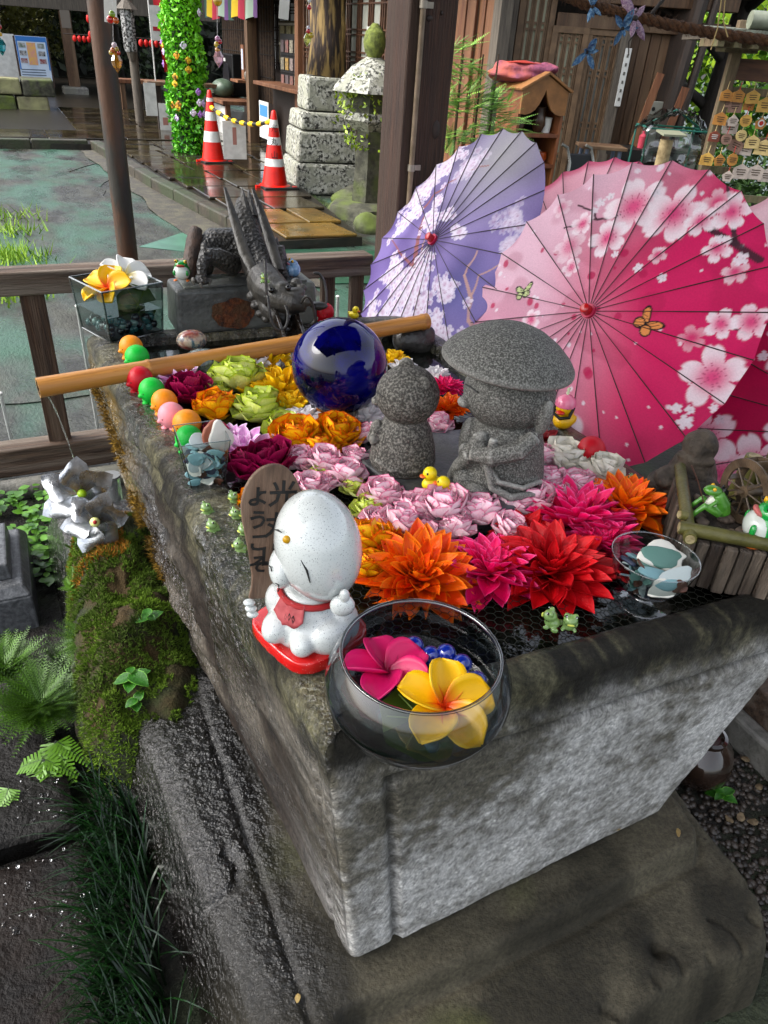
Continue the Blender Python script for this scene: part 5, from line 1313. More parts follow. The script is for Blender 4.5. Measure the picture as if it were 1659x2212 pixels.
# ------------------------------------------------------------------ cats
def cat(label, loc, h_, turn, c1, c2, extra):
    t_ = vthing('cat_figurine', label, 'cat figurine', loc, turn); s_ = h_
    m_ = mat('cat_' + label[:6], c1, c2, sc=60, det=2, lo=.48, hi=.52, rough=.35, stretch=(1, 1, 3)) if c2 else mat('cat_' + label[:6], c1, rough=.35)
    g = G().ell((.05 * s_, 0, .32 * s_), (.26 * s_, .25 * s_, .34 * s_), 16, 12); g.ell((-.06 * s_, 0, .76 * s_), (.22 * s_, .22 * s_, .19 * s_), 14, 10)
    for q in (-1, 1): g.lathe([(.08 * s_, 0), (.001, .16 * s_)], 8, (-.05 * s_, q * .13 * s_, .88 * s_)); g.ell((-.25 * s_, q * .16 * s_, .08 * s_), (.18 * s_, .08 * s_, .08 * s_), 10, 6); g.ell((-.2 * s_, q * .2 * s_, .45 * s_), (.18 * s_, .07 * s_, .07 * s_), 10, 6, M3(q * .3))
    fuse(g, 'body', m_, t_, s_ * .03, 1)
    for q in (-1, 1): G().ell((-.25 * s_, q * .09 * s_, .8 * s_), .03 * s_, 6, 5).build('eye', ink, t_)
    if extra == 'rod': G().tube([(-.25 * s_, -.1 * s_, .42 * s_), (-.9 * s_, -.15 * s_, .75 * s_), (-1.3 * s_, -.1 * s_, .95 * s_)], .02 * s_, 6).build('fishing_rod', mat('rod_wood', '#9c6a3c', rough=.5), t_)
    if extra == 'guitar': G().ell((-.3 * s_, 0, .42 * s_), (.06 * s_, .2 * s_, .16 * s_), 12, 8).build('instrument', mat('guitar_wood', '#a4622c', rough=.3), t_); G().tube([(-.3 * s_, .15 * s_, .5 * s_), (-.3 * s_, .5 * s_, .7 * s_)], .025 * s_, 6).build('instrument_neck', mat('rod_wood', '#9c6a3c'), t_)
    G().tube([(.28 * s_, 0, .1 * s_), (.4 * s_, .1 * s_, .2 * s_), (.42 * s_, .12 * s_, .42 * s_)], .04 * s_, 6).build('tail', m_, t_)
    return t_
cat('grey tabby cat figurine fishing beside the blue ball', P(609, 825, .805), .062, .1, '#23262a', '#55585c', 'rod')
cat('white cat figurine with an instrument on the slate below the ball', P(698, 898, .805), .055, .9, '#d6d3cf', None, 'guitar')

# ------------------------------------------------------------------ painted eggs by the bamboo, rocks
eggm = mat('painted_egg', '#3f5f66', '#b3a88f', '#7a3a30', sc=55, det=4, lo=.45, hi=.55, rough=.25, coat=.4, big=.3)
for x, y, r_, lab in ((416, 752, 26, 'painted egg in blue and red behind the bamboo pole'), (442, 808, 36, 'dark painted stone half hidden under the bamboo pole')):
    q = P(x, y, .80); tag(G().ell((0, 0, r_ / ppm(q) * .7), (r_ / ppm(q) * 1.25, r_ / ppm(q), r_ / ppm(q) * .85), 22, 14).build('painted_egg', eggm if r_ < 30 else mat('painted_stone', '#1c2320', '#6f7a72', '#2d3a3a', sc=50, det=4, rough=.25, coat=.4), loc=q, rot=(0, 0, .4)), lab, 'painted stone')
for x, y, s_, lab in ((898, 735, (.085, .05, .045), 'dark wet rock under the right end of the bamboo'), (850, 712, (.05, .04, .03), 'dark wet rock behind the blue ball on the back rim')):
    tag(G().ell((0, 0, 0), s_, 20, 14).rough(.02, 12, seed=x).build('wet_rock', mat('wet_rock', '#211f1d', '#3a3834', sc=16, rough=.25, bump=.6), loc=P(x, y, .80), rot=(0, 0, .5), ang=180), lab, 'rock')

# ------------------------------------------------------------------ bamboo water pipe with the stream from its end
bam = mat('bamboo', '#c08a48', '#9a6a30', '#b07a3a', sc=10, det=7, rough=.35, bump=.15, stretch=(1, 1, 1), big=.4, spot=('#3a240f', 14, .03))
A_, B_ = P(82, 838, .838), P(922, 694, .868); ln = (B_ - A_).length
bp_ = thing('bamboo_pipe', 'long yellow bamboo pipe lying across the basin', 'bamboo pipe', A_)
bp_.rotation_euler = (B_ - A_).to_track_quat('X', 'Z').to_euler()
bmat = mat('bamboo_skin', '#b98040', '#7d5224', '#a87232', sc=11, det=9, rough=.38, bump=.2, stretch=(.3, 7, 7), big=.3, lo=.46, hi=.62, spot=('#3a2410', 26, .03))
prof_ = [(0, .0255)]
for f in (.235, .62, .985): prof_ += [(f * ln - .006, .0235), (f * ln - .002, .0258), (f * ln + .003, .0258), (f * ln + .007, .024)]
prof_.append((ln, .0255)); prof_.sort()
G().tube([(a, 0, 0) for a, r in prof_], [r for a, r in prof_], 24, False).build('tube', bmat, bp_)
G().tube([(a, 0, 0) for a, r in prof_], [r * .82 for a, r in prof_], 16, False).build('bore', mat('bamboo_bore', '#3a2412', rough=.7), bp_)
for a in (0.0, ln):
    g = G(); q = []; 
    for k in range(24):
        t_ = 2 * math.pi * k / 24; q += [Vector((a, .0255 * math.cos(t_), .0255 * math.sin(t_))), Vector((a, .0209 * math.cos(t_), .0209 * math.sin(t_)))]
    g.add(q, [(2 * k, 2 * k + 1, (2 * k + 3) % 48, (2 * k + 2) % 48) for k in range(24)]); g.build('cut_end', mat('bamboo_cut', '#c9a063', '#8c6230', sc=40, rough=.6), bp_)
st0 = A_ + Vector((.004, 0, -.02)); st1 = P(178, 1050, .3)
pts = []
for k in range(13):
    t_ = k / 12; q = st0.lerp(st1, t_ ** .75); q.z = st0.z + (st1.z - st0.z) * t_ ** 1.25; pts.append(q)
tag(G().tube(pts, [.0022 + .0008 * math.sin(k * 2.1) for k in range(13)], 8).build('water_stream', mat('stream_water', '#e8eeee', rough=.03, trans=.9, ior=1.33), ang=180), 'thin stream of water falling from the left end of the bamboo', 'water')

# ------------------------------------------------------------------ dragon spout on its block
blk = mat('block_stone', '#4b4d4c', '#353735', '#5d6058', sc=18, det=7, rough=.45, bump=.45, bsc=50)
DB = thing('stone_block', 'grey stone block with a rust stain carrying the dragon', 'stone block', W(.375, 1.75, .795), TH)
g = G().box((0, 0, .07), (.47, .17, .14), None, (.97, .9)); g.build('block', blk, DB, smooth=False, bevel=.014, seg=3)
G().box((0, -.003, .143), (.40, .125, .008)).build('raised_top', blk, DB, smooth=False, bevel=.003)
rs = G()
def rf(a, b_):
    an = a * 2 * math.pi; r = b_ * (1 + .25 * noise.noise(Vector((math.cos(an) * 1.5, math.sin(an) * 1.5, 3))))
    return Vector((-.055 + .072 * r * math.cos(an), -.0872 + .0045 * (.058 + .05 * r * math.sin(an)) / .1, .062 + .046 * r * math.sin(an)))
rs.grid(rf, 40, 8, lambda a, b_: b_)
rs.build('rust_stain', mat('rust', '#6a340c', '#24140a', '#4a3018', sc=45, det=9, rough=.8, bump=.8, big=.6), DB, ang=180)
drm = mat('dragon_bronze', '#191817', '#2b2927', '#36332e', sc=45, det=6, rough=.42, bump=.8, bsc=95, bvor=True, cd_=.006, spec=.5)
drs = mat('dragon_smooth', '#1a1918', '#2e2c29', '#46433d', sc=30, det=6, rough=.4, bump=.5, bsc=60, stretch=(1, 1, .5))
dg = thing('dragon_spout', 'dark bronze dragon with long horns bending its head over the water', 'dragon statue', W(.37, 1.74, .94))
def DP(x, y, v): return PV(x, y, v) - dg.location
S = .0014
g = G()
g.tube([DP(566, 575, 1.80), DP(540, 545, 1.84), DP(500, 532, 1.87), DP(462, 530, 1.87), DP(440, 550, 1.84), DP(440, 585, 1.79)], [.05, .058, .06, .055, .045, .03], 16)
fuse(g, 'body', drm, dg, .0038, 2)
g = G()
g.tube([DP(524, 432, 1.86), DP(528, 470, 1.82), DP(540, 520, 1.77), DP(556, 570, 1.70), DP(570, 605, 1.63)], [.022, .036, .046, .05, .045], 16)
fuse(g, 'neck', drm, dg, .0036, 2)
for x, y in ((523, 408), (537, 410), (550, 440)): G().tube([DP(x + 10, y + 60, 1.80), DP(x + 3, y + 25, 1.84), DP(x, y, 1.87)], [.016, .012, .003], 8).build('neck_fin', drs, dg)
for pts, rr in (([DP(556, 600, 1.60), DP(528, 545, 1.68), DP(505, 470, 1.77), DP(486, 406, 1.86)], [.016, .019, .015, .005]), ([DP(604, 585, 1.62), DP(584, 520, 1.70), DP(565, 460, 1.77), DP(546, 409, 1.84)], [.016, .018, .013, .005])):
    G().tube(pts, rr, 10, flat=.6).build('horn', drs, dg)
g = G()
g.tube([DP(566, 600, 1.62), DP(582, 622, 1.56), DP(606, 642, 1.50), DP(640, 655, 1.455), DP(662, 660, 1.44)], [.052, .056, .046, .034, .018], 16)          # head to upper jaw
g.ell(DP(640, 632, 1.46), (.028, .02, .016), 12, 8, RU); g.ell(DP(612, 620, 1.485), (.024, .02, .016), 12, 8, RU)
g.ell(DP(662, 652, 1.435), (.02, .016, .014), 10, 8); g.ell(DP(688, 660, 1.46), (.03, .018, .012), 10, 8)
g.tube([DP(570, 640, 1.57), DP(582, 668, 1.52), DP(600, 684, 1.49), DP(618, 690, 1.47)], [.03, .028, .022, .014], 12)                                           # lower jaw
for x, y, v, r_ in ((545, 640, 1.58, .02), (552, 660, 1.56, .017), (562, 678, 1.55, .016), (575, 690, 1.53, .014), (548, 620, 1.6, .02), (590, 695, 1.52, .012), (640, 610, 1.5, .018), (652, 622, 1.48, .016)): g.ell(DP(x, y, v), (r_, r_, r_ * .75), 10, 8)
fuse(g, 'head', drs, dg, .0034, 1)
for x, y, v in ((586, 627, 1.475), (622, 622, 1.455)): G().ell(DP(x, y, v), .009, 12, 8).build('eye', mat('dragon_eye', '#0f0e0d', rough=.15), dg)
for pts in ([DP(575, 660, 1.44), DP(578, 640, 1.42), DP(585, 690, 1.40), DP(600, 712, 1.39), DP(617, 706, 1.39), DP(622, 680, 1.40), DP(616, 660, 1.42)],
            [DP(650, 655, 1.42), DP(662, 640, 1.40), (DP(674, 655, 1.40)), DP(680, 690, 1.40), DP(672, 700, 1.40)],
            [DP(672, 658, 1.46), DP(690, 668, 1.46), DP(704, 655, 1.47), DP(702, 615, 1.49), DP(690, 592, 1.5), DP(678, 590, 1.5)],
            [DP(572, 560, 1.46), DP(574, 600, 1.44), DP(577, 650, 1.43)]):
    sm_ = []
    for i in range(len(pts) - 1):
        p0 = pts[max(0, i - 1)]; p1 = pts[i]; p2 = pts[i + 1]; p3 = pts[min(len(pts) - 1, i + 2)]
        for k in range(5):
            t_ = k / 5; sm_.append(.5 * ((2 * p1) + (p2 - p0) * t_ + (2 * p0 - 5 * p1 + 4 * p2 - p3) * t_ ** 2 + (3 * p1 - p0 - 3 * p2 + p3) * t_ ** 3))
    sm_.append(pts[-1]); G().tube(sm_, .0042, 8).build('whisker', drs, dg, ang=180)
legm = mat('dragon_bronze', '')
g = G().tube([DP(508, 575, 1.76), DP(470, 556, 1.73), DP(444, 552, 1.70)], [.034, .03, .022], 12); g.tube([DP(446, 548, 1.70), DP(436, 575, 1.68), DP(436, 598, 1.67)], [.022, .017, .014], 12)
g.ell(DP(438, 606, 1.66), (.026, .026, .012), 12, 8); g.tube([DP(442, 548, 1.71), DP(440, 530, 1.72), DP(446, 518, 1.73)], [.014, .01, .004], 8)
fuse(g, 'foreleg', legm, dg, .0034, 1)
g = G().tube([DP(600, 590, 1.76), DP(606, 560, 1.76), DP(602, 530, 1.77)], [.032, .024, .018], 12); g.tube([DP(603, 535, 1.76), DP(606, 572, 1.73), DP(616, 598, 1.72)], [.018, .016, .014], 12); g.ell(DP(622, 606, 1.71), (.026, .024, .012), 12, 8); g.tube([DP(600, 540, 1.77), DP(596, 522, 1.78), DP(598, 512, 1.79)], [.012, .009, .003], 8)
fuse(g, 'foreleg', legm, dg, .0034, 1)
for x, y, v in ((418, 612, 1.65), (434, 618, 1.64), (452, 614, 1.645), (640, 610, 1.70)): G().tube([DP(x, y - 9, v + .01), DP(x, y - 3, v), DP(x + 1, y + 4, v - .004)], [.008, .006, .002], 8).build('claw', drs, dg)
G().tube([DP(432, 500, 1.88), DP(424, 498, 1.87), DP(420, 520, 1.85), DP(414, 560, 1.80), DP(408, 600, 1.76)], [.01, .02, .026, .026, .018], 10).build('tail', mat('dragon_brown', '#4a3528', '#2d221b', sc=30, rough=.6, bump=.6), dg)
# wooden trough from the mouth
tr_ = thing('spout_trough', 'wet black wooden trough leading water from the dragon mouth', 'trough', PV(618, 690, 1.45))
wwm = mat('wet_black_wood', '#120e0b', '#241c16', sc=20, rough=.12, bump=.6, bsc=40, coat=.5)
e0, e1 = PV(612, 672, 1.50) - tr_.location, PV(636, 742, 1.36) - tr_.location
dd = (e1 - e0); L_ = dd.length; Rm = dd.to_track_quat('Y', 'Z').to_matrix()
for nm, c, d in (('floor_board', (0, L_ / 2, -.02), (.052, L_, .012)), ('side_board', (-.03, L_ / 2, 0), (.012, L_ * 1.04, .052)), ('side_board', (.03, L_ / 2, 0), (.012, L_, .05))):
    G().box(e0 + Rm @ Vector(c), d, Rm).build(nm, wwm, tr_, smooth=False, bevel=.003)

# ------------------------------------------------------------------ bamboo planter with water wheel at the right
pc = P(1478, 1152, .9); PLR = R_(-13)
pl = thing('garden_planter', 'weathered slatted planter with bamboo edging on the right front corner', 'planter', (pc.x, pc.y, .795), PLR)
oldw = mat('old_slat', '#3d3026', '#1e1712', '#776a5c', sc=30, det=8, rough=.65, bump=1, bsc=60, stretch=(3, 3, .35), rand=.3, lo=.3, hi=.7)
for k in range(18): G().box((.012 + k * .024, -.006 + .004 * (k % 3), .048), (.021, .014, .098)).build('slat', oldw, pl, smooth=False, bevel=.003)
for k in range(10): G().box((.004 + .003 * (k % 2), .014 + k * .024, .048), (.014, .021, .098)).build('slat', oldw, pl, smooth=False, bevel=.003)
G().box((.22, .13, .045), (.42, .25, .085)).build('soil', mat('planter_soil', '#3f362d', '#241e19', sc=70, rough=.9, bump=1, bsc=90), pl, smooth=False)
bgm = mat('mossy_bamboo', '#4f4c1c', '#262410', '#5e5a2c', sc=16, det=7, rough=.45, bump=.4, bsc=40)
def bam_(a, b_, r, nm='bamboo_edge', m=bgm):
    a, b_ = Vector(a), Vector(b_); o = G().tube([a.lerp(b_, t_) for t_ in (0, .3, .33, .36, .7, 1)], [r, r, r * 1.08, r, r, r], 14).build(nm, m, pl)
    d = (b_ - a).normalized()
    for e, s_ in ((a, -1), (b_, 1)): G().tube([e, e + d * s_ * .0015], r * .75, 12).build('cut_face', mat('cane_cut', '#a89a72', '#6e6040', sc=60, rough=.6), o)
bam_((-.01, .006, .112), (.45, .006, .112), .0125); bam_((.008, -.02, .107), (.008, .25, .112), .0115)
bam_((.0, .03, .125), (-.012, .026, .127), .009, 'bamboo_peg')
for k, (x, y, r, h_) in enumerate(((.20, .17, .036, .17), (.165, .2, .028, .14), (.24, .2, .04, .20), (.12, .21, .02, .09))): bam_((x, y, .09), (x + .01, y, .09 + h_), r, 'bamboo_stump')
random.seed(5)
for k in range(26): G().ell((random.uniform(.03, .2), random.uniform(.03, .17), .094), (random.uniform(.007, .016),) * 2 + (.007,), 8, 6).rough(.003, 90, seed=k).build('pebble', mat('planter_pebble', '#6b5c50', '#4a4038', sc=40, rough=.7, rand=.25), pl, ang=180)
def plw(x, y, z): return pl.matrix_basis @ Vector((x, y, z))
ww = thing('waterwheel_ornament', 'small brown wooden water wheel on the planter', 'water wheel', plw(.115, .11, .095), PLR + .55)
wwo = mat('wheel_wood', '#5b4a37', '#3d3124', sc=30, rough=.45, bump=.3)
Rw, ww_ = .062, .034
for sx in (-1, 1):
    g = G(); q = []
    for k in range(32):
        a_ = 2 * math.pi * k / 32
        for r in (Rw, Rw * .74):
            for e in (-.002, .002): q.append((sx * ww_ / 2 + e, r * math.cos(a_), r * math.sin(a_) + Rw))
    f = []
    for k in range(32):
        a, b_ = 4 * k, 4 * ((k + 1) % 32); f += [(a, b_, b_ + 1, a + 1), (a + 2, a + 3, b_ + 3, b_ + 2), (a, a + 2, b_ + 2, b_), (a + 1, b_ + 1, b_ + 3, a + 3)]
    g.add(q, f); g.build('rim_board', wwo, ww, ang=30)
    for k in range(4): a_ = math.pi * k / 4; G().tube([(sx * ww_ / 2, -Rw * .8 * math.cos(a_), Rw - Rw * .8 * math.sin(a_)), (sx * ww_ / 2, Rw * .8 * math.cos(a_), Rw + Rw * .8 * math.sin(a_))], .0018, 6).build('spoke', wwo, ww)
for k in range(12):
    a_ = 2 * math.pi * k / 12; G().box((0, Rw * .87 * math.cos(a_), Rw + Rw * .87 * math.sin(a_)), (ww_, Rw * .26, .002), M3(0, a_)).build('paddle', wwo, ww, smooth=False)
G().tube([(-ww_ * 1.1, 0, Rw), (ww_ * 1.8, 0, Rw)], .004, 10).build('axle', wwo, ww); G().tube([(-ww_ * .6, 0, Rw), (ww_ * .75, 0, Rw)], .011, 12).build('hub', wwo, ww)
bigfrog('green frog with pearly belly and open mouth on the planter', plw(.135, .038, .094), .085, .35, '#0f8a34', '#b9beb6', '#b3605c')
# reclining fishing frog on the bamboo edge
rf_ = vthing('frog_figurine', 'slim green frog reclining on the planter edge with a fishing rod', 'frog', plw(.045, .085, .10), .3)
lg_ = mat('tree_frog', '#4f8a2e', '#3d7324', sc=40, rough=.25, coat=.4)
g = G().tube([(.03, 0, .012), (.022, 0, .03), (.008, 0, .05)], [.013, .015, .012], 12); g.ell((-.002, 0, .056), (.017, .013, .010), 14, 10); g.tube([(.02, -.008, .014), (-.012, -.016, .03), (-.026, -.016, .008), (-.042, -.018, .004)], [.009, .007, .005, .006], 8); g.tube([(.02, .01, .014), (-.01, .018, .028), (-.024, .018, .008), (-.04, .018, .004)], [.009, .007, .005, .006], 8); g.tube([(.008, -.012, .04), (-.006, -.016, .028), (-.012, -.008, .03)], .004, 8)
fuse(g, 'body', lg_, rf_, .0016, 2); G().ell((.004, -.003, .034), (.012, .009, .018), 12, 8, M3(0, 0, .5)).build('belly', mat('frog_white', '#c9cabb', rough=.3), rf_)
for s_ in (-1, 1): G().ell((-.002, s_ * .0095, .063), .0036, 8, 6).build('eye', mat('eye_gold', ''), rf_)
G().tube([(-.01, -.008, .028), (-.035, -.01, .075), (-.055, -.01, .105)], .0011, 5).build('fishing_rod', mat('rod_brown', '#4a2c20', rough=.5), rf_)
cat('black cat figurine with white paws behind the reclining frog', plw(.075, .13, .095), .05, .4, '#0d0c0e', None, 'none')
# weathered monk figure left of the planter
mk = vthing('monk_figurine', 'dark weathered stone monk figure behind the planter', 'statue', P(1488, 1110, .80) + Vector((.0, .05, 0)))
g = G().lathe([(.02, 0), (.058, .003), (.06, .03), (.052, .075), (.04, .11)], 22); g.ell((0, 0, .135), (.036, .036, .04), 18, 12); g.ell((-.04, -.025, .06), (.03, .035, .025), 12, 8); g.ell((.035, -.03, .06), (.03, .035, .025), 12, 8); g.ell((-.055, 0, .03), (.03, .04, .03), 12, 8); g.tube([(-.036, -.02, .12), (0, -.038, .112), (.036, -.02, .12)], .008, 8)
fuse(g.rough(.004, 30), 'body', mat('old_clay', '#2a231c', '#4a4034', sc=30, rough=.7, bump=.6), mk, .003, 1)
for s_ in (-1, 1): G().tube([(s_ * .012, -.05, .085), (s_ * .02, -.055, .05), (s_ * .005, -.06, .02)], .0012, 5).build('cord', mat('cord_brown', '#4a2a20', rough=.7), mk)
fl5 = thing('plastic_blossom', 'pink blossom at the right end of the planter edge', 'flower', plw(.235, .02, .118)); fl5.rotation_euler = (.7, 0, PLR)
me = petal_mesh('petal', mat('petal_mauve', '#a8547e', '#8c3f68', sc=3, rough=.5), .024, .022, .4, .1, .8)
for k in range(5):
    o = obj('petal', me, fl5); o.matrix_local = Matrix.Rotation(2 * math.pi * k / 5, 4, 'Z') @ Matrix.Rotation(.25, 4, 'X')
G().ell((0, 0, .004), (.007, .007, .004), 10, 6).build('heart', mat('heart_yellow', '#b8902a', rough=.6), fl5)
# ------------------------------------------------------------------ paper parasols leaning on the side fence, print stored on each panel
def cloth(name):
    m = bpy.data.materials.new(name); m.use_nodes = True; t = m.node_tree; N = t.nodes; L = t.links; b = N['Principled BSDF']
    a = N.new('ShaderNodeAttribute'); a.attribute_name = 'col'
    tc = N.new('ShaderNodeTexCoord'); n_ = N.new('ShaderNodeTexNoise'); n_.inputs['Scale'].default_value = 220; n_.inputs['Detail'].default_value = 4
    L.new(tc.outputs['Object'], n_.inputs['Vector'])
    mr = N.new('ShaderNodeMapRange'); mr.inputs[3].default_value = .8; mr.inputs[4].default_value = 1.15; L.new(n_.outputs['Fac'], mr.inputs[0])
    x = N.new('ShaderNodeVectorMath'); x.operation = 'SCALE'; L.new(a.outputs['Color'], x.inputs[0]); L.new(mr.outputs[0], x.inputs['Scale'])
    L.new(x.outputs[0], b.inputs['Base Color']); b.inputs['Roughness'].default_value = .7; b.inputs['Specular IOR Level'].default_value = .25
    tr = N.new('ShaderNodeBsdfTranslucent'); L.new(x.outputs[0], tr.inputs['Color']); mx = N.new('ShaderNodeMixShader'); mx.inputs[0].default_value = .3
    out = N['Material Output']; L.new(b.outputs[0], mx.inputs[1]); L.new(tr.outputs[0], mx.inputs[2]); L.new(mx.outputs[0], out.inputs[0])
    return m
clothm = cloth('parasol_cloth')
ribm = mat('parasol_rib', '#241815', rough=.6)
def blend(c, colr, a): return c * (1 - a[:, None]) + colr[None, :] * a[:, None] if colr.ndim == 1 else c * (1 - a[:, None]) + colr * a[:, None]
def blossom(c, x, y, cx, cy, r, rot=0.0, edge=None, heart=None, alpha=.92, fade=.0):
    dx, dy = x - cx, y - cy; rr = np.hypot(dx, dy) / r; an = np.arctan2(dy, dx) + rot
    pet = np.abs(np.cos(2.5 * an)); rad = .30 + .70 * pet ** .45 - .08 * np.exp(-((pet - 1) / .012) ** 2)
    ins = smoothstep(1.06, .94, rr / rad) * (rr < 1.3)
    e = C3('#e9dbe2') if edge is None else edge; h_ = C3('#d8487e') if heart is None else heart
    t_ = smoothstep(.05, .8, rr); colr = h_[None, :] * (1 - t_[:, None]) + e[None, :] * t_[:, None]
    c = blend(c, colr, ins * alpha * (1 - fade))
    st = smoothstep(.35, .1, np.abs(np.sin(6 * an))) * (rr < .45) * (rr > .06) * (np.abs(np.sin(6 * an)) < .16)
    return blend(c, h_ * .6, st * .8 * (1 - fade))
def stroke(c, x, y, pts, w0, w1, colr, alpha=.95):
    pts = np.array(pts); n_ = len(pts) - 1
    for i in range(n_):
        (x1, y1), (x2, y2) = pts[i], pts[i + 1]
        t_ = np.clip(((x - x1) * (x2 - x1) + (y - y1) * (y2 - y1)) / ((x2 - x1) ** 2 + (y2 - y1) ** 2 + 1e-12), 0, 1)
        d = np.hypot(x - x1 - t_ * (x2 - x1), y - y1 - t_ * (y2 - y1)); w_ = w0 + (w1 - w0) * (i + t_) / n_
        c = blend(c, colr, smoothstep(1.15, .8, d / w_) * alpha)
    return c
def parasol(label, C, hd, el, Rr, hh, paint, roll, nr=110, na=26, NP=24, back=False):
    C = Vector(C); n_ = Vector((math.cos(el) * math.sin(hd), -math.cos(el) * math.cos(hd), math.sin(el))).normalized()
    xa = n_.cross(Vector((0, 0, 1))).normalized() * -1; ya = n_.cross(xa)
    if (xa.dot(right) < 0): xa, ya = -xa, -ya
    Mw = Matrix((xa, ya, n_)).transposed().to_4x4(); Mw.translation = C
    t_ = thing('paper_parasol', label, 'parasol', C); t_.matrix_world = Mw
    def toloc(px_, py_):                    # photo point -> parasol plane
        r = ray(px_, py_); s_ = (C - Vector((0, 0, H))).dot(n_) / r.dot(n_); q = Vector((0, 0, H)) + r * s_ - C; return (q.dot(xa) / Rr, q.dot(ya) / Rr)
    ra = np.linspace(.03, 1, nr)
    for k in range(NP):
        a = np.linspace(0, 1, na); A, Rd = np.meshgrid(a, ra); an = roll + 2 * math.pi * (k + A) / NP
        sag = 4 * A * (1 - A); rr = Rd * (1 - .022 * sag * Rd ** 3); ang = an
        x, y = rr * np.cos(ang), rr * np.sin(ang); z = hh * (1 - Rd ** 1.15) / 1 - .012 * sag * Rd * (1 if not back else 1)
        xf, yf = x.ravel(), y.ravel(); c = paint(xf, yf, toloc)
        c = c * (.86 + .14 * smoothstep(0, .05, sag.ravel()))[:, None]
        v = np.column_stack([xf * Rr, yf * Rr, (z * 1.0).ravel()])
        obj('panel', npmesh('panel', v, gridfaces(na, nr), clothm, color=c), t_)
    for k in range(NP):
        an = roll + 2 * math.pi * k / NP
        pts = [(Rr * r * math.cos(an), Rr * r * math.sin(an), hh * (1 - r ** 1.15) + (.0012 if not back else -.004)) for r in np.linspace(.05, 1.0, 9)]
        G().tube(pts, [.0011] * 4 + [.0015] * 5, 5).build('rib', ribm, t_)
    G().tube([(0, 0, hh - .03), (0, 0, hh + .008)], .021, 20).build('crown_cap', mat('cap_pink', '#a3103c', rough=.5), t_)
    G().tube([(0, 0, hh + .008), (0, 0, hh + .03), (0, 0, hh + .034)], [.015, .014, .009], 18).build('finial', mat('finial_red', '#a30c10', rough=.3, coat=.4), t_)
    G().tube([(0, 0, hh), (0, 0, -.36)], .008, 10).build('shaft', mat('parasol_shaft', '#6a4a2c', rough=.5), t_)
    return t_
def dots(c, x, y, seed, n_, colr, rmin, rmax, box=(-1, 1, -1, 1)):
    r_ = np.random.default_rng(seed)
    for _ in range(n_):
        cx, cy = r_.uniform(box[0], box[1]), r_.uniform(box[2], box[3]); r = r_.uniform(rmin, rmax) * (1 if r_.random() < .8 else 1.8)
        c = blend(c, colr, smoothstep(1.2, .8, np.hypot(x - cx, y - cy) / r) * .85)
    return c
WHT = C3('#dfd6de'); DKB = C3('#3a1f2c')
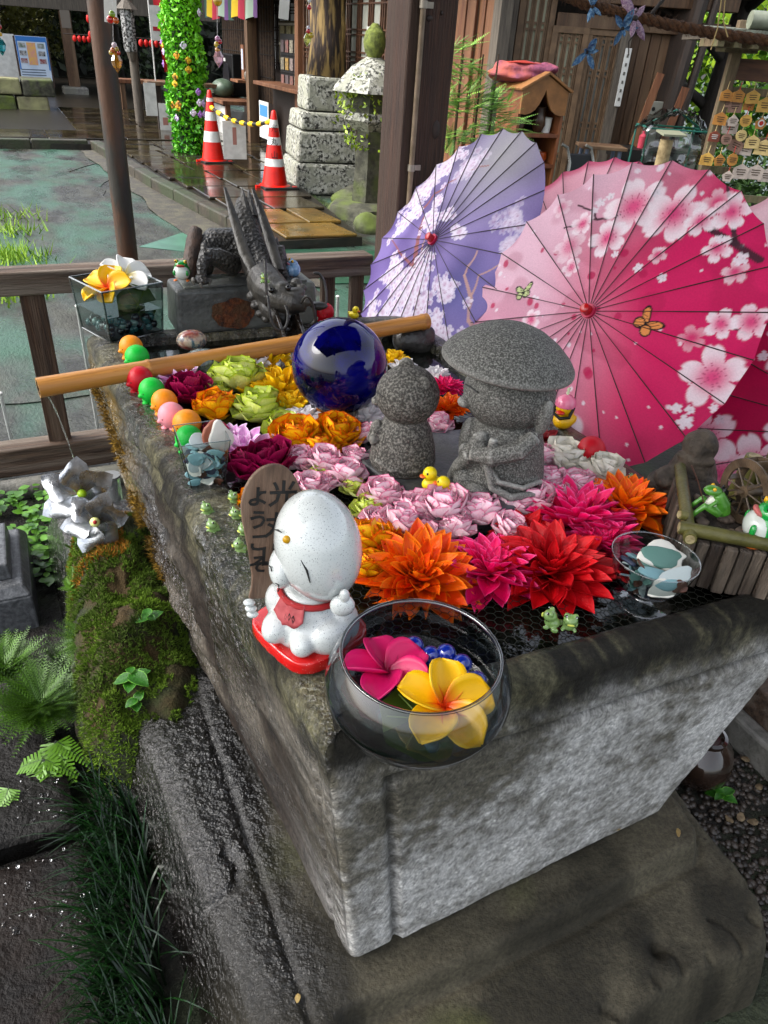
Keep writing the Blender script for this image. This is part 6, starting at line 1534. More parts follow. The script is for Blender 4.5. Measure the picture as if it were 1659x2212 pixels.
def pink_print(x, y, L, shift=None):
    T = (lambda q: L(*q)) if shift is None else (lambda q: (q[0], q[1]))
    # ground: pale at the left and at the foot, deep rose to the right
    f = smoothstep(-.6, .45, x + .1 * y + .12 * np.sin(y * 5)); c = lerp3(C3('#d7afc0'), C3('#c8175a'), f)
    an = np.arctan2(y, x); low = np.exp(-((an + 1.75) / .55) ** 2) * smoothstep(.35, .95, np.hypot(x, y)); c = blend(c, C3('#dccad4'), low * .95)
    low2 = np.exp(-((an + 2.6) / .5) ** 2) * smoothstep(.1, .6, np.hypot(x, y)); c = blend(c, C3('#cf7f9f'), low2 * .5)
    if shift is not None: c = lerp3(C3('#c80f55'), C3('#b00a46'), smoothstep(.3, .7, vnoise(x * 2 + 9, y * 2 + 9, x * 0)))
    c = blend(c, C3('#8f0a3c'), .25 * smoothstep(.5, .62, (vnoise(x * 6 + 20, y * 6 + 20, x * 0 + 3.3))))
    c = dots(c, x, y, 5, 70, WHT, .006, .016); c = dots(c, x, y, 6, 26, C3('#b3124e'), .008, .03, (-1, .2, -.6, .4))
    B = [(1373, 450, 70, .3, 0), (1459, 467, 66, .9, 0), (1322, 523, 46, .2, 0), (1263, 488, 30, .5, .1), (1516, 480, 34, .2, 0), (1579, 457, 40, .7, 0), (1553, 540, 30, .1, 0), (1549, 436, 32, .4, .45), (1539, 815, 62, .5, 0), (1559, 702, 31, .9, 0), (1622, 695, 36, .3, .1), (1159, 698, 27, .2, .1), (1238, 540, 42, .3, .5), (1246, 587, 24, .1, .2), (1215, 450, 26, .3, .55), (1500, 735, 28, .2, .6), (1430, 560, 20, .0, .3), (1590, 590, 26, .4, .3)]
    if shift is None:
        for pts, w0, w1 in (([(1224, 498), (1293, 480), (1346, 473), (1389, 463), (1426, 453), (1459, 463), (1482, 471), (1539, 499), (1588, 528), (1640, 560)], .006, .022), ([(1567, 393), (1579, 443), (1585, 499), (1592, 526)], .008, .016), ([(1249, 443), (1289, 463), (1293, 480)], .006, .008), ([(1575, 705), (1610, 720)], .006, .006), ([(1322, 523), (1290, 545)], .005, .008)):
            c = stroke(c, x, y, [L(*q) for q in pts], w0, w1, DKB)
        for bx, by, br_, ro, fa in B: q = L(bx, by); c = blossom(c, x, y, q[0], q[1], br_ / 345., ro, fade=fa)
        for bx, by, br_ in ((1479, 912, 14), (1463, 883, 10), (1489, 885, 9), (1300, 440, 11), (1390, 590, 10), (1340, 560, 8), (1440, 610, 9), (1600, 560, 13), (1320, 425, 9), (1290, 460, 8), (1560, 520, 9), (1540, 880, 8), (1420, 420, 9)):
            q = L(bx, by); c = blossom(c, x, y, q[0], q[1], br_ / 300., .2, WHT, WHT)
        q = L(1239, 925); c = blend(c, WHT, smoothstep(1.2, .8, np.hypot(x - q[0], (y - q[1])) / .075) * .8)
        # butterflies
        for (bx, by, ro, s_, wc) in ((1403, 712, -.5, .085, C3('#d98a4a')), (1138, 640, .5, .07, C3('#b9c48a'))):
            q = L(bx, by)
            for k, (a_, l_, w_) in enumerate(((2.35, 1.25, .34), (.8, 1.25, .34), (3.5, .75, .42), (-.35, .75, .42))):
                a_ += ro; dx, dy = x - q[0], y - q[1]; p_ = dx * math.cos(a_) + dy * math.sin(a_); t_ = -dx * math.sin(a_) + dy * math.cos(a_)
                e = ((p_ - s_ * l_ * .55) / (s_ * l_ * .58)) ** 2 + (t_ / (s_ * w_)) ** 2
                c = blend(c, C3('#161012'), smoothstep(1.1, .9, e)); c = blend(c, wc, smoothstep(.62, .5, e) * (np.abs(np.sin((p_ + t_) * 260)) > .25))
            dx, dy = x - q[0], y - q[1]; e = ((dx * math.cos(ro + 1.5) + dy * math.sin(ro + 1.5)) / (s_ * .45)) ** 2 + ((-dx * math.sin(ro + 1.5) + dy * math.cos(ro + 1.5)) / (s_ * .08)) ** 2
            c = blend(c, C3('#161012'), smoothstep(1.1, .9, e))
    else:
        r_ = np.random.default_rng(shift)
        for _ in range(16):
            a_, rr = r_.uniform(0, 6.28), math.sqrt(r_.uniform(.05, .9)); c = blossom(c, x, y, rr * math.cos(a_), rr * math.sin(a_), r_.choice([.09, .12, .2]), r_.uniform(0, 1))
        for _ in range(24):
            a_, rr = r_.uniform(0, 6.28), math.sqrt(r_.uniform(.05, .9)); c = blossom(c, x, y, rr * math.cos(a_), rr * math.sin(a_), .035, r_.uniform(0, 1), WHT, WHT)
    return c
PURB = np.random.default_rng(77)
def _clusters(L):
    out = []
    for pts, wd, n_, a_ in (([(990, 330), (930, 395), (885, 450)], .13, 62, 1), ([(905, 455), (860, 500)], .08, 26, 1), ([(840, 590), (880, 600), (900, 640)], .12, 40, 1), ([(830, 680), (880, 690), (930, 720), (960, 745)], .14, 80, 1), ([(925, 575), (915, 620)], .09, 22, 1), ([(960, 440), (935, 490), (985, 480)], .06, 22, 1), ([(1100, 470), (1130, 500), (1080, 480)], .07, 16, .45), ([(1095, 525), (1110, 530)], .05, 8, .45), ([(795, 700), (810, 650)], .06, 16, 1), ([(960, 620), (985, 640)], .07, 14, .8), ([(1000, 505), (1010, 520)], .03, 6, 1), ([(1040, 340), (1000, 380)], .08, 18, .5), ([(900, 760), (940, 700)], .12, 40, 1), ([(860, 640), (930, 660)], .1, 30, .9)):
        pp = [L(*q) for q in pts]
        for _ in range(int(n_ * 2.4)):
            i = PURB.integers(0, len(pp) - 1); t_ = PURB.random(); cx = pp[i][0] * (1 - t_) + pp[i + 1][0] * t_ + PURB.normal(0, wd * .6); cy = pp[i][1] * (1 - t_) + pp[i + 1][1] * t_ + PURB.normal(0, wd * .6)
            out.append((cx, cy, PURB.uniform(.028, .055), PURB.uniform(0, 1.2), a_ * PURB.uniform(.75, 1)))
    return out
_pc = []
def purple_print(x, y, L):
    if not _pc: _pc.extend(_clusters(L))
    q = L(1090, 330); f = np.exp(-(np.hypot(x - q[0], y - q[1]) / .5) ** 2)
    nzz_ = vnoise(x * 4 + 20, y * 4 + 20, x * 0 + 1.1); c = lerp3(C3('#57477e'), C3('#7b6ba4'), smoothstep(.3, .75, nzz_))
    q2 = L(820, 600); c = blend(c, C3('#7864a4'), .6 * np.exp(-(np.hypot(x - q2[0], y - q2[1]) / .4) ** 2)); q3 = L(1000, 640); c = blend(c, C3('#464c88'), .6 * np.exp(-(np.hypot(x - q3[0], y - q3[1]) / .3) ** 2))
    c = blend(c, C3('#949398'), f * .95)
    br1, br2 = C3('#8a5048'), C3('#b08a80')
    for pts, w0, w1, cc in (([(925, 480), (915, 540), (908, 600), (912, 660), (900, 740)], .022, .05, br1), ([(985, 395), (940, 430), (915, 470)], .008, .02, br1), ([(930, 570), (922, 590), (908, 610)], .012, .02, br1), ([(1040, 550), (1010, 600), (1020, 650), (1010, 690), (1030, 730)], .008, .022, br2), ([(1095, 560), (1040, 600), (1020, 640)], .006, .012, br2), ([(860, 720), (900, 715), (950, 720)], .008, .014, br1), ([(850, 520), (870, 550), (905, 585)], .006, .014, br1), ([(1060, 360), (1010, 375), (985, 395)], .005, .01, br1), ([(950, 500), (930, 540), (925, 575)], .008, .012, br2)):
        c = stroke(c, x, y, [L(*q) for q in pts], w0, w1, cc, .85)
    near = [(a, b_, r, ro, al) for a, b_, r, ro, al in _pc if (x.min() - r < a < x.max() + r) and (y.min() - r < b_ < y.max() + r)]
    for a, b_, r, ro, al in near: c = blossom(c, x, y, a, b_, r, ro, C3('#cfc9da'), C3('#b596b4'), .93 * al)
    return c
K_ = 1.12
def far(C): return tuple(Vector((0, 0, H)) + (Vector(C) - Vector((0, 0, H))) * K_)
parasol('rose pink paper parasol with cherry blossoms and butterflies, in front', far((.521, 1.891, 1.038)), -.885, .5, .47, .058, pink_print, R_(4))
parasol('lavender paper parasol with white blossom branches beside the pillar', far((.129, 2.527, 1.05)), -1.124, .563, .47, .048, purple_print, R_(10))
parasol('deep pink blossom parasol cut off by the right edge behind the planter', (1.27, 1.74, .82), -.75, .45, .47, .06, lambda x, y, L: pink_print(x, y, L, 12), R_(2))
pale = lambda x, y, L: blend(lerp3(C3('#cf7f98'), C3('#d99fb0'), smoothstep(.3, .8, vnoise(x * 3 + 9, y * 3 + 9, x * 0))), C3('#b9486c'), smoothstep(.9, .98, np.hypot(x, y)))
parasol('plain pink parasol between the lavender and the rose ones, seen behind', (.66, 2.86, .92), -.9, .42, .43, .05, pale, R_(8), 30, 8)
parasol('pale pink parasol behind the rose one at the right', (1.32, 2.45, .92), -.8, .4, .45, .05, lambda x, y, L: pale(x, y, L) * .5 + .5 * C3('#d8c8cc'), R_(3), 30, 8)
# ------------------------------------------------------------------ background: temple shop along u = 3.6, court, hall wall at the right
def PU(x, y, u):
    r = ray(x, y); n = Vector((UX, UY, 0)); t = (u - (Vector((0, 0, H)) - Vector((OX, OY, 0))).dot(n)) / r.dot(n)
    return Vector((0, 0, H)) + r * t
def vz(x, y, u): q = PU(x, y, u); return UV(q)[1], q.z
cedar = mat('cedar_board', '#6b4229', '#50301d', '#775034', sc=10, det=7, rough=.6, bump=.4, stretch=(5, 5, .3), rand=.14)
darkw = mat('dark_timber', '#2a1d14', '#1a120d', sc=12, det=6, rough=.6, bump=.4, stretch=(4, 4, .4), rand=.15)
midw = mat('mid_timber', '#5a4029', '#3d2a1a', '#66503a', sc=12, det=7, rough=.6, bump=.5, stretch=(4, 4, .35), rand=.15)
grayw = mat('grey_timber', '#5f574c', '#474038', sc=12, det=7, rough=.7, bump=.5, stretch=(4, 4, .35), rand=.12)
latw = mat('lattice_wood', '#5a3a24', '#43291a', sc=20, rough=.6)
paper = mat('shoji_paper', '#9a9b90', '#84857a', sc=4, rough=.8); plaster = mat('white_plaster', '#b9b9b2', '#a5a59c', sc=6, rough=.8)
whitep = mat('sheet_white', '#c9c9c4', '#b5b5b0', sc=9, rough=.7)
shop = thing('temple_shop', 'dark timber temple shop with an open counter beyond the cones', 'building', W(3.9, 11, 0))
def sb_(u, v, z, du, dv, dz, name, m, par=None, bev=.006): return rbox(u, v, z, du, dv, dz, name, m, par or shop, bev)
sb_(5.2, 12.0, 1.0, .1, 14, 3.0, 'back_wall', darkw)
sb_(4.4, 12.0, .05, 1.6, 13, .1, 'floor_slab', pbed)
sb_(4.4, 12.0, 2.75, 3.0, 14, .12, 'ceiling', darkw)
v_, _ = vz(545, 200, 3.6); sb_(3.6, v_, 1.3, .16, .16, 2.6, 'post', midw); sb_(3.75, v_ + .3, 1.3, .12, .10, 2.6, 'post', darkw)
vl, vr = vz(560, 178, 3.6)[0], vz(690, 205, 3.6)[0]
sb_(3.75, (vl + vr) / 2, 1.0, .5, vl - vr, .05, 'counter', cedar); sb_(3.85, (vl + vr) / 2, .5, .06, vl - vr, .95, 'counter_skirt', darkw)
for dv in (.25, .5):
    g = G(); pts = [(0, 0), (.0, -.30), (.05, -.32), (.09, -.25), (.05, -.18), (.12, -.12), (.2, -.1), (.24, -.04), (.24, 0)]
    o = g.prism(pts, .03, Matrix.Rotation(R_(90), 4, 'X')).build('scroll_bracket', cedar, shop, smooth=False, bevel=.004); o.matrix_local = shop.matrix_basis.inverted() @ Matrix.Translation(W(3.82, vr + dv, .97)) @ Matrix.Rotation(TH + math.pi, 4, 'Z')
vp = vz(650, 100, 3.7)[0]; sb_(3.7, vp, 1.4, .14, .14, 2.6, 'post', cedar)
def lattice(par, name, A, B, z0, z1, nv_, nh, m=None, pap=None, fr=.05):
    A, B = Vector(A), Vector(B); d = (B - A).normalized(); nrm = Vector((d.y, -d.x, 0)); L_ = (B - A).length; inv = par.matrix_basis.inverted()
    Rz = Matrix.Rotation(math.atan2(d.y, d.x), 3, 'Z'); mid = (A + B) / 2
    def bxx(c, s_, nm, mm, pr=par, bev=.003):
        g = G().box((0, 0, 0), s_); o = g.build(nm, mm, pr, smooth=False, bevel=bev)
        o.matrix_local = (inv if pr is par else pr.matrix_world.inverted()) @ Matrix.Translation(c) @ Rz.to_4x4(); return o
    pn = bxx(Vector((mid.x, mid.y, (z0 + z1) / 2)) - nrm * .02, (L_, .012, z1 - z0), name, pap or paper)
    bpy.context.view_layer.update()
    g = G()
    for k in nv_: c = A.lerp(B, k) + nrm * .0; g.box((c.x, c.y, (z0 + z1) / 2), (.018, .02, z1 - z0), Rz)
    for k in nh: g.box((mid.x, mid.y, z0 + (z1 - z0) * k) , (L_, .016, .016), Rz)
    o = g.build('lattice', m or latw, pn, smooth=False); o.matrix_local = pn.matrix_local.inverted() @ inv
    for c, s_ in ((Vector((A.x, A.y, (z0 + z1) / 2)), (fr, .04, z1 - z0)), (Vector((B.x, B.y, (z0 + z1) / 2)), (fr, .04, z1 - z0)), (Vector((mid.x, mid.y, z1)), (L_ + fr, .042, fr)), (Vector((mid.x, mid.y, z0)), (L_ + fr, .042, fr))):
        q = G().box((0, 0, 0), s_).build('frame', m or latw, pn, smooth=False, bevel=.003); q.matrix_local = pn.matrix_local.inverted() @ inv @ Matrix.Translation(c + nrm * .004) @ Rz.to_4x4()
    return pn
grp = [k / 12 + d_ for k in (1, 4, 7, 10) for d_ in (0, .04, .08)]; hr = [.08, .12, .16, .38, .42, .46, .6, .64, .84, .88, .92]
lattice(shop, 'shoji_panel', W(3.72, vp - .1, 0), W(3.72, vz(740, 60, 3.72)[0], 0), .95, 2.2, grp, hr)
lattice(shop, 'shoji_panel', W(3.73, vz(742, 60, 3.73)[0], 0), W(3.73, vz(840, 60, 3.73)[0], 0), .95, 2.2, grp, hr)
lattice(shop, 'shoji_panel', W(4.6, vz(568, 60, 4.6)[0], 0), W(4.6, vz(660, 60, 4.6)[0], 0), 1.1, 2.15, grp, hr, darkw, mat('lit_paper', '#c9cdd0', rough=.8))
va, vb = vz(940, 100, 3.75)[0], vz(1080, 100, 3.75)[0]
n_ = 7
for k in range(n_):
    vv = va + (vb - va) * (k + .5) / n_; sb_(3.78 + .012 * (k % 2), vv, 1.3, .03, abs(vb - va) / n_ - .006, 2.6, 'wall_board', cedar)
sb_(3.74, va + (vb - va) * .62, 1.3, .03, .03, 2.6, 'batten', cedar)
sb_(3.70, vb - .06, 1.3, .12, .12, 2.6, 'corner_post', grayw)
# goods in the shop window
def vpanel(name, label, cat_, x0, y0, x1, y1, u, m, tk=.02, lean=0.0):
    (v0_, z0_), (v1_, z1_) = vz(x0, y1, u), vz(x1, y0, u)
    t_ = thing(name, label, cat_, W(u, (v0_ + v1_) / 2, min(z0_, z1_)), TH)
    w_, h_ = abs(v0_ - v1_), abs(z1_ - z0_)
    o = G().box((0, 0, h_ / 2), (tk, w_, h_)).build('board', m, t_, smooth=False, bevel=.003); return t_, w_, h_
t_, w_, h_ = vpanel('display_board', 'black slanted display board with rows of charms in the shop window', 'display board', 608, 75, 660, 200, 3.9, mat('board_black', '#101012', rough=.5))
random.seed(8)
cs = ['#8a8470', '#7d7668', '#a8a18c', '#8c5a54', '#5a4a50', '#9a8a86', '#b08a3a', '#8f3f44', '#77777c']
for r in range(3):
    for c in range(5):
        G().box((-.02, w_ * (-.38 + .19 * c), h_ * (.80 - .29 * r)), (.012, w_ * .13, h_ * .2)).build('charm', mat('charm%d' % ((r * 5 + c) % 9), cs[(r * 3 + c) % 9], '#4a4640', sc=30, rough=.5), t_, smooth=False)
    G().box((-.02, 0, h_ * (.66 - .29 * r)), (.02, w_ * .94, .012)).build('ledge', mat('board_black', ''), t_, smooth=False)
t_, w_, h_ = vpanel('amulet_panel', 'olive hanging panel of amulets left of the black board', 'display board', 605, 45, 650, 135, 4.2, mat('panel_olive', '#4a4428', '#36321e', sc=14, rough=.6))
for r in range(2):
    for c in range(3): G().box((-.02, w_ * (-.3 + .3 * c), h_ * (.72 - .44 * r)), (.01, w_ * .2, h_ * .32)).build('amulet', mat('amulet', '#6e6840', '#908a6a', sc=20, rough=.6), t_, smooth=False)
    G().box((-.03, 0, h_ * (.92 - .46 * r)), (.01, w_ * .9, .03)).build('strip', mat('strip_pale', '#9a968a', rough=.6), t_, smooth=False)
t_, w_, h_ = vpanel('notice', 'white framed notice below the amulet panel', 'notice', 614, 138, 646, 186, 4.2, whitep)
G().box((-.014, 0, h_ * .45), (.004, w_ * .6, h_ * .5)).build('print', mat('grey_print', '#6a6a6c', '#8a8a8c', sc=60, rough=.7), t_, smooth=False)
t_, w_, h_ = vpanel('paper_notice', 'sheet of handwriting on the lattice above the stone lantern', 'notice', 790, 58, 822, 118, 3.69, whitep, .004)
for k in range(4): G().box((-.004, w_ * (-.33 + .22 * k), h_ * .5), (.002, w_ * .05, h_ * .7)).build('brush_line', mat('faint_ink', '#55544e', rough=.7), t_, smooth=False)
sign2, w_, h_ = vpanel('leaning_sign', 'white and blue sign leaning below the counter', 'sign', 562, 222, 580, 295, 3.62, whitep, .01)
G().box((-.008, 0, h_ * .75), (.004, w_ * .8, h_ * .3)).build('print', mat('blue_print', '#3a78a8', rough=.6), sign2, smooth=False)
# blind wall, table, fan, green boulder
bw = thing('bamboo_blind', 'brown bamboo blind wall behind the black fan', 'blind', W(4.3, 15.5, 0), TH)
for k in range(22): G().tube([(0, -1.6 + k * .16, .6), (0, -1.6 + k * .16, 2.4)], .035, 6).build('cane', mat('blind_cane', '#4a3624', '#32241a', sc=20, rough=.6, rand=.25), bw)
for z_ in (1.0, 1.35, 1.7, 2.05): G().box((-.04, .1, z_), (.012, 3.5, .014)).build('binding', mat('binding', '#1d1611', rough=.7), bw, smooth=False)
tb_ = thing('shop_table', 'brown wooden table with a white panel below, behind the nearer cone', 'table', W(3.55, 14.2, 0), TH)
G().box((0, 0, .62), (.6, 1.5, .06)).build('top', cedar, tb_, smooth=False, bevel=.006); G().box((-.2, -.1, .30), (.02, 1.0, .5)).build('white_panel', whitep, tb_, smooth=False)
for sy in (-.68, .68): G().box((-.2, sy, .3), (.08, .08, .6)).build('leg', cedar, tb_, smooth=False, bevel=.005)
G().box((.15, -.5, .95), (.35, .5, .04)).build('upper_shelf', cedar, tb_, smooth=False, bevel=.004)
bo = thing('green_boulder', 'smooth grey green boulder lying on the shop table', 'boulder', W(3.5, 14.5, .655), TH)
fuse(G().ell((0, -.12, .14), (.2, .26, .15), 18, 12).ell((0, .2, .11), (.17, .24, .11), 18, 12), 'stone', mat('green_stone', '#5a6a58', '#465646', sc=10, rough=.35), bo, .02, 6)
fn_ = thing('black_fan', 'black boxed fan on the shop table', 'fan', W(3.85, 14.75, .66), TH)
G().box((0, 0, .33), (.3, .66, .66)).build('case', mat('fan_black', '#0c0c0d', rough=.4), fn_, smooth=False, bevel=.02)
G().tube([(-.16, 0, .28), (-.19, 0, .28)], .23, 24).build('grille', mat('fan_grille', '#1b1b1e', rough=.3), fn_); G().box((-.153, .2, .56), (.006, .12, .05)).build('badge', whitep, fn_, smooth=False)
ch_ = thing('hanging_scroll', 'small wooden tablet with white inscription on the upper shelf', 'tablet', W(3.72, 13.75, .97), TH)
G().box((0, 0, .26), (.03, .18, .5)).build('board', cedar, ch_, smooth=False); G().box((-.018, 0, .3), (.006, .1, .3)).build('paper', mat('pale_blue_paper', '#a8b2c4', rough=.7), ch_, smooth=False)
vs2 = thing('small_vase', 'small grey vase beside the wooden tablet', 'vase', W(3.7, 13.45, .97)); G().lathe([(.04, 0), (.06, .05), (.055, .11), (.03, .14), (.035, .17)], 14).build('body', mat('vase_grey', '#5c574e', rough=.4), vs2); G().lathe([(.035, .165), (.04, .172), (.03, .176)], 14).build('lip', mat('vase_grey', ''), vs2)
# five colour curtain
cur = thing('striped_curtain', 'five colour temple curtain hanging under the shop eaves', 'curtain', W(3.5, 13.9, 0), TH)
cc = ['#27453a', '#b89a0c', '#8c0f2c', '#7e8f80', '#4a2a5a', '#27453a', '#b89a0c', '#8c0f2c', '#7e8f80', '#4a2a5a']
vv = 1.55
for k, c in enumerate(cc):
    g = G().grid(lambda a, b_: Vector((.05 * math.sin((a + k) * 5) * (1 - b_), vv - a * .34, 1.84 + .03 * math.sin(k * 2.1 + a * 3) + b_ * .7)), 8, 5); g.build('stripe', mat('curtain_' + c, c, rough=.8), cur, ang=180); vv -= .34
# ------------------------------------------------------------------ ivy wrapped pole
def leafcloud(n_, place, sz, seed):
    random.seed(seed); vs_, fs, es = [], [], []; k = 0
    for _ in range(n_):
        r = place()
        if r is None: continue
        c, tone = r; s_ = sz * random.uniform(.6, 1.3); a_ = Vector((random.gauss(0, 1), random.gauss(0, 1), random.gauss(0, 1))).normalized(); b_ = a_.cross(Vector((random.gauss(0, 1), random.gauss(0, 1), random.gauss(0, 1)))).normalized()
        vs_ += [c - a_ * s_, c + b_ * s_ * .5, c + a_ * s_, c - b_ * s_ * .5]; fs.append((k, k + 1, k + 2, k + 3)); k += 4; es += [tone] * 4
    return np.array([tuple(q) for q in vs_]), np.array(fs), es
ip = thing('ivy_pole', 'pole wrapped in bright green artificial ivy with pansies', 'decorated pole', P(413, 330, PZ))
def plivy():
    z_ = random.uniform(0, 2.7); an = random.uniform(0, 6.28); r = .25 * (1 + .12 * math.sin(z_ * 7 + an)) * random.uniform(.72, 1.12)
    return Vector((r * math.cos(an), r * math.sin(an), z_)), max(0, min(1, (z_ / 1.5) * .5 + random.uniform(-.1, .5)))
a, b_, e = leafcloud(7000, plivy, .036, 3); stuff(obj('ivy_leaves', npmesh('ivy_leaves', a, b_, mat('ivy', '#1f7d04', tint='#7fd021', rough=.45), False, edge=e), ip))
G().tube([(0, 0, 0), (0, 0, 2.7)], .17, 12).build('pole', mat('ivy_core', '#0d2a05', rough=.8), ip)
random.seed(12)
for k in range(22):
    z_ = random.uniform(.45, 1.75); an = random.uniform(3.3, 6.1); c = ['#e0b808', '#e8a010', '#c9b6e0', '#b07fd0', '#e8e0f0'][k % 5]
    g = G()
    for j in range(4): aj = j * 1.57; g.ell((.022 * math.cos(aj), 0, .022 * math.sin(aj)), (.026, .008, .026), 8, 6)
    g.ell((0, -.01, 0), .012, 6, 5); o = g.build('pansy', mat('pansy_' + c, c, '#6a4a10' if k % 5 < 2 else c, sc=20, rough=.6), ip, ang=180); o.location = (.29 * math.cos(an), .29 * math.sin(an), z_); o.rotation_euler = (0, 0, an + 1.57)
# ------------------------------------------------------------------ cones and the striped bar
cr = mat('cone_red', '#d21505', '#b81204', sc=8, rough=.35); cw = mat('cone_white', '#d8d8d4', '#c0c0bc', sc=14, rough=.35); ck = mat('cone_base', '#121212', rough=.5)
def cone(label, x, y, h_, rz):
    t_ = vthing('traffic_cone', label, 'traffic cone', P(x, y, PZ)); Rb, Rt = .155, .028
    r = lambda f: Rb + (Rt - Rb) * f
    segs = [(0.05, .30, cr), (.30, .45, cw), (.45, .60, cr), (.60, .72, cw), (.72, .86, cr), (.86, .91, cw), (.91, 1.0, cr)] if rz else [(0.05, .30, cr), (.30, .40, cw), (.40, .58, cr), (.58, .68, cw), (.68, .80, cr), (.80, .90, cw), (.90, 1.0, cr)]
    for a, b_, m in segs: G().lathe([(r(a), a * h_), (r(b_), b_ * h_)] + ([(Rt * .6, h_ * 1.015), (.001, h_ * 1.02)] if b_ == 1 else []), 28, cap=False).build('band' if m is cw else 'cone_wall', m, t_)
    G().lathe([(r(.05), .05 * h_), (.185, .03), (.185, .025)], 28, cap=False).build('skirt', cr, t_); G().box((.03, 0, .014), (.42, .40, .028), M3(.3)).build('base', ck, t_, smooth=False, bevel=.01)
    G().box((-.2, -.12, .02), (.05, .05, .03), M3(.3)).build('tab', cr, t_, smooth=False); G().box((.23, -.08, .02), (.05, .05, .03), M3(.3)).build('tab', cr, t_, smooth=False)
    return t_
c1_ = cone('red traffic cone beside the ivy pole, farther from us', 461, 350, .86, 1); c2_ = cone('red traffic cone with black writing next to the stone monument', 594, 405, .80, 0)
for k, chx in enumerate('光丸山'):
    f = .79 - .17 * k; rr = .155 + (.028 - .155) * f; o = obj('character', text_mesh('character', chx, .085, ink, .002), c2_); o.matrix_local = Matrix.Translation((.0, -rr - .01, f * .8)) @ Matrix.Rotation(R_(80), 4, 'X')
bar_a = c1_.location + Vector((0, 0, .68)); bar_b = c2_.location + Vector((-.03, 0, .70))
bar = thing('striped_bar', 'yellow and black striped barrier rod hung between the cones', 'barrier', bar_a)
N_ = 15
for k in range(N_):
    f0, f1 = k / N_, (k + 1) / N_; s0 = lambda f: (bar_b - bar_a) * f + Vector((0, 0, -.10 * 4 * f * (1 - f)))
    G().tube([s0(f0), s0((f0 + f1) / 2), s0(f1)], [.022, .032, .022] if k % 2 == 0 else [.02, .02, .02], 10).build('yellow_section' if k % 2 == 0 else 'black_section', mat('bar_yellow', '#e0b204', rough=.4) if k % 2 == 0 else mat('bar_black', '#151515', rough=.5), bar)
nt_ = thing('bar_notice', 'white paper notice hanging from the striped bar', 'notice', bar_a.lerp(bar_b, .42) + Vector((0, 0, -.12)), TH)
G().box((0, 0, -.2), (.3, .004, .44)).build('sheet', whitep, nt_, smooth=False); G().box((0, -.004, -.15), (.05, .002, .2)).build('print', mat('faint_red', '#9a6a60', rough=.7), nt_, smooth=False)
cable = [PY(665, 192, 11.2), PY(652, 230, 10.9), PY(655, 290, 10.7), PY(648, 340, 10.5), PY(628, 362, 10.3)]
tag(G().tube(cable, .012, 6).build('power_cord', mat('cord_grey', '#8a8478', rough=.5), ang=180), 'pale cord dangling from the shop counter', 'cord')

# ------------------------------------------------------------------ stone monument, lantern, stump
lich = mat('lichen_stone', '#a9a99e', '#2a2a25', '#8c8d7e', sc=30, det=6, lo=.46, hi=.56, rough=.8, bump=.9, bsc=30, big=.3)
mossy = mat('mossy_stone', '#4a4a3c', '#2a2a20', '#4f5c22', sc=12, det=7, rough=.8, bump=.8, bsc=25)
mo0 = P(655, 420, 0); mu, mv = UV(mo0)
mon = thing('stone_monument', 'stepped stone pedestal blotched with white lichen beside the path', 'monument', W(mu + .42, mv + .35, 0), TH - R_(8))
zc = 0
for h_, w_ in ((.36, .98), (.34, .88), (.20, .80), (.36, .62)):
    G().box((0, 0, zc + h_ / 2), (w_, w_, h_ - .012), None, (.95, .95)).rough(.012, 3, seed=zc).build('course', lich, mon, smooth=False, bevel=.03); zc += h_
st = thing('old_stump', 'tall weathered tree trunk standing on the lichen pedestal', 'tree trunk', mon.location + Vector((0, 0, zc)), TH)
g = G().tube([(0, 0, 0), (.02, 0, .35), (.0, .02, .8), (.05, 0, 1.4)], [.25, .21, .19, .15], 18).rough(.035, 6)
g.build('trunk', mat('bark_old', '#2f2018', '#1a120e', '#8a7244', sc=9, det=8, rough=.8, bump=1, bsc=20, stretch=(3, 3, .4), big=.7), st, ang=180)
G().tube([(.08, -.14, .1), (.12, -.12, .5), (.1, -.1, .9)], [.05, .06, .03], 8).rough(.02, 9).build('bark_flap', mat('bark_pale', '#8f7744', '#5c4a2a', sc=14, rough=.8, bump=.8, stretch=(3, 3, .5)), st, ang=180)
la = thing('stone_lantern', 'mossy stone lantern with a ball finial half hidden by the pillar', 'stone lantern', W(UV(P(800, 470, 0))[0], UV(P(800, 470, 0))[1] + .1, 0), TH)
for nm, pr_, n_, z0_ in (('base', [(.46, 0), (.44, .12), (.30, .16)], 6, 0), ('shaft', [(.19, .14), (.17, .5), (.18, .86)], 6, 0), ('platform', [(.18, .85), (.30, .95), (.30, 1.02)], 6, 0), ('fire_box', [(.24, 1.0), (.24, 1.22)], 6, 0), ('roof', [(.44, 1.2), (.42, 1.25), (.24, 1.42), (.08, 1.5)], 6, 0), ('finial', [(.07, 1.5), (.10, 1.55), (.12, 1.63), (.10, 1.72), (.03, 1.79)], 14, 0)):
    G().lathe(pr_, n_).rough(.012, 5).build(nm, mat('moss_ball', '#4c5426', '#6f7a34', sc=20, rough=.9, bump=1) if nm == 'finial' else (lich if nm in ('roof', 'platform') else mossy), la, ang=30)
sh = thing('garden_shrub', 'yellow green azalea shrub in front of the stone lantern', 'shrub', W(UV(P(772, 455, 0))[0], UV(P(772, 455, 0))[1] - .25, 0))
def plsh():
    a_ = random.uniform(0, 6.28); r = random.uniform(0, 1) ** .5; z_ = random.uniform(-1, 1)
    c = Vector((.42 * r * math.cos(a_) * math.sqrt(1 - z_ * z_ * .8), .35 * r * math.sin(a_), 1.02 + .35 * z_)); 
    if noise.noise(c * 5) < -.1: return None
    return c, random.uniform(.1, 1) * (.6 + .4 * (z_ + 1) / 2)
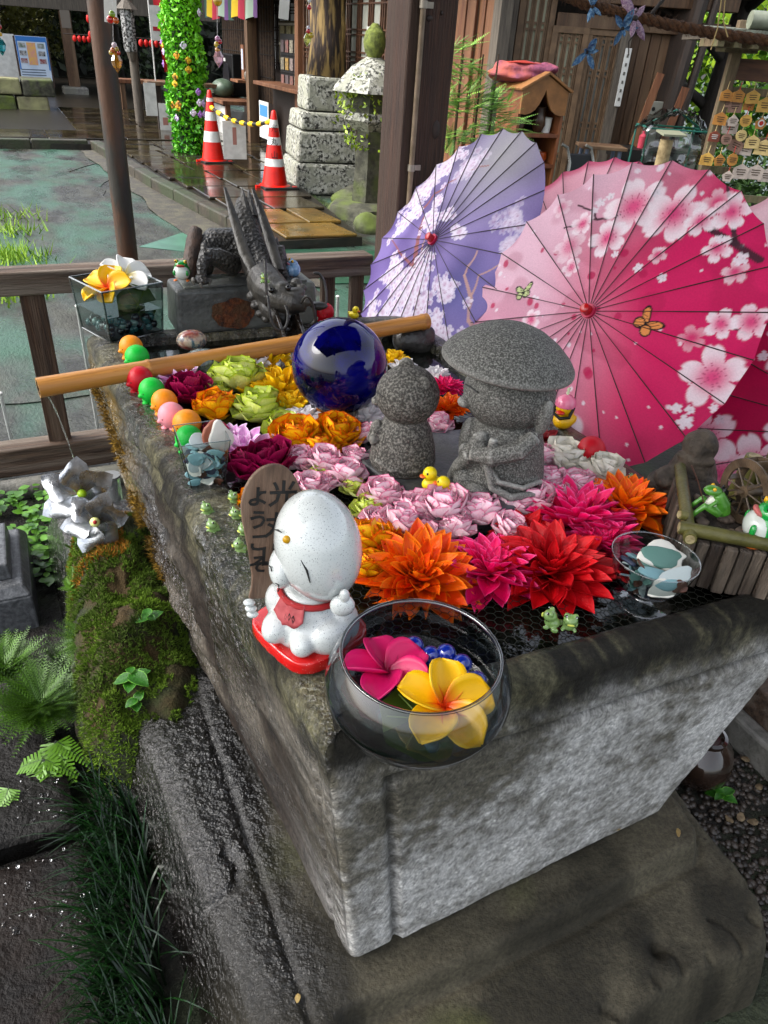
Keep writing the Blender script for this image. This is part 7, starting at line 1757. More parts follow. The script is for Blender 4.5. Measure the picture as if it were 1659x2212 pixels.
a, b_, e = leafcloud(1900, plsh, .028, 5); stuff(obj('crown', npmesh('crown', a, b_, mat('azalea', '#3a5a0c', tint='#b3cc2a', rough=.5), False, edge=e), sh))
for k in range(6): G().tube([(0, 0, 0), (.1 * math.cos(k), .1 * math.sin(k), .5), (.25 * math.cos(k), .2 * math.sin(k), 1.0)], [.015, .012, .006], 6).build('stem', mat('twig', '#3a2c1e', rough=.8), sh)
for k, (x, y, s_, lab) in enumerate(((765, 430, (.30, .2, .12), 'flat mossy rock at the foot of the lantern'), (745, 452, (.22, .2, .10), 'low mossy rock between monument and path'), (800, 490, (.2, .18, .12), 'mossy rock by the pillar beyond the railing'))):
    tag(G().ell((0, 0, 0), s_, 16, 10).rough(.06, 5, seed=k).build('mossy_rock', mossy, loc=P(x, y, .04), ang=180), lab, 'rock')
random.seed(14); g = G()
for _ in range(900):
    q = P(random.uniform(650, 740), 0, 0); x = random.uniform(635, 735); y = 418 + (x - 635) * .42 + random.uniform(-6, 22); c = P(x, y, .0)
    frond(g, c, Vector((random.gauss(0, 1), random.gauss(0, 1), .8)).normalized(), random.uniform(.03, .09), .1, 4, tone=random.uniform(0, .5), leafl=.03)
stuff(tag(g.build('weedy_border', mat('border_weed', '#2f3a18', tint='#6f8a34', rough=.7), ang=180), 'low weeds along the foot of the stone monument', 'weeds'))

# ------------------------------------------------------------------ grass clumps on the court, left
for k, (x, y, n2, lab) in enumerate(((15, 560, 260, 'bright grass tuft on the court, nearest the railing'), (20, 505, 110, 'bright grass tuft on the court behind the near one'), (25, 470, 60, 'small grass tuft farthest out on the court'), (18, 640, 160, 'grass tuft seen below the railing at the left edge'))):
    random.seed(k); g = G(); c = P(x, y, 0)
    for _ in range(n2):
        p0 = c + Vector((random.gauss(0, .16), random.gauss(0, .12), 0)); d = Vector((random.gauss(0, .06), random.gauss(0, .06), random.uniform(.05, .15))); s_ = Vector((.006, .002, 0)); tn = random.random()
        g.add([p0 - s_, p0 + s_, p0 + d], [(0, 1, 2)], [tn] * 3)
    o = g.build('grass_tuft', mat('court_grass', '#4a7a14', tint='#9fbf3a', rough=.5), ang=180); tag(o, lab, 'grass')
# ------------------------------------------------------------------ far left: bulletin board, gallery posts, bench, banner
st_ = P(-60, 245, 0)
rw_ = thing('retaining_stones', 'low rough retaining wall with pale scratches at the far left', 'wall', P(-20, 243, 0), TH)
for r in range(2):
    for k in range(4): G().box((-1.05 + k * .62 + .15 * r, .25, .17 + .3 * r), (.6, .7, .29)).rough(.03, 3, seed=k + r * 9).build('stone', mossy if (k + r) % 3 else mat('wall_stone', '#6a6450', '#4a4536', '#8a8a60', sc=8, rough=.8, bump=.7), rw_, smooth=False, bevel=.03)
pb = thing('poster_stand', 'blue and white event poster on a brown stand at the far left', 'poster stand', P(88, 212, .0), TH + .12)
G().box((0, .05, .75), (.78, .04, 1.05)).build('board', mat('stand_brown', '#3a2a22', rough=.6), pb, smooth=False); G().box((0, .025, .80), (.70, .01, .98)).build('poster', mat('poster_white', '#b9c8d8', '#a8b8ca', sc=4, rough=.5), pb, smooth=False)
G().box((0, .018, 1.23), (.68, .004, .1)).build('headline', mat('poster_blue', '#2a6ab0', rough=.5), pb, smooth=False); G().box((-.02, .018, .93), (.2, .004, .46)).build('title_panel', mat('poster_pink', '#c08a78', '#c9a050', sc=14, rough=.5), pb, smooth=False)
for sx in (-1, 1): G().box((sx * .33, .0185, .9), (.03, .003, .6)).build('side_band', mat('poster_blue', ''), pb, smooth=False)
random.seed(9)
for r in range(3):
    for sx in (-.22, .2): G().box((sx, .017, 1.1 - .16 * r), (.15, .004, .1)).build('picture', mat('pic%d' % (r % 3), ['#5a6a5c', '#2a2a2c', '#7a2a30'][r % 3], '#a0a0a0', sc=18, rough=.6), pb, smooth=False)
for r in range(5): G().box((-.05, .017, .60 - .055 * r), (.55, .004, .018)).build('text_line', mat('poster_ink', '#3a4a5c', rough=.6), pb, smooth=False)
for sx in (-.3, .3): G().box((sx, .06, .12), (.06, .3, .24)).build('foot', mat('stand_brown', ''), pb, smooth=False)
G().box((0, .03, .14), (.25, .05, .1)).build('red_block', mat('red_paint', '#a01818', rough=.5), pb, smooth=False)
wp = thing('white_board', 'blank white board left of the event poster', 'board', P(10, 205, 0), TH); G().box((0, 0, .8), (.9, .05, 1.0)).build('panel', whitep, wp, smooth=False); G().box((.2, .06, .35), (.5, .05, .7)).build('brown_panel', mat('stand_brown', ''), wp, smooth=False)
ga = thing('gallery', 'dark open timber gallery with a heavy beam at the far left', 'building', W(.5, 22.5, 0), TH)
for k, u in enumerate((-7, -4.6, -1.35, 1.15)):
    G().box((u, 0, 1.6), (.26, .26, 3.2)).build('post', darkw if k != 3 else midw, ga, smooth=False, bevel=.01); G().box((u, 0, .12), (.6, .6, .24)).build('base_stone', cm, ga, smooth=False, bevel=.04)
G().box((-2, 0, 2.12), (14, .3, .5)).build('beam', grayw, ga, smooth=False, bevel=.01); G().box((-2, 1.6, 3.3), (14, 5, .2)).build('roof', darkw, ga, smooth=False); G().box((-.55, -.17, 2.2), (.12, .01, .2)).build('tag', whitep, ga, smooth=False)
G().box((1.15, -.14, 1.75), (.22, .01, .5)).build('name_plate', mat('pale_wood', '#6a6258', rough=.7), ga, smooth=False)
bn = thing('wooden_bench', 'brown wooden bench beside the gallery', 'bench', W(2.9, 18.6, 0), TH)
G().box((0, 0, .62), (1.4, .45, .08)).build('seat', cedar, bn, smooth=False, bevel=.01)
for sx in (-.6, .6):
    for sy in (-.15, .15): G().box((sx, sy, .3), (.1, .08, .6)).build('leg', midw, bn, smooth=False)
tb2 = thing('notice_table', 'narrow brown table with white notices hanging off its end', 'table', W(2.6, 14.3, PZ), TH)
G().box((.3, .1, .72), (1.5, .35, .06)).build('top', midw, tb2, smooth=False, bevel=.006)
for sx in (-.25, .9): G().box((sx, .1, .35), (.09, .1, .7)).build('leg', darkw, tb2, smooth=False)
G().box((.3, .1, .3), (1.2, .05, .05)).build('stretcher', darkw, tb2, smooth=False)
for x, z_, h_, c in ((-.42, .48, .5, 0), (-.2, .2, .46, 1)):
    p_ = G().box((x, -.09, z_), (.2, .006, h_)).build('notice', whitep, tb2, smooth=False)
    if c: G().box((x, -.095, z_ - .05), (.09, .003, .12)).build('red_mark', mat('faint_red', ''), p_, smooth=False)
G().tube([(.65, .35, 0), (.65, .35, .6)], .17, 14).build('drum', mat('drum_grey', '#8a867c', rough=.6), tb2)
for k, (x0, x1, y0, y1, v, m, nm, lab) in enumerate(((372, 388, 0, 172, 14.6, whitep, 'name_board', 'tall white vertical signboard on the shop corner'),)):
    q0_, q1_ = PV(x0, y1, v), PV(x1, y0, v); t_ = thing(nm, lab, 'signboard', (q0_.x, q0_.y, q0_.z), TH); G().box((.07, 0, .75), (.15, .03, 1.5)).build('board', m, t_, smooth=False)
    for j in range(6): G().box((.07, -.02, .3 + .2 * j), (.06, .003, .1)).build('glyph', mat('faint_ink', ''), t_, smooth=False)
bnr = thing('red_banner', 'tall red nobori banner with white lettering and a flower crest', 'banner', PV(350, 158, 15.2), TH)
rd_ = mat('banner_red', '#a80c1c', rough=.7)
o = G().grid(lambda a, b_: Vector((-.05 + .30 * a + .16 * (1 - b_) - .06, .04 * math.sin(a * 5 + b_ * 3), .02 + 1.9 * b_)), 7, 10).build('cloth', rd_, bnr, ang=180)
for j in range(7): G().box((.07 + .15 * (1 - (.45 + .21 * j) / 1.9), -.05, .62 + .19 * j), (.10, .004, .13), M3(0, 0, .12)).build('letter', whitep, bnr, smooth=False)
g = G()
for j in range(10): a_ = j * .628; g.box((.17 + .07 * math.cos(a_), -.055, .36 + .07 * math.sin(a_)), (.03, .004, .09), M3(0, 0, 1.57 - a_))
g.build('crest', whitep, bnr, smooth=False); G().tube([(-.12, .05, -1.0), (-.12, .05, 2.1)], .014, 6).build('pole', whitep, bnr)
hl = thing('hanging_lantern', 'silver filigree hanging lantern on a post', 'lantern', PV(283, 112, 15.5)); G().lathe([(.10, 0), (.12, .05), (.125, .6), (.11, .66)], 8).build('body', mat('filigree', '#9a9a98', '#2a2a28', sc=26, det=2, lo=.47, hi=.53, rough=.4), hl, ang=30); G().lathe([(.2, .64), (.06, .78), (.02, .84)], 8).build('cap', grayw, hl, ang=30); G().lathe([(.05, -.14), (.09, 0)], 8).build('foot', grayw, hl); G().tube([(.0, .1, -1.4), (0, .1, 1.3)], .08, 10).build('post', grayw, hl)
lr = mat('lantern_red', '#d81a10', '#b8140c', sc=8, rough=.5)
for x, y, v, lab in ((182, 88, 20, 'row of red paper lanterns at left of the metal pole'), (327, 98, 17, 'row of red paper lanterns below the filigree lantern')):
    t_ = thing('lantern_string', lab, 'lanterns', PV(x, y, v), TH)
    for j in range(5): G().ell((-.2 + .1 * j, 0, .03), (.045, .045, .065), 10, 8).build('paper_lantern', lr, t_)
    G().tube([(-.42, 0, .11), (.42, 0, .11)], .01, 5).build('string', darkw, t_)
t_ = thing('lantern_string', 'vertical string of two red paper lanterns on the gallery post', 'lanterns', PV(194, 70, 20), TH)
for j in range(2): G().ell((0, 0, -.05 + .3 * j), (.04, .04, .08), 10, 8).build('paper_lantern', lr, t_)
G().tube([(0, 0, -.2), (0, 0, .7)], .008, 5).build('string', darkw, t_)
for x, y, v, w2, h2, lab, c in ((337, 50, 14.5, .2, .5, 'white sheet with a red arrow near the shop corner', 1), (366, 45, 14.4, .13, .55, 'pale wooden strip sign beside the red banner', 0)):
    t_ = thing('arrow_notice', lab, 'notice', PV(x, y, v), TH); G().box((0, 0, 0), (w2, .01, h2)).build('sheet', whitep if c else mat('pale_wood', ''), t_, smooth=False)
    if c: G().box((.0, -.008, -.08), (.12, .004, .06)).build('arrow', mat('arrow_red', '#9a1a2a', rough=.6), t_, smooth=False)
# ------------------------------------------------------------------ trees
def tree(name, label, base, hgt, crown, n_, lsz, c1, c2, seed, trunk_r=.12, cat_='tree', gap=-.12, lean=(0, 0)):
    base = Vector(base); t_ = thing(name, label, cat_, base); cx, cz, rx, ry, rz_ = crown
    def pl():
        d = Vector((random.gauss(0, 1), random.gauss(0, 1), random.gauss(0, 1))).normalized() * random.random() ** .35
        c = Vector((cx + d.x * rx, d.y * ry, cz + d.z * rz_))
        if noise.noise(c * (1.6 / max(.4, rx)) + Vector((seed, 0, 0))) < gap: return None
        return c, max(0, min(1, .35 + .4 * d.z + random.uniform(-.25, .3)))
    a, b_, e = leafcloud(n_, pl, lsz, seed); stuff(obj('crown', npmesh('crown', a, b_, mat('leaf_' + c1 + c2, c1, tint=c2, rough=.6), False, edge=e), t_))
    tm = mat('bark', '#2a221a', '#18130f', sc=14, det=7, rough=.8, bump=.9, stretch=(2, 2, .4))
    pts = [Vector((lean[0] * f, lean[1] * f, hgt * f)) for f in (0, .3, .6, 1)]; G().tube(pts, [trunk_r, trunk_r * .8, trunk_r * .65, trunk_r * .3], 12).rough(trunk_r * .15, 4, seed=seed).build('trunk', tm, t_, ang=180)
    random.seed(seed)
    for k in range(5): f = .4 + .12 * k; q = Vector((lean[0] * f, lean[1] * f, hgt * f)); a_ = random.uniform(0, 6.28); G().tube([q, q + Vector((math.cos(a_) * rx * .3, math.sin(a_) * ry * .3, .25)), q + Vector((math.cos(a_) * rx * .7, math.sin(a_) * ry * .7, .4))], [trunk_r * .4, trunk_r * .25, trunk_r * .1], 7).build('limb', tm, t_, ang=180)
    return t_
tree('azalea_bush', 'big yellow green bush behind the gallery, left part', W(-2.5, 25, 0), 1.6, (0, 1.7, 2.6, 1.5, 1.2), 5200, .085, '#3a3c10', '#a89a3c', 21, .12)
tree('azalea_bush', 'rounded olive bush behind the gallery, beside the post', W(.2, 26, 0), 1.5, (0, 1.4, 1.9, 1.4, 1.15), 4200, .085, '#2f3a12', '#8c8a34', 22, .12)
tree('cedar_tree', 'dark straight tree behind the gallery', W(-.3, 24.5, 0), 3.6, (0, 3.4, 1.6, 1.6, 1.2), 1500, .1, '#16220e', '#3a4a20', 23, .2)
tree('dark_tree', 'dark green tree between the metal pole and the lantern', W(3.0, 24, 0), 3.2, (0, 2.0, 1.8, 1.6, 1.8), 3800, .09, '#141f0c', '#3d5224', 24, .16)
tree('dark_tree', 'shadowed tree at the far left edge', W(-6, 27, 0), 3.4, (0, 2.4, 2.6, 1.8, 2.0), 3500, .1, '#1a240e', '#5a6428', 25, .2)
random.seed(26)
def plfar():
    u, v, z_ = random.uniform(-14, 8), random.uniform(29, 31), random.uniform(.2, 6); return W(u, v, z_), random.uniform(0, 1) * (.3 + .1 * z_)
a, b_, e = leafcloud(9000, plfar, .22, 27); o = obj('far_wood', npmesh('far_wood', a, b_, mat('far_leaf', '#0c120a', tint='#2d3a1c', rough=.7), False, edge=e)); stuff(tag(o, 'dark wood closing the court far behind the gallery', 'wood'))
hw = tag(G().box((0, 0, 3), (24, .4, 6)).build('precinct_wall', mat('wall_dark', '#14130f', '#20201a', sc=3, rough=.9), smooth=False), 'dark precinct wall behind the far wood', 'wall'); hw.matrix_world = Matrix.Translation(W(-3, 32, 0)) @ Matrix.Rotation(TH, 4, 'Z')
# ------------------------------------------------------------------ right: hall wall facing us
YW = 7.6
def wx(x, y): q = PY(x, y, YW); return q.x, q.z
hall = thing('temple_hall', 'weathered hall front with lattice doors behind the parasols', 'building', (2.0, YW, 0))
HI = hall.matrix_basis.inverted()
def hb(x0, x1, z0, z1, dy, th_, name, m, bev=.005):
    g = G().box((0, 0, 0), (x1 - x0, th_, z1 - z0)); o = g.build(name, m, hall, smooth=False, bevel=bev); o.matrix_local = HI @ Matrix.Translation(((x0 + x1) / 2, YW + dy, (z0 + z1) / 2)); return o
xp = wx(1085, 150)[0]; xd1 = wx(1180, 150)[0]; xd2 = wx(1325, 200)[0]; xe = wx(1450, 150)[0]
hb(xp - .08, xp + .06, 0, 2.6, -.05, .14, 'corner_post', grayw)
hb(xp, xe, 0, 3, .25, .1, 'back_wall', darkw)
wd_ = (xd2 - xp - .1) / 3
hb(xp + wd_ + .1, xe + .4, 2.02, 2.12, -.06, .16, 'header_beam', midw); hb(xp + wd_ + .1, xe + .4, 1.84, 1.94, -.02, .08, 'door_head', midw)
for k in range(1, 3): hb(xp + .1 + k * .95, xp + 1.0 + k * .95, 2.14, 2.5, .0, .05, 'plaster_panel', plaster)
for k in range(1, 4): hb(xp + .02 + k * .95, xp + .1 + k * .95, 2.12, 2.6, -.03, .1, 'strut', midw)
vbar = [k / 16 + d_ for k in (1, 5, 9, 13) for d_ in (0, .05, .10)]; hbar = [.03, .06, .32, .35, .5, .53, .78, .81, .94, .97]
dull = mat('dull_paper', '#b5b79e', '#9c9e88', sc=4, rough=.8)
wd_ = (xd2 - xp - .1) / 3
for k in range(3): lattice(hall, 'lattice_door', (xp + .1 + k * wd_, YW - .02 - .03 * (k % 2), 0), (xp + .06 + (k + 1) * wd_, YW - .02 - .03 * (k % 2), 0), .35, 2.7 if k == 0 else 1.82, vbar, hbar if k else [.02, .04, .16, .18, .3, .32, .5, .52, .62, .64, .8, .82], mat('door_lattice', '#6b543c', '#54402c', sc=14, rough=.6), dull if k < 2 else mat('dim_pane', '#7a7d76', '#60635e', sc=5, rough=.4))
n_ = 4
for k in range(n_): hb(xd2 + .05 + (xe - xd2 - .1) * k / n_, xd2 + .045 + (xe - xd2 - .1) * (k + 1) / n_, .1, 1.84, .02 + .01 * (k % 2), .04, 'wall_board', midw)
hb(xd2 - .05, xd2 + .04, .0, 2.0, -.06, .1, 'door_post', grayw)
o = hb(xd2 + .0, xd2 + .055, 1.28, 1.72, -.125, .01, 'name_strip', whitep)
for j in range(6): hb(xd2 + .02, xd2 + .036, 1.325 + .065 * j, 1.35 + .065 * j, -.133, .004, 'glyph', mat('faint_ink', ''))
hb(xp - .6, xe + 2.5, 3.0, 3.1, -.1, .9, 'eave', darkw)
hb(xp, xe + .2, .22, .34, -.35, .7, 'veranda', midw)
# wooden shelf shaped like a little house
q = PY(1125, 400, 6.2); shf = thing('house_shelf', 'orange wooden shelf shaped like a small house with a scalloped gable', 'shelf', (q.x, 6.3, .25), R_(24))
orw = mat('orange_wood', '#6e3c20', '#562d17', '#7a4828', sc=9, det=6, rough=.5, bump=.2, stretch=(3, 3, .4)); tanw = mat('tan_wood', '#85592f', '#6e4824', sc=12, rough=.55)
SW, SDp, SH_ = .37, .32, 1.15
for sx in (-1, 1): G().box((sx * SW / 2, 0, SH_ / 2), (.025, SDp, SH_)).build('side_panel', orw, shf, smooth=False, bevel=.003)
G().box((0, SDp / 2, SH_ / 2), (SW, .015, SH_)).build('back_panel', mat('shelf_back', '#3a2a22', rough=.7), shf, smooth=False)
for z_ in (.35, .65, .86): G().box((0, 0, z_), (SW, SDp, .028)).build('shelf_board', orw, shf, smooth=False, bevel=.003)
ga_ = [(-SW / 2 - .01, SH_ - .15), (-.15, SH_ - .155), (-.11, SH_ - .145), (-.07, SH_ - .12), (-.04, SH_ - .08), (-.015, SH_ - .03), (0, SH_ + .01), (.015, SH_ - .03), (.04, SH_ - .08), (.07, SH_ - .12), (.11, SH_ - .145), (.15, SH_ - .155), (SW / 2 + .01, SH_ - .15), (SW / 2 + .01, SH_ + .0), (0, SH_ + .10), (-SW / 2 - .01, SH_ + .0)]
G().prism(ga_, .02, Matrix.Translation((0, -SDp / 2, 0)) @ Matrix.Rotation(R_(90), 4, 'X')).build('gable', tanw, shf, smooth=False)
for sx in (-1, 1): G().box((sx * .108, -.0, SH_ + .060), (.25, SDp + .08, .016), M3(0, 0, sx * .47)).build('roof_board', tanw, shf, smooth=False, bevel=.002)
SHM = Matrix.Translation(shf.location) @ Matrix.Rotation(R_(24), 4, 'Z')
def onshelf(name, label, x, z_, prof, m, n2=18, cat_='pot'):
    t_ = thing(name, label, cat_, SHM @ Vector((x, -.06, z_ + .014))); G().lathe(prof, n2).build('body', m, t_); r_, zt = prof[-1]; G().lathe([(r_, zt - .004), (r_ + .004, zt), (r_ - .004, zt + .003), (r_ - .008, zt - .01)], n2).build('rim', m, t_); return t_
wg, bg_, cg = mat('white_glaze', '#c9c9c4', rough=.25), mat('brown_glaze', '#4a3220', '#33221a', sc=10, rough=.25), mat('copper_glaze', '#8a3a14', rough=.2)
onshelf('ceramic_jug', 'tall jug with white top and brown belly on the upper shelf', .05, .86, [(.03, 0), (.055, .05), (.05, .10), (.045, .12), (.05, .17)], bg_)
onshelf('white_pot', 'white pot on the right of the upper shelf', .12, .86, [(.035, 0), (.042, .10)], wg); onshelf('dark_pot', 'small dark pot on the left of the upper shelf', -.12, .86, [(.03, 0), (.045, .05), (.03, .09)], bg_)
onshelf('white_cup', 'white cup on the lower shelf', .06, .65, [(.028, 0), (.042, .09)], wg); onshelf('copper_pot', 'round copper brown pot on the lower shelf', .125, .65, [(.025, 0), (.044, .035), (.038, .075)], cg); onshelf('dark_cup', 'small dark brown cup on the lower shelf', -.06, .65, [(.025, 0), (.036, .06)], bg_)
qt = thing('folded_quilt', 'folded purple pink quilt lying on top of the house shelf', 'quilt', SHM @ Vector((-.06, .06, SH_ + .055)))
g = G().ell((-.04, 0, .03), (.24, .19, .05), 22, 12).ell((.05, 0, .075), (.2, .17, .045), 22, 12).ell((-.1, 0, .075), (.13, .16, .04), 20, 10); fuse(g.rough(.035, 11), 'cloth', mat('quilt', '#7a3a52', '#5a2a40', '#9a4a3a', sc=26, det=3, rough=.8, bump=.4), qt, .012, 2)
G().ell((-.02, -.02, .108), (.14, .12, .012), 16, 8).rough(.01, 12).build('red_fold', mat('quilt_red', '#8a1f12', rough=.8), qt, ang=180)
# folding chair, stool
stl = mat('steel_tube', '#9a9a96', rough=.25, metal=.8)
q = PY(1222, 400, 6.1); fc = thing('folding_chair', 'steel tube folding chair right of the house shelf', 'chair', (q.x, 6.1, .25), .3)
for sx in (-.0, .2): G().tube([(sx, 0, .0), (sx, -.02, .4), (sx, 0, .7), (sx - .03, .02, .80), (sx - .08, .02, .82)], .011, 8).build('tube', stl, fc)
G().box((.1, .08, .42), (.26, .3, .03)).build('seat', mat('chair_black', '#14161c', rough=.5), fc, smooth=False, bevel=.01); G().box((.1, .03, .68), (.2, .02, .16)).build('backrest', mat('chair_black', ''), fc, smooth=False, bevel=.01)
q = PY(1282, 400, 6.6); sto = thing('step_stool', 'blue grey legged stool with brown top before the lattice doors', 'stool', (q.x, 6.6, .25))
G().box((0, 0, .78), (.36, .3, .025)).build('top', midw, sto, smooth=False, bevel=.004); G().box((0, 0, .38), (.34, .28, .02)).build('lower_tray', midw, sto, smooth=False)
for sx in (-.13, .13):
    for sy in (-.11, .11): G().tube([(sx * 1.2, sy * 1.2, 0), (sx, sy, .77)], .016, 8).build('leg', mat('leg_blue', '#5a6478', rough=.35, metal=.4), sto)
# plastic greenhouse, sink things
q = PY(1405, 420, 6.2); gh = thing('plastic_greenhouse', 'small greenhouse of teal rods under crumpled clear plastic', 'greenhouse', (q.x, 6.2, .2))
rod = mat('teal_rod', '#1f5a50', rough=.4); fr4 = [(-.17, -.15), (.28, -.15), (.28, .2), (-.17, .2)]
for x, y in fr4: G().tube([(x, y, 0), (x, y, 1.02)], .008, 6).build('rod', rod, gh)
for z_ in (1.02, .62):
    for k in range(4): a, b_ = fr4[k], fr4[(k + 1) % 4]; G().tube([(*a, z_), (*b_, z_)], .007, 6).build('rod', rod, gh)
G().tube([(-.17, .02, 1.02), (.05, .02, 1.14), (.28, .02, 1.02)], .007, 6).build('rod', rod, gh)
pls = glass('plastic_sheet', '#b9bcb8', .12, .35)
G().grid(lambda a, b_: Vector((-.19 + .5 * a + .01 * noise.noise(Vector((a * 6, b_ * 6, 1))), -.17 + .39 * b_, 1.0 + .13 * math.sin(math.pi * a) + .05 * noise.noise(Vector((a * 7, b_ * 7, 4))) + .02 * noise.noise(Vector((a * 20, b_ * 20, 4))))), 26, 18).build('cover', pls, gh, ang=180)
G().grid(lambda a, b_: Vector((-.19 + .5 * a, -.17 + .03 * noise.noise(Vector((a * 9, b_ * 5, 1))), 1.0 - .2 * b_ + .03 * noise.noise(Vector((a * 8, 2, 4))))), 26, 8).build('front_flap', pls, gh, ang=180)
gbx = mat('storage_grey', '#5e6058', '#4a4c46', sc=6, rough=.6)
q = PY(1420, 420, 7.2); t_ = thing('storage_cabinet', 'grey two door cabinet inside the plastic greenhouse', 'cabinet', (q.x, 7.3, .3)); G().box((0, 0, .35), (.5, .3, .7)).build('case', gbx, t_, smooth=False, bevel=.01)
for sx in (-.13, .13): G().box((sx, -.155, .36), (.24, .012, .62)).build('door', gbx, t_, smooth=False, bevel=.006)
q = PY(1405, 290, 7.25); t_ = thing('cutting_board', 'pale grey board leaning on the hall wall', 'board', (q.x, 7.35, q.z - .25), .05); G().box((0, 0, .25), (.16, .02, .5)).build('panel', mat('pale_board', '#77786f', rough=.6), t_, smooth=False, bevel=.008); G().tube([(0, -.012, .44), (0, -.014, .44)], .016, 10).build('hole', ink, t_)
q = PY(1388, 300, 6.9); t_ = thing('soap_bottle', 'pink pump soap bottle on the sink ledge', 'bottle', (q.x, 6.9, q.z - .07)); G().lathe([(.03, 0), (.032, .09), (.012, .11), (.012, .13)], 12).build('bottle', mat('soap_pink', '#a83a4a', rough=.3), t_); G().box((.012, 0, .15), (.05, .014, .02)).build('pump', whitep, t_, smooth=False)
q = PY(1385, 318, 6.95); t_ = thing('sink_ledge', 'dark ledge under the soap bottle', 'ledge', (q.x + .05, 7.0, 0)); G().box((0, 0, q.z - .05), (.55, .4, .08)).build('top', ink, t_, smooth=False); G().box((0, .1, (q.z - .1) / 2), (.5, .2, q.z - .1)).build('support', darkw, t_, smooth=False)
for x, y, lab in ((1370, 262, 'thin plank leaning against the hall wall'), (1422, 290, 'short orange plank leaning behind the soap bottle')):
    q = PY(x, y + 60, 7.1); t_ = thing('leaning_plank', lab, 'plank', (q.x, 7.1, q.z)); G().box((.03, 0, .3), (.06, .02, .55), M3(0, 0, .18)).build('plank', cedar, t_, smooth=False); G().box((.03, 0, .02), (.062, .022, .02), M3(0, 0, .18)).build('worn_end', tanw, t_, smooth=False)
q = PY(1434, 330, 5.6); t_ = thing('bird_feeder', 'short log with a small metal roof before the greenhouse', 'feeder', (q.x, 5.6, .0)); G().tube([(0, 0, 0), (0, 0, q.z + .08)], .045, 12).build('log', mat('log_pale', '#8a7a58', '#6a5a3c', sc=20, rough=.8, bump=.6), t_); G().box((.02, 0, q.z + .12), (.17, .12, .012), M3(.2, .15)).build('roof', mat('roof_tin', '#7a7c68', rough=.4), t_, smooth=False)
# trees at the right, seen between hall and plaque rack
tree('leaning_tree', 'dark wet tree trunk between the hall and the plaque rack', (2.72, 7.9, 0), 3.2, (.6, 4.0, 1.4, 1.4, .7), 500, .07, '#2a5a0c', '#8fc01f', 61, .13, lean=(.18, 0))
tree('maple_tree', 'sunlit yellow green maple right of the hall', (3.3, 10.6, 0), 2.6, (0, 1.9, 1.8, 1.2, 1.7), 5200, .06, '#3d7a0c', '#b9d42a', 62, .1)
tree('maple_tree', 'darker green tree behind the plaque rack', (5.2, 11.2, 0), 2.6, (0, 1.6, 2.0, 1.4, 1.7), 5200, .07, '#1c3a0c', '#5a8a20', 63, .12)
tree('maple_tree', 'bright leafy tree far behind the plaque rack', (4.2, 14.0, 0), 3.0, (0, 2.2, 2.4, 1.4, 2.2), 4200, .09, '#4a8a14', '#cfe05a', 64, .12)
tree('low_shrub', 'dark green shrub below the plaque rack', (3.0, 7.3, 0), .6, (0, .55, .9, .6, .6), 3200, .035, '#0f2008', '#3a5c1c', 65, .04, 'shrub')
for k, (dx, lab) in enumerate(((-.42, 'dark weathered post at the corner of the hall'), (-.30, 'thin dark post with cable beside the hall corner'))):
    t_ = thing('dark_post', lab, 'post', (2.72 + dx - .1, 7.3, 0)); G().tube([(0, 0, 0), (.02, 0, 1.2), (.1, 0, 2.6)], .06 - .025 * k, 8).build('shaft', darkw, t_); G().box((0, 0, .04), (.18, .18, .08)).build('foot', cm, t_, smooth=False)
# ------------------------------------------------------------------ votive plaque rack
YE = 6.0
def EX(x, y): return PY(x, y, YE)
q = EX(1552, 250); er = thing('plaque_rack', 'roofed wooden rack for votive plaques at the right edge', 'rack', (q.x, YE, 0))
rk = mat('rack_wood', '#6a5a44', '#4e412f', '#5a5a3a', sc=12, det=6, rough=.7, bump=.5, stretch=(3, 3, .4))
G().box((0, 0, .95), (.07, .07, 1.9)).build('post', rk, er, smooth=False, bevel=.004); G().box((1.5, 0, .95), (.07, .07, 1.9)).build('post', rk, er, smooth=False, bevel=.004)
for z_ in (1.49, 1.19, .98, .80, .62): G().box((.75, .03, z_), (1.5, .03, .05)).build('rail', rk, er, smooth=False, bevel=.003)
G().box((.75, .02, 1.62), (1.5, .03, .13)).build('title_board', mat('title_wood', '#5a3826', '#3d2418', sc=10, rough=.6, stretch=(.4, 3, 3)), er, smooth=False)
G().box((.75, 0, 1.80), (2.1, .6, .05)).build('roof_board', grayw, er, smooth=False); G().box((.0, 0, 1.74), (.22, .2, .05)).build('bracket', rk, er, smooth=False)
for k in range(16): G().box((-.28 + .11 * k, -.3, 1.755), (.045, .35, .045)).build('rafter', rk, er, smooth=False, bevel=.002)
G().box((.75, -.1, 1.84), (2.2, .9, .02), M3(0, .05)).build('tin_roof', mat('tin_roof', '#6f7468', '#565a50', sc=5, rough=.4), er, smooth=False)
gutter = G().tube([(-.15, -.5, 1.88), (1.8, -.5, 1.88)], .05, 12); gutter.build('gutter', mat('gutter', '#7a7f70', '#5f6456', sc=7, rough=.35), er)
lp = thing('strip_lamp', 'bright strip lamp under the roof of the plaque rack', 'lamp', er.location + Vector((.55, -.02, 1.70))); G().box((0, 0, .015), (.5, .06, .03)).build('housing', whitep, lp, smooth=False)
le = mat('lamp_tube', '#ffffff', rough=.3, emit=6.0); G().tube([(-.22, 0, -.012), (.22, 0, -.012)], .012, 8).build('tube', le, lp)
epl = [mat('plaque%d' % k, a, b_, sc=14, rough=.6) for k, (a, b_) in enumerate((('#b07a34', '#96642a'), ('#c29a48', '#a87f38'), ('#8a6a5c', '#75584c'), ('#b5a69a', '#a0928a'), ('#7a3a26', '#6a3020'), ('#c9b078', '#b0985e')))]
inkp = mat('plaque_ink', '#3a2c1c', rough=.7)
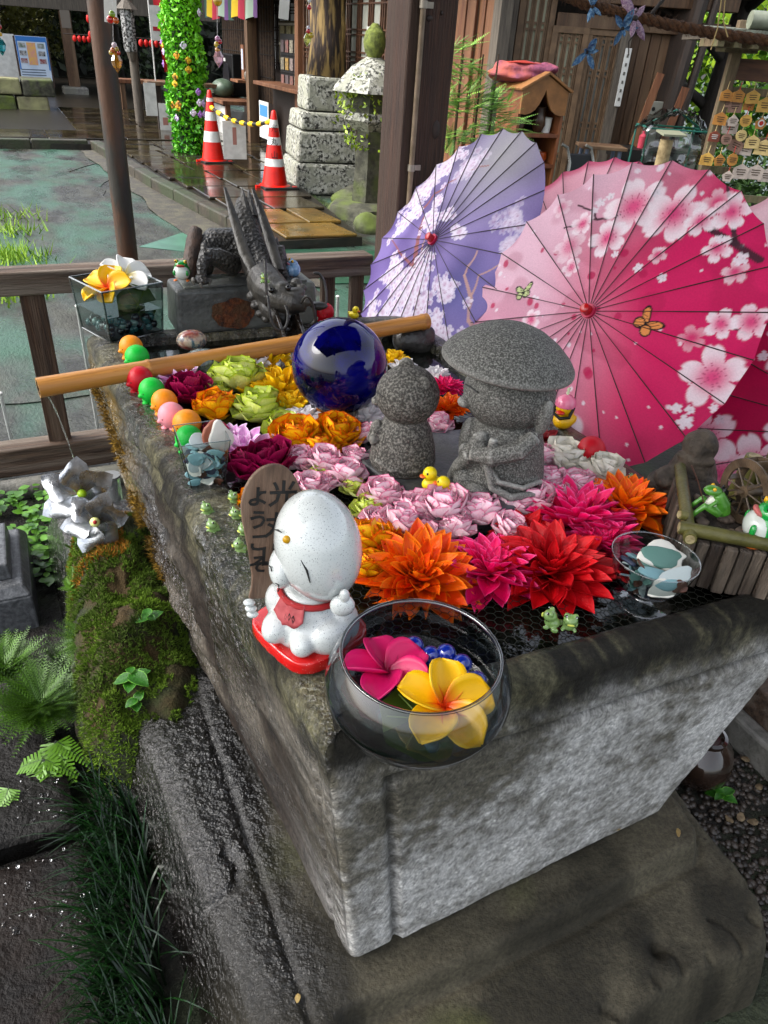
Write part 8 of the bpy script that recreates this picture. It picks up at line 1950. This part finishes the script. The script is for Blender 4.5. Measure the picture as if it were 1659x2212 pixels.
shapes = {'h': [(-.5, 0), (.5, 0), (.5, .62), (0, .9), (-.5, .62)], 'p': [(-.32, 0), (.32, 0), (.5, .5), (0, .9), (-.5, .5)], 'r': [(.48 * math.cos(a_), .42 + .45 * math.sin(a_)) for a_ in np.linspace(0, 6.28, 16, endpoint=False)], 'g': [(.44 * math.cos(a_) * (1.25 if 5.2 < a_ < 5.9 else 1), .42 + .45 * math.sin(a_)) for a_ in np.linspace(0, 6.28, 18, endpoint=False)]}
ema = [(1569, 205, 25, 'h', 0, 'ochre plaque first from left in the top row'), (1595, 207, 27, 'h', 0, 'ochre plaque second in the top row, under a red bead'), (1626, 209, 29, 'h', 1, 'yellow plaque third in the top row'), (1652, 226, 32, 'h', 1, 'large yellow plaque cut by the frame in the top row'), (1570, 221, 20, 'h', 2, 'brown plaque peeking below the first of the top row'), (1588, 228, 30, 'h', 2, 'mauve plaque behind the top row gap'), (1618, 226, 24, 'h', 0, 'orange plaque half hidden behind the third one'),
       (1556, 256, 28, 'h', 0, 'tan plaque first in the second row'), (1583, 260, 25, 'p', 3, 'white five sided plaque with red writing in the second row'), (1611, 260, 26, 'r', 1, 'round yellow plaque in the second row'), (1643, 266, 25, 'p', 0, 'orange plaque with a target ring in the second row'), (1578, 273, 32, 'h', 3, 'pale plaque behind the white five sided one'),
       (1543, 294, 24, 'h', 4, 'red brown plaque first in the third row'), (1569, 300, 24, 'r', 2, 'round brown plaque in the third row'), (1601, 292, 25, 'r', 5, 'pale yellow gourd plaque in the third row'), (1625, 306, 29, 'h', 5, 'pale ochre plaque in the third row'), (1590, 313, 30, 'h', 2, 'tilted mauve plaque low in the third row'), (1649, 318, 34, 'h', 5, 'big pale plaque with lines of writing at the frame edge'), (1610, 320, 30, 'h', 3, 'pale plaque behind the third row middle'),
       (1527, 343, 28, 'h', 1, 'ochre plaque first in the fourth row'), (1554, 345, 26, 'p', 0, 'orange five sided plaque in the fourth row'), (1582, 344, 27, 'g', 0, 'round plaque with a spout in the fourth row'), (1600, 370, 33, 'h', 3, 'whitish plaque left in the fifth row'), (1632, 371, 33, 'h', 3, 'whitish plaque right in the fifth row'), (1655, 378, 30, 'h', 3, 'whitish plaque at the frame edge in the fifth row'), (1572, 380, 24, 'p', 3, 'small white plaque lowest on the left')]
for k, (x, y, wpx, shp, mi, lab) in enumerate(ema):
    back = mi in (2, 3) and wpx > 29 or 'behind' in lab or 'peeking' in lab; q = PY(x, y, YE - .03 - (.0 if back else .03)); w_ = wpx / ppm(q)
    t_ = thing('votive_plaque', lab, 'plaque', (q.x, q.y, q.z), 0, 'votive plaques on the rack'); t_.rotation_euler = (0, random.uniform(-.06, .06) + (.3 if 'tilted' in lab else 0), random.uniform(-.15, .15))
    G().prism([(a_ * w_, (b_ - .45) * w_) for a_, b_ in shapes[shp]], .006, Matrix.Rotation(R_(90), 4, 'X')).build('board', epl[mi], t_, smooth=False)
    for j in range(3): G().box((0, -.008, (.1 - .14 * j) * w_), (w_ * (.55 if j < 2 else .4), .002, w_ * .05)).build('writing', inkp if mi != 4 else whitep, t_, smooth=False)
    G().tube([(-.004, -.003, .4 * w_), (0, .0, .4 * w_ + .05)], .0025, 5).build('cord', mat('cord_red', '#a02018', rough=.7) if k % 4 == 1 else mat('cord_pale', '#b09a6a', rough=.7), t_)
    if k == 10: G().tube([(0, -.009, 0), (0, -.011, 0)], w_ * .28, 16).build('target', whitep, t_); G().tube([(0, -.011, 0), (0, -.013, 0)], w_ * .18, 16).build('target_ring', mat('cord_red', ''), t_)
# ------------------------------------------------------------------ rope, twigs and paper birds hanging at the top right, bead strings
YR = 3.0
rp = [PY(x, y, YR) for x, y in ((1180, -30), (1260, 8), (1340, 28), (1440, 52), (1540, 72), (1659, 88), (1740, 95))]
rope = thing('straw_rope', 'thick brown twisted rope stretched across the top right', 'rope', rp[0])
dn = []
for i in range(len(rp) - 1):
    for k in range(14): dn.append(rp[i].lerp(rp[i + 1], k / 14) - rp[0])
rm_ = mat('coir', '#5a3a20', '#3a2412', sc=60, det=6, rough=.9, bump=1, bsc=120)
for s_ in range(3):
    pts = []
    for i, c in enumerate(dn):
        a_ = i * .8 + s_ * 2.094; pts.append(c + Vector((0, math.cos(a_), math.sin(a_))) * .0085)
    G().tube(pts, .0105, 7).build('strand', rm_, rope, ang=180)
random.seed(71); g = G()
for c in dn:
    for _ in range(7): d = Vector((random.gauss(0, 1), random.gauss(0, 1), random.gauss(0, 1))).normalized(); g.tube([c + d * .014, c + d * random.uniform(.022, .034) + Vector((.008, 0, 0))], .0006, 3, False)
stuff(g.build('stray_fibres', rm_, rope, ang=180))
for x0, y0, x1, y1, x2, y2, lab in ((1558, 0, 1550, 60, 1535, 108, 'thin straw string hanging from the rope, left one'), (1566, 0, 1562, 45, 1572, 80, 'thin straw string hanging from the rope, right one')):
    a, b_, c = PY(x0, y0, YR - .05), PY(x1, y1, YR - .05), PY(x2, y2, YR - .05); tag(G().tube([a, b_, c], .0022, 5).build('straw_string', mat('straw', '#a08a5a', rough=.8)), lab, 'string')
tw_ = thing('dry_twig', 'dark dry twig hanging in front of the hall doors', 'twig', PY(1430, -10, YR)); tw = lambda x, y: PY(x, y, YR) - tw_.location
G().tube([tw(1440, -10), tw(1415, 20), tw(1390, 48), tw(1375, 66)], [.006, .006, .005, .004], 7).build('branch', darkw, tw_); G().tube([tw(1412, 24), tw(1413, 35), tw(1416, 48)], [.004, .003, .002], 6).build('side_branch', darkw, tw_); G().tube([tw(1375, 66), tw(1358, 90), tw(1358, 120)], [.004, .003, .002], 6).build('side_branch', darkw, tw_)
bl1 = mat('plume_blue', '#3a6a94', '#2a4a74', '#6f8fa8', sc=40, rough=.7); pk1 = mat('petal_dried', '#a08a94', '#6a4a6c', sc=14, rough=.7)
def plume(label, x, y, s_, m, kind, seed):
    random.seed(seed); t_ = thing('paper_bird', label, 'paper ornament', PY(x, y, YR - .03))
    for k in range(7): a_ = random.uniform(-.9, .9) + (0 if kind else 3.1); o = obj('feather', petal_mesh('feather', m, 1, .34, .6, .25, .3, .3, 5, 6, 0, .12), t_); o.matrix_local = Matrix.Rotation(random.uniform(0, 6.28), 4, 'Y') @ Matrix.Rotation(a_, 4, 'X') @ Matrix.Rotation(R_(-90) + random.uniform(-.5, .5), 4, 'X') @ Matrix.Scale(s_ * random.uniform(.6, 1.1), 4)
    G().ell((0, 0, 0), s_ * .12, 8, 6).build('knot', darkw, t_)
plume('blue paper bird hanging leftmost under the rope', 1280, 14, .055, bl1, 1, 1); plume('pink and white dried petal ornament under the rope', 1372, 40, .085, pk1, 1, 2); plume('blue wisp beside the pink petal ornament', 1345, 62, .06, bl1, 0, 3); plume('blue paper bird lowest on the twig', 1268, 112, .06, bl1, 0, 4)
YB = 2.5
def beads(label, lst, x, y0, y1, seed, drop=None):
    t_ = thing('bead_string', label, 'hanging ornament', PY(x, y0, YB)); f = lambda xx, yy: PY(xx, yy, YB) - t_.location
    G().tube([f(x - 2, y0), f(x, y1)], .0006, 4).build('thread', mat('thread', '#b0b0b0', rough=.4), t_)
    for xx, yy, r_, c in lst: G().ell(f(xx, yy), r_ / ppm(PY(xx, yy, YB)), 10, 7).build('bead', mat('bead' + c, c, rough=.05, coat=1.0, trans=.3), t_)
    if drop:
        xx, yy, h_, c = drop; s_ = h_ / ppm(PY(xx, yy, YB)); G().lathe([(.001, -.5 * s_), (.28 * s_, -.15 * s_), (.33 * s_, .1 * s_), (.2 * s_, .35 * s_), (.001, .5 * s_)], 8, f(xx, yy)).build('drop', mat('drop' + c, c, rough=.03, coat=1.0, trans=.6, ior=1.5), t_, ang=20)
beads('bead string with red bow and amber drop beside the metal pole', [(242, 30, 7, '#7a9a1a'), (238, 42, 8, '#c81a10'), (250, 44, 7, '#c85a10'), (247, 98, 6, '#c9b0b8'), (244, 108, 6, '#b85a10'), (252, 106, 5, '#a88a20'), (240, 114, 5, '#c8a018'), (256, 114, 4, '#b02a18')], 245, 0, 120, 1, (252, 135, 38, '#b07820'))
beads('bead string with a pink crystal drop over the shop', [(470, 2, 10, '#c89a10'), (470, 84, 6, '#b878a0'), (475, 90, 5, '#b01828'), (468, 96, 6, '#c8a81c'), (473, 102, 5, '#303048'), (470, 108, 6, '#c88a28')], 470, -30, 100, 2, (472, 126, 34, '#c9a0a8'))
beads('bead string with crescent shapes near the centre', [(668, 2, 4, '#c8c8c8'), (668, 16, 5, '#b01020'), (666, 60, 4, '#c8c8d0'), (666, 67, 5, '#b01020'), (672, 76, 6, '#b8a028')], 668, -30, 60, 3, (664, 86, 26, '#b8b85a'))
beads('bead string with a teal drop at the left frame edge', [(0, 58, 4, '#b02020'), (1, 74, 4, '#c8a020')], 0, -20, 80, 4, (2, 100, 34, '#1f7a80'))
for x, y, w2, h2, lab in ((238, 8, 28, 70, 'white paper tag hanging beside the metal pole'), (614, 14, 22, 46, 'white paper tag hanging before the shop window')):
    q = PY(x, y, 2.6); t_ = thing('paper_tag', lab, 'paper tag', q, -.05); s_ = ppm(q); G().box((0, 0, 0), (w2 / s_, .001, h2 / s_), M3(0, 0, .1)).build('sheet', whitep, t_, smooth=False); G().tube([(-.003, 0, h2 / s_ / 2), (-.004, 0, h2 / s_ / 2 + .1)], .0006, 4).build('thread', mat('thread', ''), t_)
# fresh cypress sapling behind the pillar and the lavender parasol
cy = thing('cypress_sapling', 'feathery green cypress sapling between the pillar and the house shelf', 'plant', PY(990, 400, 4.3)); g = G(); random.seed(81)
base = cy.location.copy(); base.z = 0; cy.location = base
for x, y, dx, dy in ((975, 110, 1, .2), (985, 170, -1, .1), (1000, 150, 1, 0), (960, 160, -.6, .3), (970, 215, 1, .3), (1010, 235, 1, .2), (1040, 215, 1, .35), (1060, 240, 1, .15), (990, 245, -1, .2), (1080, 262, 1, .2), (1030, 270, 1, 0), (960, 280, -.5, .3), (985, 300, 1, .1), (1020, 305, 1, 0), (1050, 290, 1, .1), (965, 320, .2, .5), (1060, 230, .8, .4), (1005, 200, .8, .5), (950, 225, -.4, .6), (1090, 285, 1, .0)):
    for _ in range(20):
        q = PY(x + random.gauss(0, 14), y + random.gauss(0, 9), 4.3 + random.gauss(0, .1)) - base; frond(g, q, Vector((dx + random.gauss(0, .4), random.gauss(0, .4), dy + random.gauss(0, .25))).normalized(), random.uniform(.08, .17), .05, 12, tone=random.uniform(.15, .95), leafl=.032)
o = g.build('foliage', mat('cypress', '#2c5a1c', tint='#8fbf4a', rough=.5), cy, ang=180); stuff(o)
for x in (988, 1062, 1030): q = PY(x, 240, 4.3) - base; G().tube([(q.x * .8, q.y * .8, 0), (q.x, q.y, q.z * .6), (q.x, q.y, q.z + .25)], [.012, .01, .004], 7).build('stem', mat('twig', ''), cy)
# ------------------------------------------------------------------ tiled roof of the pavilion over the basin (above the picture)
rf2 = thing('pavilion_roof', 'dark timber pavilion roof carried by the thick pillar above the basin', 'roof', W(.4, .9, 2.95), TH)
for k in range(10): G().box((-2.3 + k * .42, .08, .06), (.42 - .006, 2.95, .03)).build('roof_board', darkw, rf2, smooth=False)
for k in range(6): G().box((-.4, -1.25 + k * .52, .0), (4.2, .07, .09)).build('rafter', midw, rf2, smooth=False)
for sx in (-1.2, .92): G().box((sx, .08, -.12), (.14, 2.95, .16)).build('beam', midw, rf2, smooth=False)
